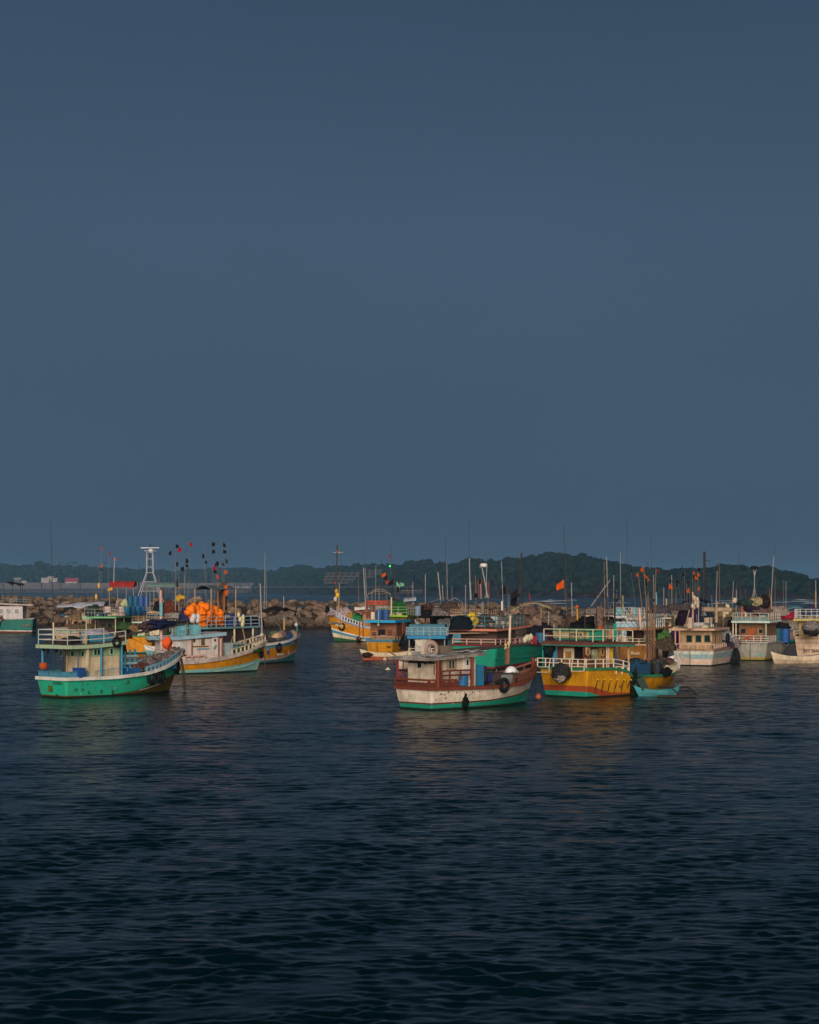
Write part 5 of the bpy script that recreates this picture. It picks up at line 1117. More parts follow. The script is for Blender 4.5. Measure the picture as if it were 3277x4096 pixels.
MB().box((.25, 0, .85), (.5, .55, .9), tilt=-.5).build('prow_board', paint((.02, .05, .04), .5, .2), rt)
rope([W(2535, 2705, 119.5), W(2545, 2740, 118.7), W(2562, 2770, 118.5)], 'thin pale line holding the light blue canoe', .02, col=(.2, .2, .16))

for B_, n_, sd_, cl in ((A, 26, 1, ((.02, .16, .10), (.30, .40, .30))), (B, 22, 2, ((.30, .12, .01), (.50, .42, .30))), (C, 18, 3, ((.35, .13, .01), (.45, .3, .15))), (M, 26, 4, ((.25, .20, .14), (.40, .32, .24))), (Rb, 26, 5, ((.30, .12, .01), (.45, .28, .05)))):
    stains(B_, n_, sd_); scuffs(B_, 12, sd_ + 20, cl)
# ================================================================== the boats moored further back
def mid(name_label, stern, bow, beam, sheer, bands, inner, trim, roofz, rx, cab, roofm, edgem, wallm, railm, rails=(.35, .75), rw=None, posts=(.15, .85), postm=None, wins=3, rake=.9, sternrail=True, winm=None, L=None, th=None, ds=None, cabz=None, rise=.0, door=True, group='fishing boats moored in the harbour', cabw=None, roofth=.16, railx=None, deckh=-.55):
    b = Boat('fishing_boat', name_label, stern, bow, beam, L=L, th=th, ds=ds, group=group); b.rake = rake
    b.hull(sheer, bands, inner=inner, trim=trim, n=20, deckz=deckh)
    Lt = b.Lw + b.rake; x0, x1 = rx[0] * Lt, rx[1] * Lt; w = rw or beam * .96
    c0, c1 = cab[0] * Lt, cab[1] * Lt; zd = b.zs(.2) + deckh; cw = cabw or beam * .72
    zc = roofz - roofth
    b.cabin(c0, c1, cw, zd, zc, wallm)
    b.roof(x0, x1, w, roofz, roofth, top=roofm, edge=edgem, rise=rise)
    for i in range(wins):
        q = (i + .5) / wins * 2 - 1; win(b, (c0 - .01, q * cw / 2 * .8, (zd + zc) / 2 + .38), (-1, 0, 0), cw / wins * .45, .42, winm or wallm)
    nside = max(1, int((c1 - c0) / 1.4))
    for sd in (-1, 1):
        for i in range(nside): win(b, (lerp(c0, c1, (i + .5) / nside), sd * (cw / 2 + .01), (zd + zc) / 2 + .38), (0, sd, 0), .42, .40, winm or wallm)
    if door: d_ = MB().box((0, 0, 0), (.05, .6, 1.55)).build('door', mBR, b.root, loc=(c0 - .03, cw * .05, zd + .85)); MB().box((-.03, -.2, 0), (.05, .05, .12)).build('handle', mGY, d_)
    for t in posts:
        for sd in (-1, 1): x = lerp(x0, x1, t); b.post((x, sd * w * .46, max(b.zs(.2), zd)), roofz - roofth - max(b.zs(.2), zd), postm or mCR, .06)
    if rails and railm:
        ra, rb = (lerp(x0, x1, railx[0]), lerp(x0, x1, railx[1])) if railx else (x0 + .08, x1 - .08); ww = w / 2 - .08
        b.rail([(rb, ww, b.roofz(rb)), (ra, ww, b.roofz(ra)), (ra, -ww, b.roofz(ra)), (rb, -ww, b.roofz(rb))], rails, railm, every=1.3, r=.03)
    if sternrail:
        rm = railm or mCR; ps_ = [b.at(.25, b.zs(.25), -1, -.05), b.at(0, b.zs(0), -1, -.05) + Vector((.05, 0, 0)), b.at(0, b.zs(0), 1, -.05) + Vector((.05, 0, 0)), b.at(.25, b.zs(.25), 1, -.05)]
        b.rail(ps_, [.25, .5], rm, every=1.0, r=.035, name='stern_rail')
    return b
def rear_tyre(B, y, z, label, R0=.33): return tyre(B.w((-B.tr - .15, y, z)), B.th + R(90), label, R0)

# ---- D: yellow-orange stern with green gunwale, behind the green boat's bow
D = mid('fishing boat with yellow-orange square stern and green gunwale, seen above the green bow', (556, 2614), (655, 2598), 3.6, [(0, 2.05), (.5, 2.0), (1, 2.8)], [([(0, .2), (1, .4)], mT), (None, paint(C_OR, .35, .35, key='dh'))],
        mG, paint((.03, .22, .07), .3, .2), 3.55, (.28, .72), (.34, .66), paint((.30, .32, .30), .4, .1), paint((.42, .55, .42), .3, .2), mCR, mWOOD, rails=(.3, .6), sternrail=False)
D.rail([D.at(0, D.zs(0), -1, 0) + Vector((0, 0, 0)), D.at(0, D.zs(0), 1, 0)], [.22], paint((.20, .45, .22), .3, .1), every=1.2)
D.text('SMR', D.P(588, 2556, x=-.28), (-1, 0, 0), .16, plain((.08, .04, .01)))
for i, (px, lb) in enumerate(((600, 'dark tyre at the starboard corner of the yellow-orange square stern'), (614, 'second dark tyre right of the yellow-orange square stern'))): tyre(W(px, 2556, 198), .3, lb, .30, .1)
# small white-topped skiff in front of it
sk, L = canoe('small white and blue skiff beside the yellow-orange square stern', (585, 2612), (650, 2612), 197, 197.5, mLB, mW, 1.1, .9, .3, outr=0)
# ---- E: green flat roof with pale pillars
E = mid('fishing boat with flat green roof on pale pillars carrying stacked blue barrels', (400, 2597), (560, 2580), 4.2, [(0, 1.5), (.5, 1.6), (1, 2.5)], [([(0, .3), (1, .8)], mBR), (None, paint((.10, .22, .08), .4, .3))],
        mG, mLG, 3.95, (.0, .62), (.22, .52), paint((.10, .30, .12), .3, .1), paint((.16, .44, .22), .3, .2), paint((.10, .08, .06), .4, .2), mGY, rails=(.5, .95), posts=(.03, .35, .65, .97), rise=-.02, railx=(.0, .35))
for k, (px, py, dx) in enumerate(((508, 2478, 0), (531, 2478, 0), (551, 2478, 0), (574, 2479, 0), (503 + 9, 2478, 1.2), (540, 2478, 1.2))):
    c_ = E.P(px, 2482, y=-1.0); c_.y = -1.0; c_.z = 3.9 + .12; q = W(px, 2480, E.w(c_).y + dx)
    q.z = 4.02; drum(q, .31 + .06, 1.22, (.015, .10, .26) if k % 2 else (.015, .16, .30), ('first', 'third', 'fifth', 'sixth', 'second', 'fourth')[k] + ' blue barrel from the left in the lower row on the green roofed boat', group='stacked blue barrels')
for k, px in enumerate((521, 543, 565, 588)):
    q = W(px, 2430, 211); q.z = 5.28; drum(q, .36, 1.22, ((.012, .09, .17), (.012, .10, .19), (.03, .09, .28), (.02, .08, .26))[k], ('first', 'second', 'third', 'fourth')[k] + ' blue barrel from the left in the upper row on the green roofed boat', group='stacked blue barrels')
for px, k, lb in ((424, .30, 'pinkish white drum at the left on the green roof'), (436, .30, 'pinkish white drum second from left on the green roof'), (487, .38, 'wide pinkish white drum beside the blue barrels')):
    q = W(px, 2470, 219); q.z = 4.02; drum(q, k, 1.15, (.52, .40, .38), lb)
for k, (px, py) in enumerate(((493, 2418), (512, 2418), (524, 2416), (500, 2408))):
    ball(W(px, py, 214), .36, (.42, .46, .26), 'pale green float in the heap above the blue barrels', 'float', 'net float', 'pale green floats')
c_ = W(500, 2516, 216); heap(c_, 1.6, 1.0, .9, (.05, .11, .04), 'green net heap under the flat green roof', amp=.3)
c_ = W(543, 2512, 205); heap(c_, .7, .6, .55, (.30, .18, .10), 'tan coil of rope right of the flat green roof', 'rope_coil', 'rope', cut=False)
c_ = W(448, 2535, 216); heap(c_, 1.2, .8, .7, (.10, .06, .05), 'brown net heap below the flat green roof', amp=.3)
# ---- lattice mast boat
H = mid('fishing boat with tall white lattice mast behind the blue barrels', (640, 2592), (800, 2572), 4.0, [(0, 1.6), (.5, 1.7), (1, 2.6)], [([(0, .3), (1, .8)], mT), (None, mW)], mLB, mT, 3.5, (.02, .6), (.15, .5), mGY, mW, mCR, paint((.50, .58, .60), .2, .1), rails=(.35, .7), posts=(.05, .5, .95))
def lattice(B, px, ybase, ytop, wb, ly, mat):
    base = B.P(px, ybase, y=ly); d = B.w(base).y; h = (ybase - ytop) * d / FP; w = wb * d / FP / 2; g = empty('lattice_mast', base, -B.th, B.root)
    zk = [0, .20, .36, .52, .62, .76, .88]; wk = [1, .74, .50, .27, .26, .25, .24]
    for sx, sy in ((-1, -1), (1, -1), (1, 1), (-1, 1)):
        for i in range(len(zk) - 1): MB().tube((sx * w * wk[i], sy * w * wk[i] * .8, h * zk[i]), (sx * w * wk[i + 1], sy * w * wk[i + 1] * .8, h * zk[i + 1]), .042, n=5).build('leg', mat, g)
    for i in range(1, len(zk)):
        q = w * wk[i]; P = [(-q, -q * .8, h * zk[i]), (q, -q * .8, h * zk[i]), (q, q * .8, h * zk[i]), (-q, q * .8, h * zk[i]), (-q, -q * .8, h * zk[i])]; MB().path(P, .036).build('brace', mat, g)
    MB().tube((-w * .12, 0, h * .3), (w * .02, 0, h * 1.02), .07, .06, n=6).build('centre_pole', mDK, g)
    MB().box((w * .05, 0, h * .90), (w * .95, w * .8, .06)).build('platform', mat, g)
    MB().box((0, 0, h * .955), (w * 1.5, .14, .10)).build('crossbar', paint((.62, .66, .72), .2, .1), g)
    m = MB(); m.lathe([(.16, 0), (.28, .1), (.28, .42), (.1, .52)], (w * .1, -.2, h * .865), n=10); m.build('lamp', mW, g)
    return g
lattice(H, 600, 2410, 2181, 98, 0.0, paint((.46, .47, .50), .2, .1))
a_ = H.P(590, 2350, y=-.8); 
for nm, xs, yy, d_, arch in (('canopy', (585, 702), 2345, 206, .35),):
    q0, q1 = W(xs[0], yy, d_), W(xs[1], yy, d_); o = cloth([q0, q1, q1 + Vector((0, 3, 0)), q0 + Vector((0, 3, 0))], paint((.16, .26, .25), .3, .2), .05, 14, 10, .05, .45, name='canopy_tent', seed=5); tag(o, 'grey-green arched canopy right of the white lattice mast', 'canopy')
    for q in (q0, q1, q1 + Vector((0, 3, 0)), q0 + Vector((0, 3, 0))):
        g = MB().tube((0, 0, -2.9), (0, 0, 0), .05).build('canopy_leg', mGY, None, loc=q - o.location); g.parent = o
heap(W(682, 2452, 218), 1.1, .9, 1.6, (.22, .06, .03), 'brick red net mound behind the white rails', amp=.2)
heap(W(633, 2442, 208), .55, .5, 1.2, (.02, .02, .03), 'black sheet-covered shape left of the brick red net mound', amp=.25)
heap(W(700, 2470, 212), 1.3, .8, .65, (.45, .42, .38), 'whitish net heap in front of the brick red mound', amp=.35)
heap(W(748, 2478, 206), .9, .7, 1.3, (.04, .04, .14), 'dark blue sheeted heap left of the orange floats', amp=.3)
for k, (px, py, s_) in enumerate(((716, 2353, .18), (711, 2388, .22), (707, 2395, .24), (719, 2392, .26), (728, 2390, .22), (735, 2391, .22), (713, 2400, .22), (722, 2384, .2))):
    ball(W(px, py, 209), s_, (.72, .42, .01), 'small yellow float in the cluster hanging right of the grey-green canopy', 'float', 'net float', 'yellow floats hanging together')
# ---- F: lilac tarp boat; G: red tarp boat
F = mid('fishing boat under a long pale lilac tarpaulin, behind the green boat roof', (270, 2568), (420, 2556), 4.0, [(0, 1.5), (.5, 1.6), (1, 2.4)], [([(0, .3), (1, .7)], mT), (None, mTAN)], mTAN, mLG, 3.6, (.25, .8), (.3, .62), mLB, paint((.40, .50, .30), .3, .2), mTAN, None, posts=(.05, .4, .7, .95), wins=2, rake=.8)
q0, q1 = W(226, 2428, 238), W(416, 2420, 238); o = cloth([q0, q1, q1 + Vector((0, 3.5, .1)), q0 + Vector((0, 3.5, .0))], paint((.36, .38, .46), .15, .1, .7), .04, 22, 10, .28, .42, name='tarpaulin', seed=3, fold=1.6, sagedge=.15); tag(o, 'long pale lilac tarpaulin stretched over a boat at left', 'tarpaulin')
for px, yy in ((284, 2530), (307, 2525), (405, 2500), (236, 2520)): MB().tube((0, 0, 0), (-.3 if px == 307 else 0, 0, (yy - 2428) * 239 / FP), .07).build('tarp_pole', mBR, F.root, loc=(lambda v: (Vector((v.dot(F.f), v.dot(F.n), v.z))))(W(px, yy, 239) - F.p))
heap(W(375, 2450, 236), .85, .7, .95, (.03, .06, .05), 'dark green net bag hanging under the lilac tarpaulin', name='net_bag', cut=False)
heap(W(300, 2480, 238), .9, .8, .9, (.28, .19, .10), 'tan net heap under the lilac tarpaulin', amp=.3)
heap(W(330, 2510, 236), 1.9, .8, .5, (.12, .10, .05), 'olive net heap along the deck under the lilac tarpaulin', amp=.35)
crate(W(352, 2462, 239) - Vector((0, 0, .6)), (1.6, 1.2, .5), 0, (.4, .46, .36), 'pale green box below the lilac tarpaulin')
crate(W(300, 2518, 246), (2.8, 1.4, .7), .2, (.14, .06, .05), 'long dull red box behind the top rail of the green boat')
G = mid('distant fishing boat with sagging red tarpaulin, right of the lilac one', (440, 2545), (540, 2538), 4.0, [(0, 1.5), (1, 2.4)], [([(0, .4), (1, .8)], mT), (None, mBR)], mBR, mGY, 4.2, (.2, .7), (.3, .6), mGY, mGY, mCR, mGY, posts=(.1, .9))
q0, q1 = W(436, 2342, 270), W(536, 2342, 270); o = cloth([q0, q1, q1 + Vector((0, 3, .2)), q0 + Vector((0, 3, .2))], paint((.32, .03, .03), .2, .1, .7), .05, 22, 12, .18, .55, name='tarpaulin', seed=8, sagedge=.35); tag(o, 'sagging red tarpaulin over a distant boat left of the lattice mast', 'tarpaulin')
m = MB(); m.add([tuple(W(478, 2350, 269.9)), tuple(W(512, 2348, 269.9)), tuple(W(500, 2360, 269.9)), tuple(W(494, 2363, 269.9))], [(0, 1, 2, 3)]); 
for px in (438, 470, 505, 534): MB().tube((0, 0, 0), (0, 0, 3.3), .06).build('tarp_pole', mGY, G.root, loc=(lambda v: Vector((v.dot(G.f), v.dot(G.n), v.z)))(W(px, 2430, 270.5) - G.p))
for px, py, lb in ((396, 2343, 'small yellow float high left of the red tarpaulin'), (385, 2388, 'small yellow float over the rocks left of the red tarpaulin')): ball(W(px, py, 262), .22, (.62, .40, .10), lb, sz=2.0)
for px, py in ((436, 2360), (446, 2357)): ball(W(px, py, 262), .25, (.62, .36, .05), 'ochre float under the left corner of the red tarpaulin', 'float', 'net float', 'ochre floats')
# extra hull between the lattice-mast boat and the white wheelhouse
K2 = mid('white and teal fishing boat half hidden behind the orange floats', (700, 2578), (930, 2552), 3.9, [(0, 1.6), (.5, 1.7), (1, 2.5)], [([(0, .4), (1, .8)], mT), (None, mW)], mLB, mT, 3.4, (.05, .55), (.12, .5), mGY, mT, mCR, paint((.45, .55, .58), .2, .1), posts=(.1, .5, .9))

# ---- far left pair
FL = Boat('fishing_boat', 'small white over green fishing boat at the far left edge', (135, 2528), (0, 2534), 4.2, ds=298); FL.th = R(182); FL.f = Vector((math.cos(FL.th), math.sin(FL.th), 0)); FL.n = Vector((-FL.f.y, FL.f.x, 0)); FL.root.rotation_euler.z = FL.th; FL.Lw = 8.5; FL.rake = .8
FL.hull([(0, 2.5), (.5, 2.4), (1, 3.1)], [([(0, .3), (1, .4)], paint((.22, .05, .04), .3, .2)), ([(0, .42), (1, .55)], mW), (None, paint((.015, .16, .13), .3, .2))], inner=mW, trim=mGY, trimh=.14)
FL.cabin(1.6, 6.8, 3.0, 1.9, 4.55, paint((.50, .46, .46), .3, .3)); FL.roof(-.2, 7.6, 4.0, 4.85, .18, top=mW, edge=paint((.46, .36, .33), .3, .2), rise=.35)
for x in (2.6, 4.0, 5.2): win(FL, (x, 1.52, 3.7), (0, 1, 0), .7, .75, mW)
FL.text('KAPR', FL.P(105, 2502, y=2.1), (0, 1, 0), .35, plain((.3, .1, .1)))
FL.rail([(.2, 1.9, 4.9), (6, 1.9, 5.1)], [.4, .8], mGY); FL.mast(48, 2425, 52, 2340, mPOLE, .05, .04, 'stanchion', ly=0); FL.mast(88, 2425, 90, 2350, mPOLED, .04, .03, 'stanchion', ly=0)
q0, q1 = W(22, 2333, 296), W(85, 2340, 296); o = cloth([q0, q1, q1 + Vector((0, 2.5, .1)), q0 + Vector((0, 2.5, .1))], plain((.015, .014, .018), .8), .08, 14, 6, .25, .2, name='awning', seed=6); tag(o, 'dark rolled awning over the small boat at the far left edge', 'awning')
for px in (50, 82):
    g = MB().tube((0, 0, -3.6), (0, 0, 0), .05).build('awning_pole', mPOLED, o, loc=W(px, 2338, 296.5))
BD = Boat('fishing_boat', 'dark navy hulled fishing boat cut by the left photo edge', (-190, 2570), (30, 2562), 4.2, L=9)
BD.hull([(0, 2.0), (.5, 2.0), (1, 3.3)], [([(0, .25), (1, .5)], plain((.02, .02, .03))), ([(0, .42), (1, .72)], mW), (None, paint((.015, .018, .035), .2, .2))], inner=mW, trim=mRED, trimh=.16)
BD.cabin(1, 5, 3, 1.4, 4, mW); BD.roof(0, 5.5, 4, 4.2, .18, edge=mPK)
heap(BD.w((9.0, 0, 2.9)), .9, .7, .7, (.40, .36, .34), 'pale net heap on the bow of the dark navy boat'); BD.balustrade(.7, .98, .4, 5, mW, mRED)

# ---- J: orange boat facing left by the breakwater
J = Boat('fishing_boat', 'orange fishing boat with green and white bottom stripes and bow to the left', (1620, 2566), None, 4.2, L=9.9, th=184, ds=246); J.rake = 1.0; J.ps = 3.0
J.hull([(0, 1.9), (.3, 1.9), (.55, 2.2), (.8, 3.1), (1, 4.5)], [([(0, .10), (.6, .15), (.85, .5), (1, .7)], paint((.02, .10, .05), .3, .2)), ([(0, .25), (.6, .4), (.85, .95), (1, 1.3)], mCR), ([(0, .42), (.6, .65), (.85, 1.25), (1, 1.75)], mBT), ([(0, .55), (.6, .80), (.85, 1.45), (1, 2.0)], mW), ([(0, 1.6), (.3, 1.6), (.6, 2.0), (.8, 2.75), (1, 4.0)], mO), (None, paint((.24, .30, .40), .3, .2))],
       inner=mPK, trim=paint((.42, .46, .56), .3, .2), trimh=.16)
J.balustrade(.55, .96, .42, 12, paint((.62, .6, .64), .2, .1), paint((.40, .44, .55), .3, .1), h1=.5, pw=.12)
J.cabin(1.2, 6.0, 2.9, 1.4, 4.1, mWOOD); J.roof(.2, 7.0, 3.9, 4.3, .18, top=mBR, edge=paint((.26, .06, .03), .3, .2))
J.text('NEGOM', J.at(.83, 2.35, 1, .06) , (.35, 1, .1), .42, plain((.60, .50, .36)))
# post and rail upper deck with two arched canopies
for i, px in enumerate((1468, 1480, 1500, 1530, 1556)): J.post(J.P(px, 2470, y=1.7), .1 + (2470 - 2400) * .034, paint((.22, .05, .03), .3, .2), .11 if i < 1 else .06, 'deck_post')
for z0, mt in ((2408, mRED), (2418, mRED), (2462, paint((.20, .03, .03), .3, .1))): a_ = J.P(1470, z0, y=1.75); b_ = J.P(1552, z0 - 4, y=1.75); MB().box((0, 0, 0), ((a_ - b_).length, .08, .26)).build('deck_board', mt, J.root, loc=(a_ + b_) / 2)
MB().box((0, 0, 0), (2.2, 1.5, 1.5)).build('upper_house', paint((.30, .26, .24), .4, .3), J.root, loc=J.P(1528, 2440, y=.8))
win(J, J.P(1530, 2440, y=1.56), (0, 1, 0), .9, .55, mCR); MB().box((0, 0, 0), (.35, .05, .35)).build('lamp_panel', mYE, J.root, loc=J.P(1551, 2441, y=1.62))
for k, (xa, xb, yt, hh) in enumerate(((1472, 1562, 2376, .5), (1488, 1545, 2364, .35))):
    q0, q1 = J.P(xb, yt, y=1.3), J.P(xa, yt, y=1.3); cloth([q0, q1, Vector((q1.x, -1.3, q1.z)), Vector((q0.x, -1.3, q0.z))], net((.12, .12, .12), (.05, .05, .055), .5), .06, 16, 8, .06, hh, name='canopy', parent=J.root)
    hp = [q0.lerp(q1, t / 8) + Vector((0, 0, hh * .8 * math.sin(math.pi * t / 8))) for t in range(9)]; MB().path(hp, .05).build('canopy_hoop', mGY, J.root)
    for t in (0, 4, 8): J.post((hp[t].x, 1.3, 4.3), hp[t].z - 4.3, mGY, .04, 'canopy_post')
J.mast(1338, 2450, 1350, 2178, mDK, .16, .09, 'mast'); J.mast(1465, 2460, 1454, 2270, mGY, .10, .07, 'mast', ly=1.2); J.mast(1467, 2392, 1462, 2272, mPOLE, .07, .04)
J.mast(1355, 2440, 1358, 2332, mTAN, .07, .05, 'stanchion', ly=.6); J.mast(1350, 2440, 1346, 2362, mTAN, .07, .06, 'stanchion', ly=-.6); MB().box((0, 0, 0), (1.4, .1, .1)).build('crosstree', mPOLE, J.root, loc=J.P(1352, 2210, y=0))
J.mast(1357, 2415, 1368, 2160, mPOLED, .02, .015); J.mast(1445, 2400, 1460, 2160, mPOLED, .02, .015)
for px, py, lb in ((1346, 2366, 'ochre float on the foremast of the left-facing orange boat'), (1350, 2381, 'yellow float on the foremast of the left-facing orange boat'), (1342, 2397, 'white float low on the foremast of the left-facing orange boat')): ball(J.w(J.P(px, py, y=.4)), .26, ((.55, .30, .06), (.75, .50, .02), (.6, .5, .4))[('yellow' in lb) + 2 * ('white' in lb)], lb, sz=1.4)
for px, py, sx, sz, col, lb in ((1310, 2432, .35, .9, (.02, .02, .03), 'black rag bundle on the tip of the left-facing bow'), (1325, 2446, .8, .7, (.45, .34, .36), 'pinkish net heap in the left-facing bow'), (1372, 2455, 1.2, 1.4, (.55, .42, .42), 'pink sheeted mound behind the left-facing foremast'), (1396, 2465, .9, 1.3, (.52, .30, .08), 'ochre net mound on the left-facing orange boat'), (1420, 2475, 1.05, 1.35, (.05, .30, .10), 'bright green net mound on the left-facing orange boat'), (1442, 2482, .6, 1.1, (.16, .26, .22), 'grey-green net heap right of the bright green mound'), (1375, 2480, 2.2, .5, (.38, .30, .22), 'long tan net pile along the deck of the left-facing boat')):
    c_ = J.P(px, py, y=.3); c_.z -= .5; heap(J.w(c_), sx, 1.0, sz, col, lb, amp=.3)
c_ = J.P(1452, 2438, y=.3); q = [J.w(c_ + Vector(k)) for k in ((1.2, -.6, -.1), (-1.0, -.6, .1), (-1.0, .8, .1), (1.2, .8, -.1))]; o = cloth(q, mW, .03, 12, 8, .25, .35, name='tarpaulin', seed=1); tag(o, 'crumpled white sheet draped on the left-facing orange boat', 'tarpaulin')
o = side_tyre(J, 1367, 2506, 'black tyre on the left-facing orange bow', .46, side=1)
ball(W(1435, 2556, 243), .34, (.015, .015, .02), 'black ball fender at the waterline right of the left-facing bow', 'fender', 'fender')
J.mast(1312, 2432, 1311, 2418, mLB, .12, .12, 'bow_post')

# ---- K: square orange stern straight on, with cyan roof edge
K = Boat('fishing_boat', 'fishing boat with plain orange square stern and bright blue roof edge, seen from behind', (1520, 2619), None, 3.9, L=10.5, th=72, ds=195.5); K.tr = .3; K.t0 = .80
K.hull([(0, 1.72), (.4, 1.72), (.75, 2.3), (1, 3.1)], [([(0, .05), (1, .3)], mBR), ([(0, 1.40), (.4, 1.40), (.75, 1.95), (1, 2.7)], paint((.52, .22, .008), .3, .25, key='kh')), (None, paint((.08, .24, .32), .3, .2))], inner=mBT, trim=paint((.07, .20, .27), .3, .2), trimh=.20)
MB().box((0, 0, 0), (.05, .05, 1.5)).build('stern_seam', mDK, K.root, loc=K.P(1509, 2592, x=-.28)); K.text('SMF', K.P(1556, 2588, x=-.29), (-1, 0, 0), .22, plain((.06, .03, .01)))
K.cabin(1.2, 5.2, 3.1, 1.2, 3.55, paint((.22, .09, .05), .5, .4)); K.roof(.1, 5.8, 3.55, 3.82, .22, top=paint((.30, .27, .25), .4, .2), edge=mCY, edgeh=.27)
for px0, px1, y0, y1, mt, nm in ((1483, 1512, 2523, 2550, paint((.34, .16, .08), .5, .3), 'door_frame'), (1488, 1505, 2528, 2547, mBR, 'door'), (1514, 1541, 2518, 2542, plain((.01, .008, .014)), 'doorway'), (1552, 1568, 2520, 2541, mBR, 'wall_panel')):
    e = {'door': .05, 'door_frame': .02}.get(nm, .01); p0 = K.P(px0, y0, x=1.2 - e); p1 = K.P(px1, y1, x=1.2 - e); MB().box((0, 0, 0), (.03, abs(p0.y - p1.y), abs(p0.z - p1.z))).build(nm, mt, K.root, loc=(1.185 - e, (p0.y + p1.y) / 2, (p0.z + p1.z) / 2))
for px, mt in ((1438, mRB), (1453, mRB), (1612, mBR)): p = K.P(px, 2555, x=.3); p.z = 1.7; K.post(p, 1.95, paint((.24, .06, .03), .3, .2), .07)
K.rail([(.0, 1.7, 1.72), (.0, -1.7, 1.72), (2.5, -1.85, 1.72)], [.30], mTAN, every=.9, r=.04)
heap(K.w((.5, -.2, 1.72)), .2, 1.3, .42, (.46, .34, .24), 'tan cloth and gear along the orange square stern rail', 'cloth_pile', 'cloth', rz=K.th, amp=.5)
for i, (px, r_, h_, col, lb) in enumerate(((1492, .25, .85, (.60, .54, .44), 'white drum with dark mark on the blue-edged roof'), (1518, .38, 1.15, (.03, .09, .26), 'blue barrel, left one on the blue-edged roof'), (1545, .38, 1.15, (.03, .08, .24), 'blue barrel, right one on the blue-edged roof'))):
    c_ = K.P(px, 2502, x=1.0); c_.z = 3.90; drum(K.w(c_), r_, h_, col, lb)
c_ = K.P(1493, 2487, x=.70); MB().path([(0, 0, .3), (0, .08, .1), (0, -.02, -.1), (0, .06, -.3)], .03).build('dark_mark', mDK, K.root, loc=c_)
K.mast(1514, 2500, 1514, 2440, mLB, .07, .05, 'flag_staff'); ball(K.w(K.P(1514, 2500, x=.2)), .15, (.62, .56, .5), 'small white ball on the blue roof edge')
K.balustrade(.55, .97, .42, 6, mW, mW, h1=.5)
p = Vector((K.Lw + K.rake - .5, -.4, 2.9)); heap(K.w(p), .8, .7, .9, (.60, .62, .64), 'white sheeting on the bow of the orange square-sterned boat', rz=K.th)
heap(W(1637, 2520, 201), .8, .5, 1.5, (.06, .05, .02), 'dark brown net column between the blue bow and light blue boat', cut=False, amp=.3)
MB().box((0, 0, 0), (.04, .25, .22)).build('hull_label', mCR, K.root, loc=(3.4, -2.05, .7)); 
heap(W(1628, 2585, 186), .8, .8, 1.3, (.015, .016, .02), 'black net heap in the gap right of the orange square stern', amp=.3)
# canoe moored across it
cw, L = canoe('cream and red canoe moored across the orange square stern', (1452, 2645), (1650, 2643), 181, 182, paint((.42, .10, .05), .3, .3), paint((.62, .50, .34), .3, .2), .95, .72, .42, outr=0)
MB().path([(L * .5, -.3, .9), (L * .62, -.9, .5), (L * .66, -1.5, .1)], .05).build('outrigger_boom', mBR, cw)
heap(cw.location + Vector((.45, -.25, .52)), .55, .2, .25, (.05, .03, .02), 'dark paddle and rag in the bow of the cream and red canoe', 'rag_bundle', 'rags', cut=False)
ball(W(1540, 2638, 180), .22, (.55, .40, .32), 'round pale fender on the side of the cream and red canoe', 'fender', 'fender')
ball(W(1552, 2682, 158), .24, (.62, .56, .46), 'white mooring buoy floating left of the white boat roof')
ball(W(1546, 2686, 157.6), .15, (.60, .52, .42), 'small white float, left beside the mooring buoy', sz=1); ball(W(1560, 2687, 157.6), .14, (.60, .52, .42), 'small white float, right beside the mooring buoy', sz=1)
c2, L = canoe('cream outrigger canoe with dark booms behind the white boat posts', (1598, 2680), (1665, 2678), 158, 159.5, paint((.60, .44, .34), .3, .2), paint((.60, .46, .36), .3, .2), .9, .62, .3, outr=0)
MB().tube((-1.3, -1.3, .08), (1.4, -1.5, .08), .08, n=8).build('outrigger_float', mDK, c2)
for t in (-.9, .6): MB().path([(t + 1.7, .3, .85), (t + .6, -.8, .55), (t, -1.4, .12)], .045).build('outrigger_boom', mDK, c2)

# ---- L: lime-roofed boat with green net
Lb = mid('fishing boat with lime green roof edge and yellow cabin', (1575, 2578), (1680, 2560), 3.9, [(0, 1.6), (.5, 1.7), (1, 2.4)], [([(0, .4), (1, .8)], mT), (None, mBT)], mBT, mT, 3.85, (.0, .55), (.1, .45), paint((.25, .42, .04), .3, .1), paint((.24, .46, .02), .2, .1), paint((.55, .50, .12), .4, .2), paint((.36, .44, .28), .2, .1), rails=(.4, .8, 1.15), wins=2, postm=mBR)
heap(W(1596, 2455, 236), 1.35, 1.1, 1.75, (.03, .17, .03), 'tall green net mound on the lime edged roof', amp=.15)
MB().tube((0, 0, 0), (0, 0, 2.4), .10).build('roof_post', mCR, Lb.root, loc=(lambda v: Vector((v.dot(Lb.f), v.dot(Lb.n), v.z)))(W(1566, 2462, 233) - Lb.p))
q0, q1 = W(1552, 2396, 240), W(1597, 2402, 240); o = cloth([q0, q1, q1 + Vector((0, 3, .2)), q0 + Vector((0, 3, .2))], plain((.03, .03, .03), .8), .08, 10, 8, .1, .15, name='awning', seed=2); tag(o, 'dark flat awning above the green net mound', 'awning')
q0, q1 = W(1615, 2406, 262), W(1665, 2400, 262); o = cloth([q0, q1, q1 + Vector((0, 3, .3)), q0 + Vector((0, 3, .3))], paint((.42, .44, .52), .1, .1, .7), .04, 12, 8, .15, .3, name='tarpaulin', seed=12); tag(o, 'pale lilac tarpaulin tip right of the green net mound', 'tarpaulin')
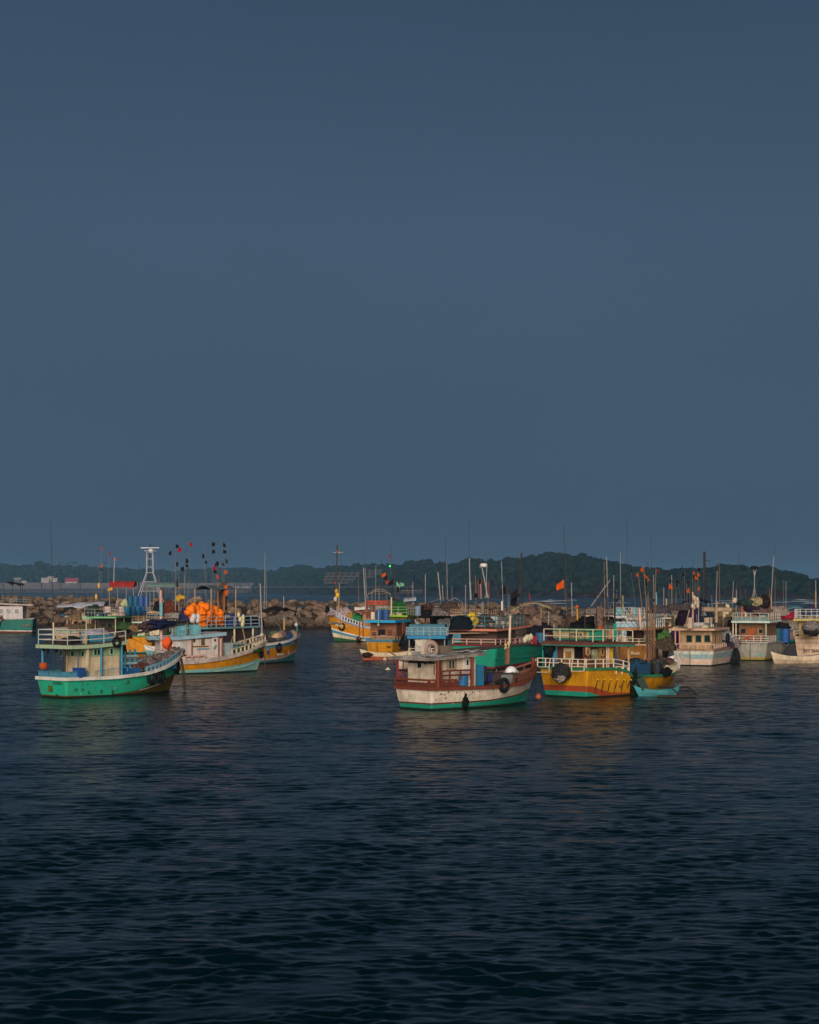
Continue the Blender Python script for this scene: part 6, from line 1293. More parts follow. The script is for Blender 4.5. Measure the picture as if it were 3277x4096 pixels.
# ---- Mc: cream-roofed boat with tent behind
Mc = mid('fishing boat with cream roof edge, yellow post and open upper deck', (1740, 2568), (1880, 2552), 4.4, [(0, 1.6), (.5, 1.7), (1, 2.4)], [([(0, .4), (1, .8)], mBR), (None, mBT)], mBT, mT, 3.78, (-.02, .7), (.15, .6), mTAN, paint((.60, .42, .24), .3, .2), mDK, paint((.45, .40, .36), .2, .1), rails=(.4, .8, 1.2), postm=paint((.55, .30, .05), .2, .1))
for nm, x0_, x1_, yy, dd, rise_, col, lb in (('tent', 1712, 1835, 2412, 248, .75, (.16, .13, .11), 'brown peaked tent awning behind the cream roofed boat'), ('tent', 1790, 1850, 2408, 262, .6, (.30, .32, .36), 'grey tent awning tip behind the brown one')):
    q0, q1 = W(x0_, yy, dd), W(x1_, yy, dd); o = cloth([q0, q1, q1 + Vector((0, 3.5, 0)), q0 + Vector((0, 3.5, 0))], paint(col, .3, .2, .8), .05, 14, 10, .05, .1, name=nm)
    for v_ in o.data.vertices: v_.co.z += rise_ * (1 - abs(2 * (v_.co.x - q0.x) / (q1.x - q0.x) - 1))
    tag(o, lb, 'awning')
    for q in (q0, q1): MB().tube((0, 0, -2.4), (0, 0, 0), .06).build('awning_pole', mTAN, o, loc=q)
for px, py, sx, sz, col, lb in ((1706, 2470, 1.0, 1.8, (.018, .016, .018), 'black netting hung at the left under the brown tent awning'), (1712, 2440, .8, .9, (.10, .05, .04), 'dark brown net bundle hanging under the brown tent awning'), (1755, 2462, 1.4, 1.0, (.20, .17, .16), 'grey net heap on the upper deck under the brown tent'), (1772, 2462, .9, .8, (.34, .28, .32), 'pale mauve net heap on the upper deck under the brown tent'), (1800, 2440, 1.3, 1.2, (.10, .07, .05), 'brown net bundles hung right of the brown tent'), (1785, 2496, 1.2, .9, (.16, .15, .14), 'grey heap beneath the cream roof edge')):
    heap(W(px, py, 243), sx, .9, sz, col, lb, amp=.4)
drum(W(1672, 2463, 232), .42, 1.3, (.18, .24, .34), 'faded blue barrel left of the black netting')
# ---- N: light blue boat
Nb = mid('light blue fishing boat with railed blue stern panel, left of centre cluster', (1705, 2684), (1772, 2650), 3.6, [(0, 1.5), (.5, 1.6), (1, 2.3)], [([(0, .3), (1, .6)], mT), (None, mBT)], mBT, mBT, 3.12, (.02, .45), (.18, .42), mBT, paint((.015, .20, .42), .2, .1), paint((.06, .03, .03), .3, .2), None, wins=1, roofth=.26, posts=(.05, .95), postm=mPOLE)
MB().box((0, 0, 0), (.06, 3.45, .72)).build('stern_panel', paint((.07, .22, .31), .35, .4), Nb.root, loc=(.28, 0, 3.52)); MB().box((0, 0, 0), (3.5, .06, .72)).build('side_panel', paint((.07, .22, .31), .35, .4), Nb.root, loc=(2.1, -1.72, 3.52))
MB().box((0, 0, 0), (2.4, 3.2, .35)).build('roof_hatch', paint((.04, .16, .24), .4, .2), Nb.root, loc=(2.0, 0, 3.95))
Nb.rail([(3.9, -1.80, 3.14), (.18, -1.80, 3.14), (.18, 1.80, 3.14)], [.38, .74], paint((.36, .48, .54), .2, .1), every=.5, r=.022)
heap(W(1775, 2508, 162), 1.1, .6, .42, (.22, .26, .26), 'grey net heap on the light blue boat roof', amp=.3)
heap(W(1803, 2508, 163), .35, .3, .45, (.45, .34, .14), 'ochre float bag right of the grey net on the light blue boat', 'float_bag', 'net float', amp=.3)
heap(W(1640, 2600, 160), .9, .6, .45, (.035, .03, .035), 'dark net heap on the stern of the light blue boat', amp=.4)
for i, (px, py, dx) in enumerate(((1722, 2600, .0), (1800, 2600, .4))): Nb.mast(px, 2640, px + (2 if i else -1), 2538, mPOLE, .05, .045, 'stanchion', ly=-1.7)
Nb.mast(1622, 2560, 1618, 2470, mPOLED, .05, .04, 'stanchion', ly=1.9)
o = cloth([W(1735, 2533, 158), W(1955, 2530, 158), W(1955, 2524, 161), W(1735, 2526, 161)], paint((.12, .12, .22), .3, .2, .7), .04, 20, 8, .10, .10, name='tarpaulin', seed=15); tag(o, 'blue-grey tarpaulin on a thin tan spar between the light blue and green boats', 'tarpaulin')
for a_, b_ in ((1735, 1955),): MB().tube(W(a_, 2535, 157.9), W(b_, 2532, 157.9), .05).build('spar', mTAN, o)
# ---- P: green hull with pink roof edge, behind the white boat
P = Boat('fishing_boat', 'green hulled fishing boat with long salmon roof edge, behind the white boat', (1900, 2680), (2185, 2646), 4.6, ds=158); P.rake = .9; P.t0 = .9
P.hull([(0, 2.30), (.3, 2.25), (.42, 2.2), (.5, 2.0), (.8, 2.25), (1, 2.9)], [([(0, .3), (1, .6)], mMAR), (None, paint((.01, .26, .17), .3, .12, key='ph', dcol=(.02, .16, .10)))], inner=mMAR, trim=mMAR, trimh=.15)
P.cabin(1.0, 6.0, 3.5, 1.7, 3.55, paint((.10, .06, .05), .5, .3)); 
px0_ = P.P(1988, 2514, y=-2.25).x; px1_ = P.P(2130, 2492, y=-2.2).x
P.roof(px0_, px1_, 4.5, 3.68, .17, top=paint((.20, .10, .07), .4, .1), edge=paint((.62, .22, .14), .2, .15), rise=.25)
P.rail([(px1_ - 2.3, 2.1, 3.75), (px0_ + .1, 2.1, 3.7), (px0_ + .1, -2.1, 3.7), (px1_ - 2.3, -2.1, 3.72)], [.35, .75, 1.15], paint((.05, .16, .20), .2, .1), every=1.0, r=.035)
P.rail([P.at(.40, P.zs(.4), -1, 0), P.at(.0, P.zs(0), -1, 0), P.at(0, P.zs(0), 1, 0)], [.22, .48], mPK, every=1.2, r=.05, name='stern_rail')
P.rail([P.P(2052, 2580, y=-2.1), P.P(2128, 2580, y=-1.9)], [.30], mPK, every=1.0, r=.05)
P.text('P.S.', P.P(2005, 2617, y=-2.25), (0, -1, 0), .2, plain((.02, .08, .06)))
for i in range(6): p_, n_ = sidept(P, 2046 + i * 15, 2614, .0); MB().box((0, 0, 0), (.09, .06, .10)).build('scupper', mDK, P.root, loc=p_)
MB().sweep([P.at(u, .95, -1, .03) for u in (0, .2, .4, .6, .8)], .06, .07).build('strake', mT, P.root)
yb_ = onroof(P, 1905, 2508, .9); v, f = ICO[4]
m = MB()
for i, (px, py, sx, sz) in enumerate(((1888, 2468, .42, .42), (1898, 2484, .40, .45), (1886, 2480, .34, .34), (1905, 2496, .44, .34), (1892, 2500, .40, .30), (1880, 2462, .24, .2))):
    c_ = P.w(P.P(px, py, y=.9)) - P.w(yb_); m.add([(c_.x + p[0] * sx * (1 + .2 * noise.noise(Vector(p) * 2 + Vector((i, 0, 0)))), c_.y + p[1] * sx, c_.z + p[2] * sz * (1 + .2 * noise.noise(Vector(p) * 2))) for p in ICO[3][0]], ICO[3][1])
o = m.build('yellow_sack', paint((.72, .47, .01), .25, .1, .6), None, smooth=True, loc=P.w(yb_)); tag(o, 'lumpy yellow sack heap behind the dark roof rail of the salmon roofed boat', 'sack')
c_ = onroof(P, 1845, 2508, 1.2); heap(P.w(c_), 1.1, .9, 1.25, (.012, .02, .03), 'black net mound left of the yellow sacks', amp=.2)
c_ = onroof(P, 1937, 2505, .2); heap(P.w(c_), 1.05, .8, 1.1, (.07, .06, .065), 'dark grey net mound right of the yellow sacks', amp=.2)
c_ = onroof(P, 1982, 2502, -.4); crate(P.w(c_), (.7, .6, .95), P.th, (.42, .46, .42), 'pale caged tank right of the grey net mound', 'caged_tank', 'tank')
P.mast(2011, 2515, 2008, 2404, mW, .085, .085, 'mast', ly=-.6); P.mast(2011, 2480, 2010, 2442, paint((.06, .02, .04), .2, .1), .10, .10, 'mast_sleeve', ly=-.62)
P.mast(2042, 2600, 2040, 2460, mTAN, .11, .10, 'derrick_post', ly=0)
P.mast(2014, 2515, 2014, 2482, mW, .08, .08, 'stub_post', ly=-1.9)
# dark peaked canopy with its masts
q0, q1 = W(1874, 2411, 166), W(2012, 2400, 166); o = cloth([q0, q1, q1 + Vector((0, 2.6, 0)), q0 + Vector((0, 2.6, 0))], paint((.03, .07, .08), .2, .1, .5), .06, 14, 6, .02, .05, name='canopy_roof'); tag(o, 'dark teal peaked canopy under the white radar mast', 'canopy')
for v_ in o.data.vertices: v_.co.z += .30 * (1 - abs(2 * (v_.co.x - q0.x) / (q1.x - q0.x) - 1))
for q in (q0, q1, q0.lerp(q1, .42)): MB().tube((0, 0, -2.4), (0, 0, .0), .05).build('canopy_post', mPOLE if q != q0 else mPOLED, o, loc=q)
def scenepole(pts, mat, r, name='antenna', parent=None, d=None):
    B_ = parent; P_ = [W(a, b, d) - B_.p for a, b in pts]; P_ = [Vector((v.dot(B_.f), v.dot(B_.n), v.z)) for v in P_]
    return MB().path([p - P_[0] for p in P_], r, n=5).build(name, mat, B_.root, loc=P_[0])
P_d = 167
scenepole([(1952, 2391), (1929, 2272)], mPOLE, .07, 'radar_mast', P, P_d); scenepole([(1945, 2391), (1947, 2270)], mPOLE, .04, 'radar_mast', P, P_d); scenepole([(1940, 2391), (1950, 2375), (1955, 2391)], mPOLE, .045, 'mast_foot', P, P_d)
g = scenepole([(1919, 2268), (1950, 2268)], mPOLE, .07, 'radar_bracket', P, P_d)
v_ = W(1935, 2262, P_d) - P.p; m = MB(); m.lathe([(.3, -.14), (.36, -.05), (.36, .1), (.26, .2)], n=16); m.build('radar_dome', paint((.68, .66, .64), .1, .1), P.root, loc=(v_.dot(P.f), v_.dot(P.n), v_.z))
scenepole([(1882, 2400), (1878, 2232)], mPOLE, .06, 'antenna', P, P_d); scenepole([(1878, 2240), (1877, 2080)], mPOLED, .015, 'antenna', P, P_d); scenepole([(1884, 2400), (1880, 2325)], mPOLE, .10, 'antenna_tube', P, P_d)
scenepole([(2012, 2404), (2006, 2246)], mPOLE, .035, 'antenna', P, P_d); scenepole([(1994, 2400), (1970, 2280)], mPOLED, .03, 'antenna', P, P_d); scenepole([(1927, 2440), (1922, 2335)], mPOLE, .05, 'stanchion', P, P_d)
for px, col in ((1915, (.30, .05, .03)), (1928, (.30, .05, .03)), (1950, (.25, .06, .04)), (1957, (.25, .06, .04))): scenepole([(px, 2390), (px - 2, 2300 + (px % 7) * 6)], plain(col, .7), .03, 'rod', P, P_d)
scenepole([(2086, 2415), (2086, 2212)], mDK, .10, 'dark_mast', P, 214 - 40); scenepole([(1952, 2235), (1948, 2262)], mPOLED, .03, 'lamp_stalk', P, P_d)
# other slim masts in the centre cluster
for B_, lst in ((Mc, (((1784, 2460), (1783, 2155), .03, mPOLED), ((1790, 2400), (1788, 2250), .045, mPOLE), ((1763, 2402), (1752, 2288), .10, mPOLE), ((1773, 2402), (1770, 2340), .06, mPOLE), ((1702, 2430), (1702, 2298), .06, mPOLE), ((1702, 2600), (1704, 2400), .05, mBR))), (Lb, (((1652, 2420), (1652, 2328), .05, mPOLE), ((1585, 2462), (1563, 2180), .03, mPOLED), ((1502, 2420), (1504, 2260), .03, mPOLE), ((1520, 2400), (1527, 2235), .035, mPOLED)))):
    for a_, b_, r_, mt in lst: scenepole([a_, b_], mt, r_, 'antenna', B_, B_.p.y + 3)
# green navigation light on its mast
v_ = W(1560, 2264.5, 238) - Lb.p; m = MB(); m.add([(p[0] * .12, p[1] * .12, p[2] * .12) for p in ICO[2][0]], ICO[2][1]); m.build('navigation_light', plain((.03, 1, .08), .5, emit=2.5), Lb.root, loc=(v_.dot(Lb.f), v_.dot(Lb.n), v_.z))
# ---- Q: boat with patterned arched tarp, brown gear
Q = mid('fishing boat under a patterned arched tarpaulin, right of the salmon roofed boat', (2090, 2598), (2200, 2578), 3.8, [(0, 1.6), (.5, 1.7), (1, 2.4)], [([(0, .4), (1, .8)], mT), (None, mBR)], mBR, mGY, 3.3, (.1, .7), (.2, .6), mTAN, mTAN, mDK, mGY, posts=(.1, .5, .9), postm=mCR)
q0, q1 = W(2042, 2446, 208), W(2206, 2436, 208); o = cloth([q0, q1, q1 + Vector((0, 3, .1)), q0 + Vector((0, 3, .1))], net((.34, .36, .18), (.24, .14, .11), .35), .06, 22, 8, .12, .2, name='tarpaulin', seed=21); tag(o, 'patterned green and tan arched tarpaulin left of the yellow boat mast', 'tarpaulin')
for v_ in o.data.vertices: v_.co.z += .75 * math.sin(math.pi * (v_.co.x - q0.x) / (q1.x - q0.x))
for px, yy in ((2065, 2440), (2110, 2425), (2165, 2425), (2195, 2436)): scenepole([(px, 2530), (px, yy)], mTAN, .06, 'tarp_pole', Q, 209)
scenepole([(2123, 2420), (2118, 2374)], mMAR, .12, 'red_post', Q, 209)
for px, py, sx, sz, col, lb in ((2140, 2500, 1.0, 1.0, (.34, .22, .17), 'tan sheeted gear under the patterned tarpaulin'), (2090, 2500, 1.6, 1.4, (.13, .09, .07), 'brown net stack under the patterned tarpaulin'), (2160, 2545, 1.6, 1.5, (.02, .02, .035), 'black-blue net heap below the patterned tarpaulin'), (2062, 2540, 1.4, 1.1, (.10, .07, .06), 'dark brown net heap left of the tan derrick post'), (2120, 2450, 1.0, .7, (.22, .14, .11), 'rusty net roll hung beneath the patterned tarpaulin')): heap(W(px, py, 206), sx, .9, sz, col, lb, amp=.35)
crate(W(2122, 2578, 170), (1.0, .9, .80), .4, (.30, .02, .04), 'red plastic box on the foredeck of the salmon roofed boat', m=paint((.36, .02, .05), .4, .3))
drum(W(2162, 2572, 172), .5, 1.0, (.02, .13, .26), 'blue tank behind the red plastic box', 'water_tank'); drum(W(2178, 2572, 174), .35, .9, (.02, .08, .2), 'dark blue tank behind the white railing end', 'water_tank')

# ---- S: brown-orange stern with lettering behind the yellow boat
S = mid('brown-orange fishing boat with lettered stern, behind the yellow boat', (2535, 2652), (2660, 2628), 4.0, [(0, 1.9), (.5, 1.9), (1, 2.5)], [([(0, .4), (1, .8)], mRB), (None, paint((.26, .11, .02), .5, .4, key='sh'))], mBR, mTAN, 3.42, (-.02, .62), (.2, .5), mTAN, paint((.44, .16, .05), .3, .2), mDK, None, wins=0, postm=mWOOD)
S.text('S Boat', S.P(2535, 2613, x=-.3), (-1, 0, 0), .30, plain((.50, .44, .28)), sx=1.1)
x0_ = S.roofz and .0
MB().box((0, 0, 0), (.05, 3.2, .55)).build('stern_panel', paint((.30, .44, .52), .2, .2), S.root, loc=(.1, .25, 3.8)); MB().box((0, 0, 0), (3.6, .05, .55)).build('side_panel', paint((.30, .44, .52), .2, .2), S.root, loc=(1.9, -1.82, 3.8))
S.rail([(.0, 1.9, 3.44), (.0, -1.88, 3.44), (6.4, -1.88, 3.44)], [.5, 1.0], paint((.55, .60, .62), .2, .1), every=1.1, r=.035)
# ---- T: white-blue boat further
T = mid('white and pale blue fishing boat with two railed decks, behind the lettered stern', (2520, 2590), (2640, 2572), 4.2, [(0, 1.7), (.5, 1.8), (1, 2.6)], [([(0, .4), (1, .8)], mT), (None, mW)], mLB, mLB, 3.95, (-.02, .6), (.1, .5), mW, paint((.6, .62, .66), .2, .2), paint((.36, .44, .5), .3, .3), paint((.5, .58, .62), .2, .1), rails=(.35, .7, 1.05))
MB().box((0, 0, 0), (.06, 1.2, .9)).build('rail_panel', mLB, T.root, loc=(.0, 1.2, 4.5)); MB().box((0, 0, 0), (.06, 1.2, .9)).build('rail_panel', mLB, T.root, loc=(.0, -1.0, 4.5))
for px, py, sx, sz, lb in ((2508, 2497, 1.0, .4, 'pinkish white net heap, left one behind the pale blue rail'), (2542, 2480, 1.1, .45, 'white net heap, upper one behind the pale blue rail'), (2535, 2496, .7, .4, 'white net heap, middle one behind the pale blue rail'), (2590, 2494, .7, .5, 'white heap right of the thick white post')): heap(W(px, py, 190), sx, .6, sz, (.52, .45, .42), lb, amp=.4)
scenepole([(2563, 2520), (2558, 2434)], mPK, .16, 'thick_post', S, 172)
for px, y0, y1, r_, mt in ((2494, 2460, 2382, .07, paint((.4, .32, .12), .3, .2)), (2484, 2460, 2210, .035, mPOLE), (2528, 2450, 2432, .10, mPK), (2668, 2470, 2395, .09, mTAN), (2689, 2434, 2300, .04, mPOLE), (2617, 2430, 2300, .04, mPOLE), (2628, 2430, 2370, .07, mLB), (2512, 2480, 2075, .02, mPOLED), (2608, 2480, 2150, .02, mPOLED)): scenepole([(px, y0), (px - 2, y1)], mt, r_, 'antenna', T, 206)
# the big bunch of cream floats and leaning poles on the yellow boat's foredeck
for i, (px, py) in enumerate(((2605, 2470), (2607, 2484), (2598, 2494), (2606, 2496), (2617, 2490), (2600, 2506), (2618, 2502), (2614, 2512), (2596, 2502))): ball(W(px, py, 128), .12, (.60, .55, .42), 'cream float in the bunch hanging on the leaning poles of the yellow boat', 'float', 'net float', 'cream floats on the leaning poles bunch', sz=1.5)
for i, (px, py) in enumerate(((2570, 2508), (2578, 2506), (2585, 2508), (2582, 2548), (2580, 2556))): ball(W(px, py, 130), .12, (.60, .58, .50) if i < 3 else (.5, .5, .28), 'white float left of the leaning poles of the yellow boat', 'float', 'net float', 'white floats left of the leaning poles', sz=1.6)
for i, (b0, t0, cc, lb) in enumerate((((2595, 2664), (2553, 2290), ('orange',), 'leftmost leaning pole with orange cloth on the yellow boat foredeck'), ((2603, 2664), (2575, 2268), ('orange',), 'leaning pole with long orange cloth on the yellow boat foredeck'), ((2608, 2664), (2590, 2305), ('orange', 'black'), 'leaning pole with orange and black cloth on the yellow boat foredeck'), ((2614, 2664), (2625, 2275), ('red',), 'pole with small red cloth leaning right on the yellow boat foredeck'))):
    flag(b0, t0, 127, cc, lb, at=(.0, .06) if len(cc) > 1 or i == 1 else (.0,), size=.6 if i == 1 else .45, r=.035, pc=(.22, .13, .08))
for i, px in enumerate((2588, 2600, 2606, 2611, 2617)): flag((px + 3, 2666), (px - 4 + i * 2, 2400 + i * 18), 127.4, ('black',), 'bare brown pole in the bundle on the yellow boat foredeck', 'bare brown poles in the yellow boat bundle', at=(), r=.045, pc=(.20, .11, .06))
# small green plant-like net, dark blue sheet behind
heap(W(2660, 2600, 150), .9, .7, 1.1, (.09, .07, .05), 'dark gear heap between the yellow bow and the cream stern', amp=.4)
heap(W(2662, 2560, 158), .55, .4, .75, (.09, .22, .05), 'small green leafy net tuft above the dark gear heap', amp=.8, cut=False)
heap(W(2700, 2580, 172), 1.3, .7, 1.2, (.03, .03, .10), 'navy blue sheet left of the cream wheelhouse', amp=.3)
c3 = W(2724, 2460, 196)
for i, py in enumerate((2508, 2492, 2476)): m = MB(); m.box((0, 0, .2), (1.5, 1.0, .40)); o = m.build('stacked_box', paint((.44, .38, .22), .3, .2), None, loc=W(2718, py, 190), rz=.2); tag(o, ('lowest', 'middle', 'topmost')[i] + ' box in the cream stack left of the purple net', 'box', 'cream boxes in a stack')

# ---- U: cream wheelhouse with white and blue stern
U = Boat('fishing_boat', 'fishing boat with worn white and pale blue stern and tan wheelhouse', (2775, 2664), (2925, 2640), 4.3); U.rake = .9; U.t0 = .9
ub = paint((.16, .34, .38), .5, .3, key='ub', dcol=(.50, .42, .32), sc=.8)
U.hull([(0, 1.62), (.5, 1.7), (1, 2.3)], [([(0, .12), (1, .2)], mBT), ([(0, .68), (.5, .7), (1, .8)], paint((.62, .46, .36), .3, .25)), ([(0, 1.12), (1, 1.4)], ub), (None, paint((.60, .60, .50), .4, .3))], inner=mCR, trim=paint((.34, .20, .13), .4, .3), trimh=.16)
U.cabin(1.0, 5.2, 3.1, 1.1, 3.35, paint((.50, .33, .17), .35, .3, key='ucab')); U.roof(-.1, 6.2, 4.1, 3.55, .18, top=paint((.34, .27, .26), .4, .2), edge=paint((.60, .36, .24), .2, .2), rise=.05)
for px in (2758, 2795, 2830): win(U, U.P(px, 2555, x=.98), (-1, 0, 0), .50, .62, paint((.20, .16, .10), .3, .2), pane=plain((.008, .025, .025), .15))
win(U, (2.2, -1.57, 2.6), (0, -1, 0), .5, .6, mTAN); win(U, (3.8, -1.57, 2.6), (0, -1, 0), .5, .6, mTAN)
U.rail([(5.5, -2.05, 1.75), (-.1, -2.0, 1.65), (-.1, 2.0, 1.65), (1.5, 2.05, 1.65)], [.42], paint((.62, .44, .38), .2, .1), every=.8, r=.045)
for px in (2702, 2719): p = U.P(px, 2590, x=.1); p.z = 1.65; U.post(p, 1.75, paint((.55, .26, .20), .2, .1), .07)
MB().tube((0, 0, 0), (0, 0, -1.9), .025).build('stern_rope', mDK, U.root, loc=(-.38, .25, 1.9))
for px, x_ in ((2768, 1), (2830, 1)): pass
for i, (px, h_) in enumerate(((2763, 1.0), (2830, .85), (2842, .85))): c_ = onroof(U, px, 2525, 0); crate(U.w(c_), (.5, .45, h_), U.th, (.5, .38, .26), ('tall tan box at the left mast on the tan wheelhouse roof', 'left of the two tan boxes at the corner of the tan wheelhouse roof', 'right of the two tan boxes at the corner of the tan wheelhouse roof')[i], 'roof_box', 'box')
c_ = onroof(U, 2800, 2520, 0); crate(U.w(c_), (1.6, 1.3, .45), U.th, (.42, .40, .40), 'low pale box in the middle of the tan wheelhouse roof', 'roof_box', 'box')
U.mast(2772, 2530, 2772, 2368, mPK, .11, .08, 'mast', ly=.6); U.mast(2793, 2530, 2797, 2400, mPOLE, .06, .05, 'mast', ly=.4); U.mast(2867, 2490, 2867, 2404, mTAN, .12, .10, 'mast', ly=-1.2); U.mast(2862, 2490, 2870, 2285, mPOLE, .045, .03, ly=-1.2)
U.mast(2773, 2380, 2773, 2240, mPOLED, .03, .02, ly=.6)
for px0, py0, px1, py1 in ((2744, 2500, 2758, 2440), (2833, 2500, 2863, 2465)): a_ = U.P(px0, py0, y=0); U.pole(a_, U.P(px1, py1, y=0), mTAN, .05, .045, 'brace')
for i, (px, py) in enumerate(((2778, 2392), (2781, 2402), (2782, 2412), (2790, 2398), (2791, 2412), (2791, 2424), (2771, 2425), (2776, 2430))): ball(U.w(U.P(px, py, y=.2)), .17, (.56, .46, .32), 'cream float on the twin masts above the tan wheelhouse', 'float', 'net float', 'cream floats on the twin masts', sz=1.4)
c_ = U.P(2805, 2438, y=.3); c1_ = U.P(2926, 2438, y=.3); v0, v1 = W(2808, 2438, 178), W(2926, 2440, 178); o = MB().tube((0, 0, 0), v1 - v0, .26, .24, n=10).build('rolled_tarpaulin', paint((.42, .31, .20), .4, .3), None, loc=v0); tag(o, 'long beige rolled tarpaulin above the tan wheelhouse', 'tarpaulin')
for i, (px, py) in enumerate(((2908, 2424), (2914, 2426), (2896, 2450), (2905, 2452), (2897, 2464), (2912, 2450))): ball(W(px, py, 178), .15, (.56, .46, .32), 'small cream float around the right end of the rolled tarpaulin', 'float', 'net float', 'small cream floats by the rolled tarpaulin', sz=1.4)
for px, py, sx, sz, col, lb in ((2738, 2500, .9, 1.7, (.022, .012, .035), 'black-purple net mound left of the pink mast'), (2785, 2495, 1.2, 2.0, (.035, .022, .075), 'purple net mound behind the twin masts'), (2820, 2498, 1.3, 1.6, (.02, .035, .06), 'dark teal net mound right of the twin masts'), (2812, 2462, .4, .7, (.36, .42, .46), 'pale blue wrapped cap on the teal net mound'), (2885, 2500, 1.4, 1.9, (.14, .11, .08), 'brown net stack right of the tan mast'), (2895, 2465, 1.3, .9, (.30, .26, .12), 'yellowish net top on the brown stack'), (2906, 2508, 1.1, .8, (.02, .012, .02), 'black tyre-like net roll below the brown stack'), (2712, 2440, 1.5, .7, (.10, .08, .08), 'dull brown net mound on the skyline left of the purple one'), (2640, 2452, 1.2, .9, (.11, .09, .11), 'dusky mound behind the railings left of the cream boxes')): heap(W(px, py, 184), sx, .9, sz, col, lb, amp=.3)
q0, q1 = W(2744, 2412, 196), W(2850, 2412, 196); o = cloth([q0, q1, q1 + Vector((0, 3, 0)), q0 + Vector((0, 3, 0))], plain((.012, .016, .025), .7), .08, 14, 8, .04, .2, name='canopy_roof'); tag(o, 'black peaked canopy at the foot of the tall black mast', 'canopy')
for v_ in o.data.vertices: v_.co.z += .5 * (1 - abs(2 * (v_.co.x - q0.x) / (q1.x - q0.x) - 1))
for q in (q0, q0.lerp(q1, .85), q1): MB().tube((0, 0, -3), (0, 0, 0), .05).build('canopy_post', mPOLE, o, loc=q)
heap(W(2890, 2562, 172), 1.0, .8, 1.3, (.42, .44, .48), 'pale sheeted mound on the foredeck right of the tan wheelhouse', amp=.15)
heap(W(2888, 2590, 171), 1.1, .8, .7, (.06, .045, .08), 'purple-grey net below the pale sheeted mound', amp=.3)
side_tyre(U, 2912, 2553, 'tall narrow tyre hanging at the bow right of the tan wheelhouse', .38)
for i, (px, py) in enumerate(((2935, 2618), (2942, 2632), (2930, 2634), (2947, 2612))): tyre(W(px, py, 172.5 + i * .2), .4 + i * .3, 'large dark tyre in the bunch between the white-blue and grey sterns', .55, .18, group='bunch of dark tyres')
heap(W(2937, 2600, 173), .45, .4, 1.2, (.26, .24, .24), 'grey rope-wrapped fender above the bunch of dark tyres', 'fender', 'fender', cut=False)

# ---- V: background behind U (net drums on frames, tall black mast, radar)
V = mid('brown fishing boat with tall black mast and gear frames, behind the tan wheelhouse', (2830, 2600), (2980, 2585), 4.2, [(0, 1.7), (.5, 1.8), (1, 2.6)], [([(0, .4), (1, .8)], mT), (None, mBR)], mBR, mGY, 3.8, (.05, .7), (.1, .6), mBR, mTAN, mDK, mGY)
scenepole([(2818, 2405), (2818, 2207)], mDK, .16, 'black_mast', V, 205); scenepole([(2818, 2242), (2842, 2242)], mPOLED, .05, 'crosstree', V, 205)
# ---- Wt: grey boat
G2 = Boat('fishing_boat', 'grey fishing boat with brown cabin and pale teal roof edge at right', (3004, 2643), (3120, 2626), 3.9); G2.rake = .9; G2.t0 = .9; G2.Bw = 3.0
G2.hull([(0, 1.95), (.3, 1.95), (.42, 1.8), (.5, 1.35), (.8, 1.6), (1, 2.4)], [([(0, .12), (1, .2)], plain((.02, .02, .02))), ([(0, .35), (1, .4)], paint((.36, .26, .06), .4, .3)), (None, paint((.32, .31, .27), .4, .3, key='gh', sc=.8))], inner=mGY, trim=paint((.24, .24, .26), .4, .3), trimh=.14)
MB().box((0, 0, 0), (.03, 1.1, .08)).build('teal_stripe', paint((.10, .42, .44), .2, .1), G2.root, loc=(-.10, -.9, .65)); MB().box((0, 0, 0), (.04, .05, 1.6)).build('stern_seam', mDK, G2.root, loc=(-.24, 0, 1.0))
G2.cabin(.9, 4.8, 2.9, 1.3, 3.85, paint((.22, .12, .07), .5, .4)); G2.roof(-.15, 5.2, 3.95, 4.05, .18, top=mGY, edge=paint((.50, .62, .56), .2, .2), rise=.12)
MB().box((0, 0, 0), (.04, .7, 1.5)).build('door', paint((.34, .08, .02), .4, .3), G2.root, loc=(.87, .15, 2.6)); win(G2, (.88, 1.0, 3.0), (-1, 0, 0), .4, .4, mBR); win(G2, (2.4, -1.47, 3.0), (0, -1, 0), .4, .4, mBR); win(G2, (.88, -.8, 3.0), (-1, 0, 0), .4, .4, mTAN)
G2.rail([(4.6, 1.85, 4.06), (0, 1.85, 4.06), (0, -1.85, 4.06), (4.9, -1.85, 4.1)], [.4, .8], paint((.44, .44, .38), .2, .1), every=.9, r=.035)
MB().box((0, 0, 0), (.05, 3.5, .40)).build('rail_panel', paint((.16, .24, .24), .3, .2), G2.root, loc=(.1, 0, 4.28))
G2.rail([(2.6, -1.95, 2.0), (-.3, -1.85, 2.0), (-.3, 1.85, 2.0)], [-.12, .08, .30, .55], paint((.58, .54, .46), .2, .1), every=.8, r=.035, base=-.12)
for y_, mt in ((-1.55, paint((.36, .46, .30), .2, .1)), (1.55, mCR), (1.85, mCR)): G2.post((.05, y_, 2.0), 1.9, mt, .07)
MB().box((0, 0, 0), (.3, .45, .3)).build('red_bracket', paint((.35, .05, .03), .2, .1), G2.root, loc=(-.28, .3, 2.35)); MB().box((0, 0, 0), (.04, 1.4, .10)).build('red_trim', paint((.20, .04, .03), .3, .2), G2.root, loc=(-.27, 1.0, 1.78))
for i, (px, lb) in enumerate(((3107, 'teal-blue drum, left of two on the grey boat foredeck'), (3142, 'bright blue drum, right of two on the grey boat foredeck'))): q = W(px, 2562, 186 + i); q.z = 1.6; drum(q, .58 if i == 0 else .50, 1.55, ((.02, .10, .15), (.015, .10, .32))[i], lb)
G2.mast(3122, 2570, 3124, 2512, mPOLE, .07, .06, 'stanchion')
heap(W(3132, 2512, 187), .8, .6, .6, (.02, .02, .03), 'black bundle on top of the two blue drums', amp=.4)
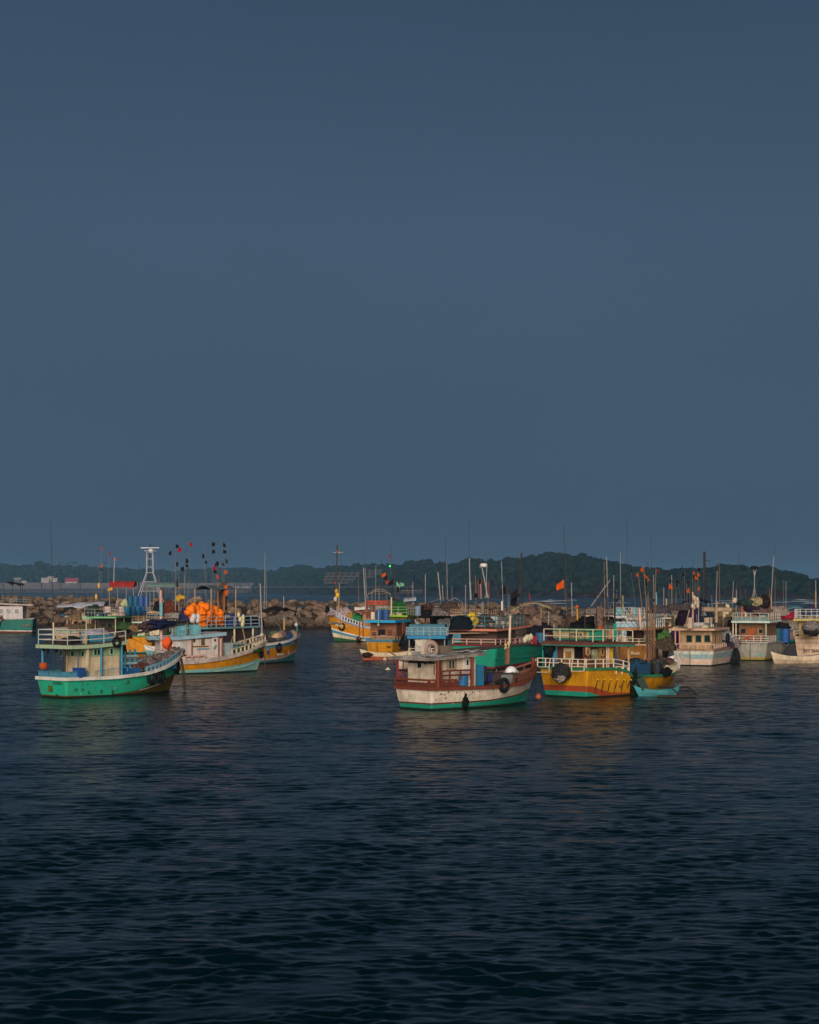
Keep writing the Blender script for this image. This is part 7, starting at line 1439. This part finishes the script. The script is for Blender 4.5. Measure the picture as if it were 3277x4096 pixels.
for px, y0, y1, r_, mt in ((2971, 2485, 2418, .20, paint((.28, .10, .07), .4, .2)), (2984, 2485, 2418, .13, mCR), (3026, 2480, 2452, .14, paint((.34, .12, .06), .3, .2)), (3056, 2485, 2455, .22, mLB)): scenepole([(px, y0), (px, y1)], mt, r_, 'gear_post', G2, 181)
for px, py, sx, sz, col, lb in ((2988, 2412, 1.0, .4, (.03, .06, .05), 'dark green net roll on top of the gear posts'), (3025, 2408, .9, .5, (.40, .33, .18), 'tan net bundle on top of the gear posts'), (3060, 2410, .55, .75, (.03, .025, .025), 'black net drum at the right of the tan bundle'), (3008, 2436, 1.0, .45, (.03, .02, .04), 'dark purple bundle under the tan net bundle'), (3040, 2444, 1.2, .4, (.16, .10, .09), 'brown boards and nets under the black net drum')): heap(W(px, py, 181), sx, .6, sz, col, lb, amp=.3, cut=False)
scenepole([(3089, 2480), (3085, 2385)], mTAN, .06, 'antenna', G2, 184); scenepole([(3086, 2390), (3096, 2225)], mPOLE, .045, 'antenna', G2, 184); scenepole([(3095, 2240), (3102, 2190)], mPOLED, .02, 'antenna', G2, 184); scenepole([(2958, 2270), (2954, 2205)], mPOLED, .02, 'antenna', G2, 184); scenepole([(2930, 2430), (2935, 2325)], mPOLE, .03, 'antenna', G2, 184)
scenepole([(3018, 2395), (3019, 2285)], mPOLE, .05, 'radar_mast', G2, 182); scenepole([(3019, 2310), (3014, 2278)], mPOLE, .04, 'radar_arm', G2, 182); scenepole([(3019, 2310), (3025, 2278)], mPOLE, .04, 'radar_arm', G2, 182); scenepole([(3010, 2390), (3019, 2350), (3028, 2390)], mPOLE, .035, 'mast_foot', G2, 182)
v_ = W(3018, 2271, 182) - G2.p; m = MB(); m.lathe([(.34, -.14), (.38, -.05), (.38, .1), (.3, .16)], n=16); m.build('radar_dome', mBK, G2.root, loc=(v_.dot(G2.f), v_.dot(G2.n), v_.z))
# ---- X: lettered stern at the right edge
X = Boat('fishing_boat', 'cream sterned fishing boat lettered Sri lanka at the right photo edge', (3258, 2634), None, 4.4, L=11, th=74, ds=184); X.t0 = .9; X.rake = .9
X.hull([(0, 2.35), (.5, 2.2), (1, 2.7)], [([(0, .3), (1, .3)], mBR), ([(0, 2.05), (1, 2.2)], paint((.58, .42, .30), .35, .3)), (None, mTAN)], inner=mTAN, trim=paint((.50, .38, .24), .3, .2), trimh=.14)
X.text('Sri lanka', X.P(3256, 2603, x=-.24), (-1, 0, 0), .36, plain((.09, .045, .06)), sx=1.15)
MB().sweep([(-.30, 1.7, 1.7), (-.30, -1.7, 1.7)], .05, .05).build('name_border', mTAN, X.root); MB().sweep([(-.22, 1.6, 1.0), (-.22, -1.6, 1.0)], .05, .05).build('name_border', mTAN, X.root)
X.cabin(1.0, 5, 3.3, 1.8, 3.95, paint((.50, .34, .12), .4, .3)); X.roof(-.1, 5.6, 4.3, 4.15, .18, top=mLG, edge=paint((.52, .36, .10), .2, .2))
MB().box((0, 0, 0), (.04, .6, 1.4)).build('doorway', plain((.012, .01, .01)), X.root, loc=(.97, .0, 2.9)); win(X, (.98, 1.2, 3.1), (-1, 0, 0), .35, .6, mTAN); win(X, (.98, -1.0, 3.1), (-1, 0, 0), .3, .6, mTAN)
X.rail([(3, 2.1, 2.35), (-.1, 2.1, 2.35), (-.1, -2.1, 2.35)], [.3, .58], paint((.56, .46, .28), .2, .1), every=.8, r=.035)
X.rail([(4, 2.0, 4.2), (0, 2.0, 4.2), (0, -2.0, 4.2)], [.35, .75, 1.0], paint((.48, .52, .54), .2, .1), every=.6, r=.03)
heap(W(3247, 2507, 181.5), .9, .6, .65, (.24, .22, .22), 'grey net bag bulging over the roof of the lettered stern at the right edge', cut=False, amp=.15, name='net_bag')
heap(W(3250, 2528, 181.4), .8, .5, .4, (.035, .03, .03), 'dark net hanging under the grey bag at the right edge', cut=False)
canoe('long cream canoe lying in front of the lettered stern at the right edge', (3095, 2654), (3300, 2651), 172, 173, paint((.60, .46, .32), .5, .4), paint((.62, .50, .36), .4, .3), 1.1, .70, .50, outr=0)
# ---- far background right
Y1 = mid('distant boat with red awning, left of the teal arched canopy at far right', (3080, 2575), (3200, 2562), 4.4, [(0, 1.7), (1, 2.4)], [([(0, .4), (1, .8)], mT), (None, mPK)], mPK, mGY, 3.6, (0, .7), (.1, .6), mPK, mPK, mCR, paint((.5, .45, .45), .2, .1))
q0, q1 = W(3064, 2438, 225), W(3152, 2436, 225); o = cloth([q0, q1, q1 + Vector((0, 3, .2)), q0 + Vector((0, 3, .2))], paint((.34, .05, .04), .3, .2), .06, 14, 8, .06, .3, name='awning', seed=1); tag(o, 'faded red awning in the background at far right', 'awning')
for q in (q0, q1): MB().tube((0, 0, -3), (0, 0, 0), .06).build('awning_pole', mGY, o, loc=q)
q0, q1 = W(3150, 2438, 228), W(3232, 2444, 228); o = cloth([q0, q1, q1 + Vector((0, 3, .1)), q0 + Vector((0, 3, .1))], paint((.09, .20, .24), .2, .2, .4), .06, 16, 8, .03, .25, name='canopy', seed=1); tag(o, 'glossy teal arched canopy in the background at far right', 'canopy')
for v_ in o.data.vertices: v_.co.z += .35 * math.sin(math.pi * (v_.co.x - q0.x) / (q1.x - q0.x))
for q in (q0, q1, q0.lerp(q1, .5)): MB().tube((0, 0, -3), (0, 0, 0), .05).build('canopy_post', mGY, o, loc=q)
Y2 = mid('dark blue boat below the teal arched canopy at far right', (3190, 2570), (3300, 2558), 4.4, [(0, 1.8), (1, 2.4)], [([(0, .4), (1, .8)], mT), (None, mDB)], mDB, mGY, 3.4, (0, .7), (.1, .6), mDB, mGY, mDB, mPOLE)
for px, py, sx, sz, col, lb in ((3162, 2475, 1.2, .8, (.42, .02, .05), 'bright red net heap at far right below the red awning'), (3205, 2478, 1.6, .7, (.40, .28, .24), 'pinkish tan heap right of the bright red one'), (3110, 2462, 1.5, 1.2, (.36, .30, .26), 'pale brown sack mound under the faded red awning'), (3075, 2470, 1.0, 1.0, (.30, .24, .2), 'brown sack mound at the left under the faded red awning'), (3240, 2470, 1.3, 1.4, (.05, .05, .10), 'dark blue netting below the teal canopy')): heap(W(px, py, 221), sx, .9, sz, col, lb, amp=.3)
for px, y0, y1, r_, mt in ((3264, 2480, 2365, .10, mTAN), (3264, 2370, 2320, .05, mPOLE), (3145, 2440, 2325, .03, mPOLE), (3240, 2440, 2330, .03, mPOLED), (3186, 2420, 2370, .03, mPOLED)): scenepole([(px, y0), (px, y1)], mt, r_, 'antenna', Y2, 224)

# ================================================================== marker flags
bl = 'flags on tall poles over the left boats'
for i, (b0, t0, cc, lb) in enumerate((((405, 2400), (405, 2187), ('orange',), 'tiny orange flag, leftmost of the high ones'), ((433, 2400), (435, 2208), ('red',), 'tiny red flag right of the leftmost orange one'), ((455, 2330), (458, 2230), ('orange',), 'orange flag on a white pole above the red tarpaulin'), ((398, 2345), (400, 2258), ('orange', 'black'), 'small orange flag with a black one below, low at left'),
        ((690, 2420), (687, 2202), ('black',), 'black flag, left of the upper black and red trio'), ((708, 2420), (702, 2175), ('black',), 'highest black flag left of the red one'), ((716, 2420), (712, 2190), ('red',), 'red flag in the middle of the trio'), ((760, 2410), (758, 2166), ('red',), 'red flag flying alone and highest'), ((700, 2420), (703, 2245), ('black',), 'slim black flag on a pale pole'),
        ((745, 2400), (742, 2231), ('black', 'black'), 'double black flag on a thin pole'), ((737, 2400), (737, 2266), ('black',), 'black flag just under the double one'), ((724, 2400), (712, 2318), ('black',), 'low black flag above the yellow floats'), ((850, 2400), (847, 2168), ('black', 'black'), 'black flag on the topmost pole right of the lone red one'), ((893, 2400), (892, 2168), ('black', 'black'), 'high tattered black flag, rightmost'),
        ((822, 2400), (818, 2213), ('black', 'black'), 'two black flags on one leaning pole'), ((868, 2360), (864, 2245), ('black',), 'small black flag, left in the dense flag bunch'), ((874, 2360), (874, 2244), ('black',), 'small black flag, middle in the dense flag bunch'), ((888, 2360), (888, 2248), ('black',), 'small black flag, right in the dense flag bunch'), ((862, 2360), (852, 2262), ('red', 'black'), 'red and black flag leaning left in the dense bunch'), ((866, 2360), (866, 2298), ('orange',), 'low orange flag in the dense flag bunch'), ((897, 2360), (897, 2280), ('orange',), 'orange flag at the right in the dense flag bunch'), ((901, 2300), (901, 2233), ('black',), 'black flag on the thick pole right of the dense bunch'))):
    flag(b0, t0, 180 + (i * 7) % 30, cc, lb, bl, at=(.0, .13) if len(cc) > 1 else (.0,), size=.38 if t0[0] < 600 else .55, r=.022 if i not in (2, 8) else .04, pc=(.16, .15, .15) if i != 2 else (.4, .4, .4))
for i, (px, yt) in enumerate(((635, 2180), (662, 2210), (800, 2235), (826, 2290), (772, 2315), (905, 2160), (820, 2160))): flag((px + 3, 2420), (px - (12 if i < 2 else 0), yt), 186, ('black',), 'bare thin grey pole among the flag poles at left', 'bare thin poles at left', at=(), r=.022, pc=(.12, .13, .15))
for i, (b0, t0, cc, lb, sz) in enumerate((((1344, 2330), (1345, 2200), ('orange',), 'orange rag near the top of the tall dark mast at centre left', .28), ((1346, 2350), (1344, 2325), ('orange',), 'orange rag low on the tall dark mast', .3), ((1545, 2400), (1543, 2290), ('orange', 'orange'), 'two orange rags below the green navigation light', .6), ((1552, 2400), (1552, 2300), ('black',), 'black rag right of the orange rags at centre left', .6), ((1582, 2400), (1576, 2312), ('black',), 'slim black flag left of the pale green flags', .9), ((1588, 2400), (1586, 2325), ('green', 'black'), 'pale green and black flag pair', .8), ((1594, 2400), (1602, 2330), ('green',), 'pale green flag on a white slanting pole', .6), ((1562, 2300), (1563, 2218), ('red',), 'tiny red flag above the green navigation light', .4))):
    flag(b0, t0, 236 - i, cc, lb, at=(.0, .22) if len(cc) > 1 else (.0,), size=sz, r=.03)
for i, (b0, t0, cc, lb, sz) in enumerate((((2032, 2480), (2027, 2344), ('black',), 'big black flag left of the tall black mast', 1.1), ((2064, 2440), (2078, 2352), ('black',), 'big black flag tilted right beside the tall black mast', 1.2), ((2066, 2440), (2072, 2385), ('black',), 'long black flag hanging low beside the tall black mast', 1.1), ((1898, 2420), (1896, 2370), ('black',), 'small black flag left of the dark teal canopy', .7), ((1918, 2400), (1914, 2310), ('black',), 'narrow black flag by the radar mast', .8))): flag(b0, t0, 172 + i, cc, lb, size=sz, r=.03)
flag((2270, 2480), (2256, 2318), 120, ('orange',), 'large orange flag flying above the yellow boat', size=1.25, r=.03, flip=-1)
for i, (b0, t0, cc, lb) in enumerate((((2672, 2420), (2677, 2335), ('orange',), 'orange flag low between the yellow boat poles and the black mast'), ((2683, 2440), (2677, 2312), ('black',), 'black flag above the low orange one at right'), ((2712, 2440), (2702, 2318), ('black',), 'black flag, second from left in the right flag group'), ((2735, 2440), (2712, 2332), ('black',), 'black flag on a pole slanting left in the right group'), ((2740, 2440), (2738, 2285), ('black',), 'tall black flag left of the black mast'), ((2749, 2440), (2746, 2320), ('black',), 'lower black flag next to the tall one'), ((2760, 2440), (2758, 2352), ('orange',), 'orange flag low in the bunch left of the black mast'), ((2772, 2440), (2770, 2295), ('black',), 'black flag in the bunch left of the black mast'), ((2782, 2440), (2780, 2285), ('orange', 'orange'), 'orange streamer in the bunch left of the black mast'), ((2793, 2440), (2790, 2270), ('black', 'orange'), 'highest black and orange flag left of the black mast'), ((2801, 2440), (2800, 2345), ('orange',), 'small orange flag right in the bunch left of the black mast'), ((2550, 2480), (2523, 2272), ('black',), 'tiny black flag on the pole leaning left of the orange ones'), ((2625, 2480), (2623, 2395), ('black',), 'black rag on a pale post beside the leaning poles'))): flag(b0, t0, 188 + i, cc, lb, size=.5 if i < 11 else .4, r=.03, at=(.0, .12) if len(cc) > 1 else (.0,))
for i, (px, yt) in enumerate(((2752, 2330), (2765, 2320), (2776, 2310), (2787, 2330), (2797, 2310), (2950, 2330), (2965, 2360), (2985, 2350))): flag((px, 2430), (px - 3, yt), 196, ('black',), 'thin bare pole standing among the right-hand flags', 'bare thin poles at right', at=(), r=.025, pc=(.12, .09, .10))
scenepole([(2938, 2410), (2942, 2392)], mCR, .18, 'net_block', G2, 178)
# mooring lines of the middle boats
for a_, b_, d_, lb in (((1203, 2560), (1208, 2650), 178, 'thin mooring line under the lettered orange bow'), ((2932, 2560), (2936, 2640), 173, 'mooring line between the tan wheelhouse boat and the grey stern'), ((1310, 2440), (1290, 2552), 258, 'anchor line from the left-facing orange bow')): rope([W(*a_, d_), W(*b_, d_)], lb, .03)

# ---- boats packed in behind
Z1 = mid('dull green and cream fishing boat deep in the row behind the yellow boat roof', (2400, 2566), (2490, 2552), 4.2, [(0, 1.7), (1, 2.5)], [([(0, .4), (1, .8)], mBR), (None, mTAN)], mBR, mGY, 3.7, (0, .6), (.1, .5), mGY, mTAN, mDK, mGY)
Z2 = mid('white fishing boat deep in the row left of the black peaked canopy', (2660, 2580), (2750, 2566), 4.2, [(0, 1.7), (1, 2.5)], [([(0, .4), (1, .8)], mT), (None, mGY)], mBR, mGY, 3.6, (0, .65), (.1, .55), mGY, mCR, mCR, mPOLE)
Z3 = mid('brown fishing boat deep in the row below the rolled beige tarpaulin', (2880, 2588), (2970, 2575), 4.0, [(0, 1.7), (1, 2.5)], [([(0, .4), (1, .8)], mT), (None, mBR)], mBR, mGY, 3.4, (0, .65), (.1, .55), mTAN, mWOOD, mTAN, mGY)
Z4 = mid('blue-grey fishing boat deep in the row behind the yellow sacks', (1860, 2575), (1960, 2562), 4.2, [(0, 1.7), (1, 2.5)], [([(0, .4), (1, .8)], mT), (None, mBT)], mBR, mGY, 3.9, (0, .65), (.1, .55), mGY, mTAN, mDK, mTAN)
Z5 = mid('rust-brown fishing boat deep in the row between the lilac and red tarpaulins', (610, 2552), (720, 2542), 4.2, [(0, 1.7), (1, 2.5)], [([(0, .4), (1, .8)], mT), (None, mRED)], mBR, mGY, 3.9, (0, .65), (.1, .55), mGY, mTAN, mDK, mGY)
for B_, lst in ((Z1, ((2410, 2330), (2455, 2300), (2470, 2360))), (Z2, ((2640, 2290), (2655, 2350), (2705, 2380), (2728, 2260))), (Z3, ((2900, 2300), (2945, 2360), (2880, 2250), (2915, 2380))), (Z4, ((1840, 2300), (1862, 2340), (1905, 2300), (1958, 2330))), (Z5, ((560, 2250), (615, 2330), (640, 2300), (655, 2280), (740, 2300)))):
    for k_, (px, y1) in enumerate(lst): scenepole([(px, 2470), (px + (k_ * 5 % 9) - 4, y1)], (mPOLED, mPOLE, mWOOD)[k_ % 3], .03 + .02 * (k_ % 2), 'antenna', B_, B_.p.y + 2)
# ---- rigging and jumbled gear
def rigging(B, n, seed, zt=7.0):
    r_ = random.Random(seed); L = B.Lw + B.rake; rz = getattr(B, 'roofz', None)
    for i in range(n):
        x0 = r_.uniform(.1, .7) * L; top = Vector((x0, r_.uniform(-.4, .4), r_.uniform(zt - 2, zt + 1.5))); sd = r_.choice((-1, 1)); u = r_.choice((.02, .5, .97)); end = B.at(u, B.zs(u), sd if u < .9 else 1, -.05)
        pts = [top.lerp(end, t / 6) - Vector((0, 0, .35 * math.sin(math.pi * t / 6) * r_.random())) for t in range(7)]
        MB().path([p - pts[0] for p in pts], .016, n=4).build('stay', mPOLED, B.root, loc=pts[0])
        if i % 3 == 0: MB().tube((0, 0, 0), (r_.uniform(-.3, .3), 0, top.z - 2.4), .045, .02, n=5).build('pole', r_.choice((mPOLED, mWOOD, mPOLE, mDK)), B.root, loc=(x0, top.y, 2.4))
def jumble(B, x0, x1, z, w, seed, label, hmax=.8):
    """nets, coils, boxes, bundled poles and floats thrown together"""
    r_ = random.Random(seed); m = MB(); c0 = Vector(((x0 + x1) / 2, 0, z))
    for i in range(16):
        x = r_.uniform(x0, x1) - c0.x; y = r_.uniform(-w, w); k = r_.random(); mi = r_.randrange(6)
        if k < .35:
            s_ = r_.uniform(.2, .5); v, f = ICO[2]; sd = Vector((r_.random() * 9, 0, 0)); m.add([(x + p[0] * s_ * (1 + .4 * noise.noise(Vector(p) * 2 + sd)), y + p[1] * s_, max(0, s_ * .6 * (p[2] + .3) * (1 + .4 * noise.noise(Vector(p) * 2 + sd)))) for p in v], f, mi)
        elif k < .55: h = r_.uniform(.2, hmax * .7); m.box((x, y, h / 2 + .01), (r_.uniform(.3, .7), r_.uniform(.25, .5), h), r_.uniform(-.6, .6), mi)
        elif k < .8: h = r_.uniform(.5, hmax * 1.9); m.tube((x, y, 0), (x + r_.uniform(-.4, .4), y, h), .03, .02, 5, mi)
        else:
            for q in range(3): v, f = ICO[1]; m.add([(x + .14 * (q - 1) + p[0] * .11, y + p[1] * .11, .14 + .1 * (q % 2) + p[2] * .13) for p in v], f, 5)
    o = m.build('fishing_gear', [net((.10, .075, .06)), mTAN, mBL, mGY, net((.03, .035, .04)), paint((.55, .48, .32), .2, .1)], None, loc=B.w(c0), rz=B.th); tag(o, label, 'fishing gear', kind='stuff')
for i, (B_, nm) in enumerate(((A, 'green front-left boat'), (B, 'orange and light blue boat'), (C, 'lettered orange boat'), (E, 'flat green roofed boat'), (H, 'lattice mast boat'), (F, 'lilac tarpaulin boat'), (K2, 'half hidden white and teal boat'), (J, 'left-facing orange boat'), (Lb, 'lime edged boat'), (Mc, 'cream roofed boat'), (P, 'salmon roofed boat'), (Q, 'patterned tarpaulin boat'), (Rb, 'yellow front-right boat'), (S, 'lettered brown-orange boat'), (T, 'white and pale blue boat'), (U, 'tan wheelhouse boat'), (G2, 'grey boat'), (V, 'brown boat with tall black mast'), (X, 'cream lettered boat at the right edge'), (Y1, 'red awning boat'), (Z1, 'green and cream boat deep in the row'), (Z2, 'white boat deep in the row'), (Z3, 'brown boat deep in the row'), (Z4, 'blue-grey boat deep in the row'), (Z5, 'rust-brown boat deep in the row'))):
    rigging(B_, 3 if i in (0, 1, 11) else 6, 40 + i, 6.6 + (i * 7 % 5) * .5); L_b = B_.Lw + B_.rake
    if i in (0, 12): continue
    z = B_.roofz(L_b * .3) + .02 if hasattr(B_, 'roofz') else 4.3
    if i not in (1, 2): jumble(B_, .6, L_b * .45, z, 1.2, i, 'jumble of nets, poles and boxes on the roof of the ' + nm)
    jumble(B_, L_b * .60, L_b * .88, B_.zs(.7) - .45, .9, 100 + i, 'jumble of nets and floats on the foredeck of the ' + nm, 1.0)
jumble(M, M.Lw * .62, M.Lw * .86, M.zs(.7) - .1, .7, 77, 'ropes and small gear on the foredeck of the white boat', .5)
jumble(Rb, Rb.Lw * .60, Rb.Lw * .9, 1.25, 1.1, 78, 'ropes, poles and gear on the foredeck of the yellow boat', .9)
jumble(A, A.Lw * .55, A.Lw * .85, 1.6, 1.0, 79, 'ropes and gear on the foredeck of the green front-left boat', .7)

for k_, B_ in enumerate((P, U, K, S, G2, X, D)): stains(B_, 18, 60 + k_)
stains(J, 16, 90, sides=(1,))
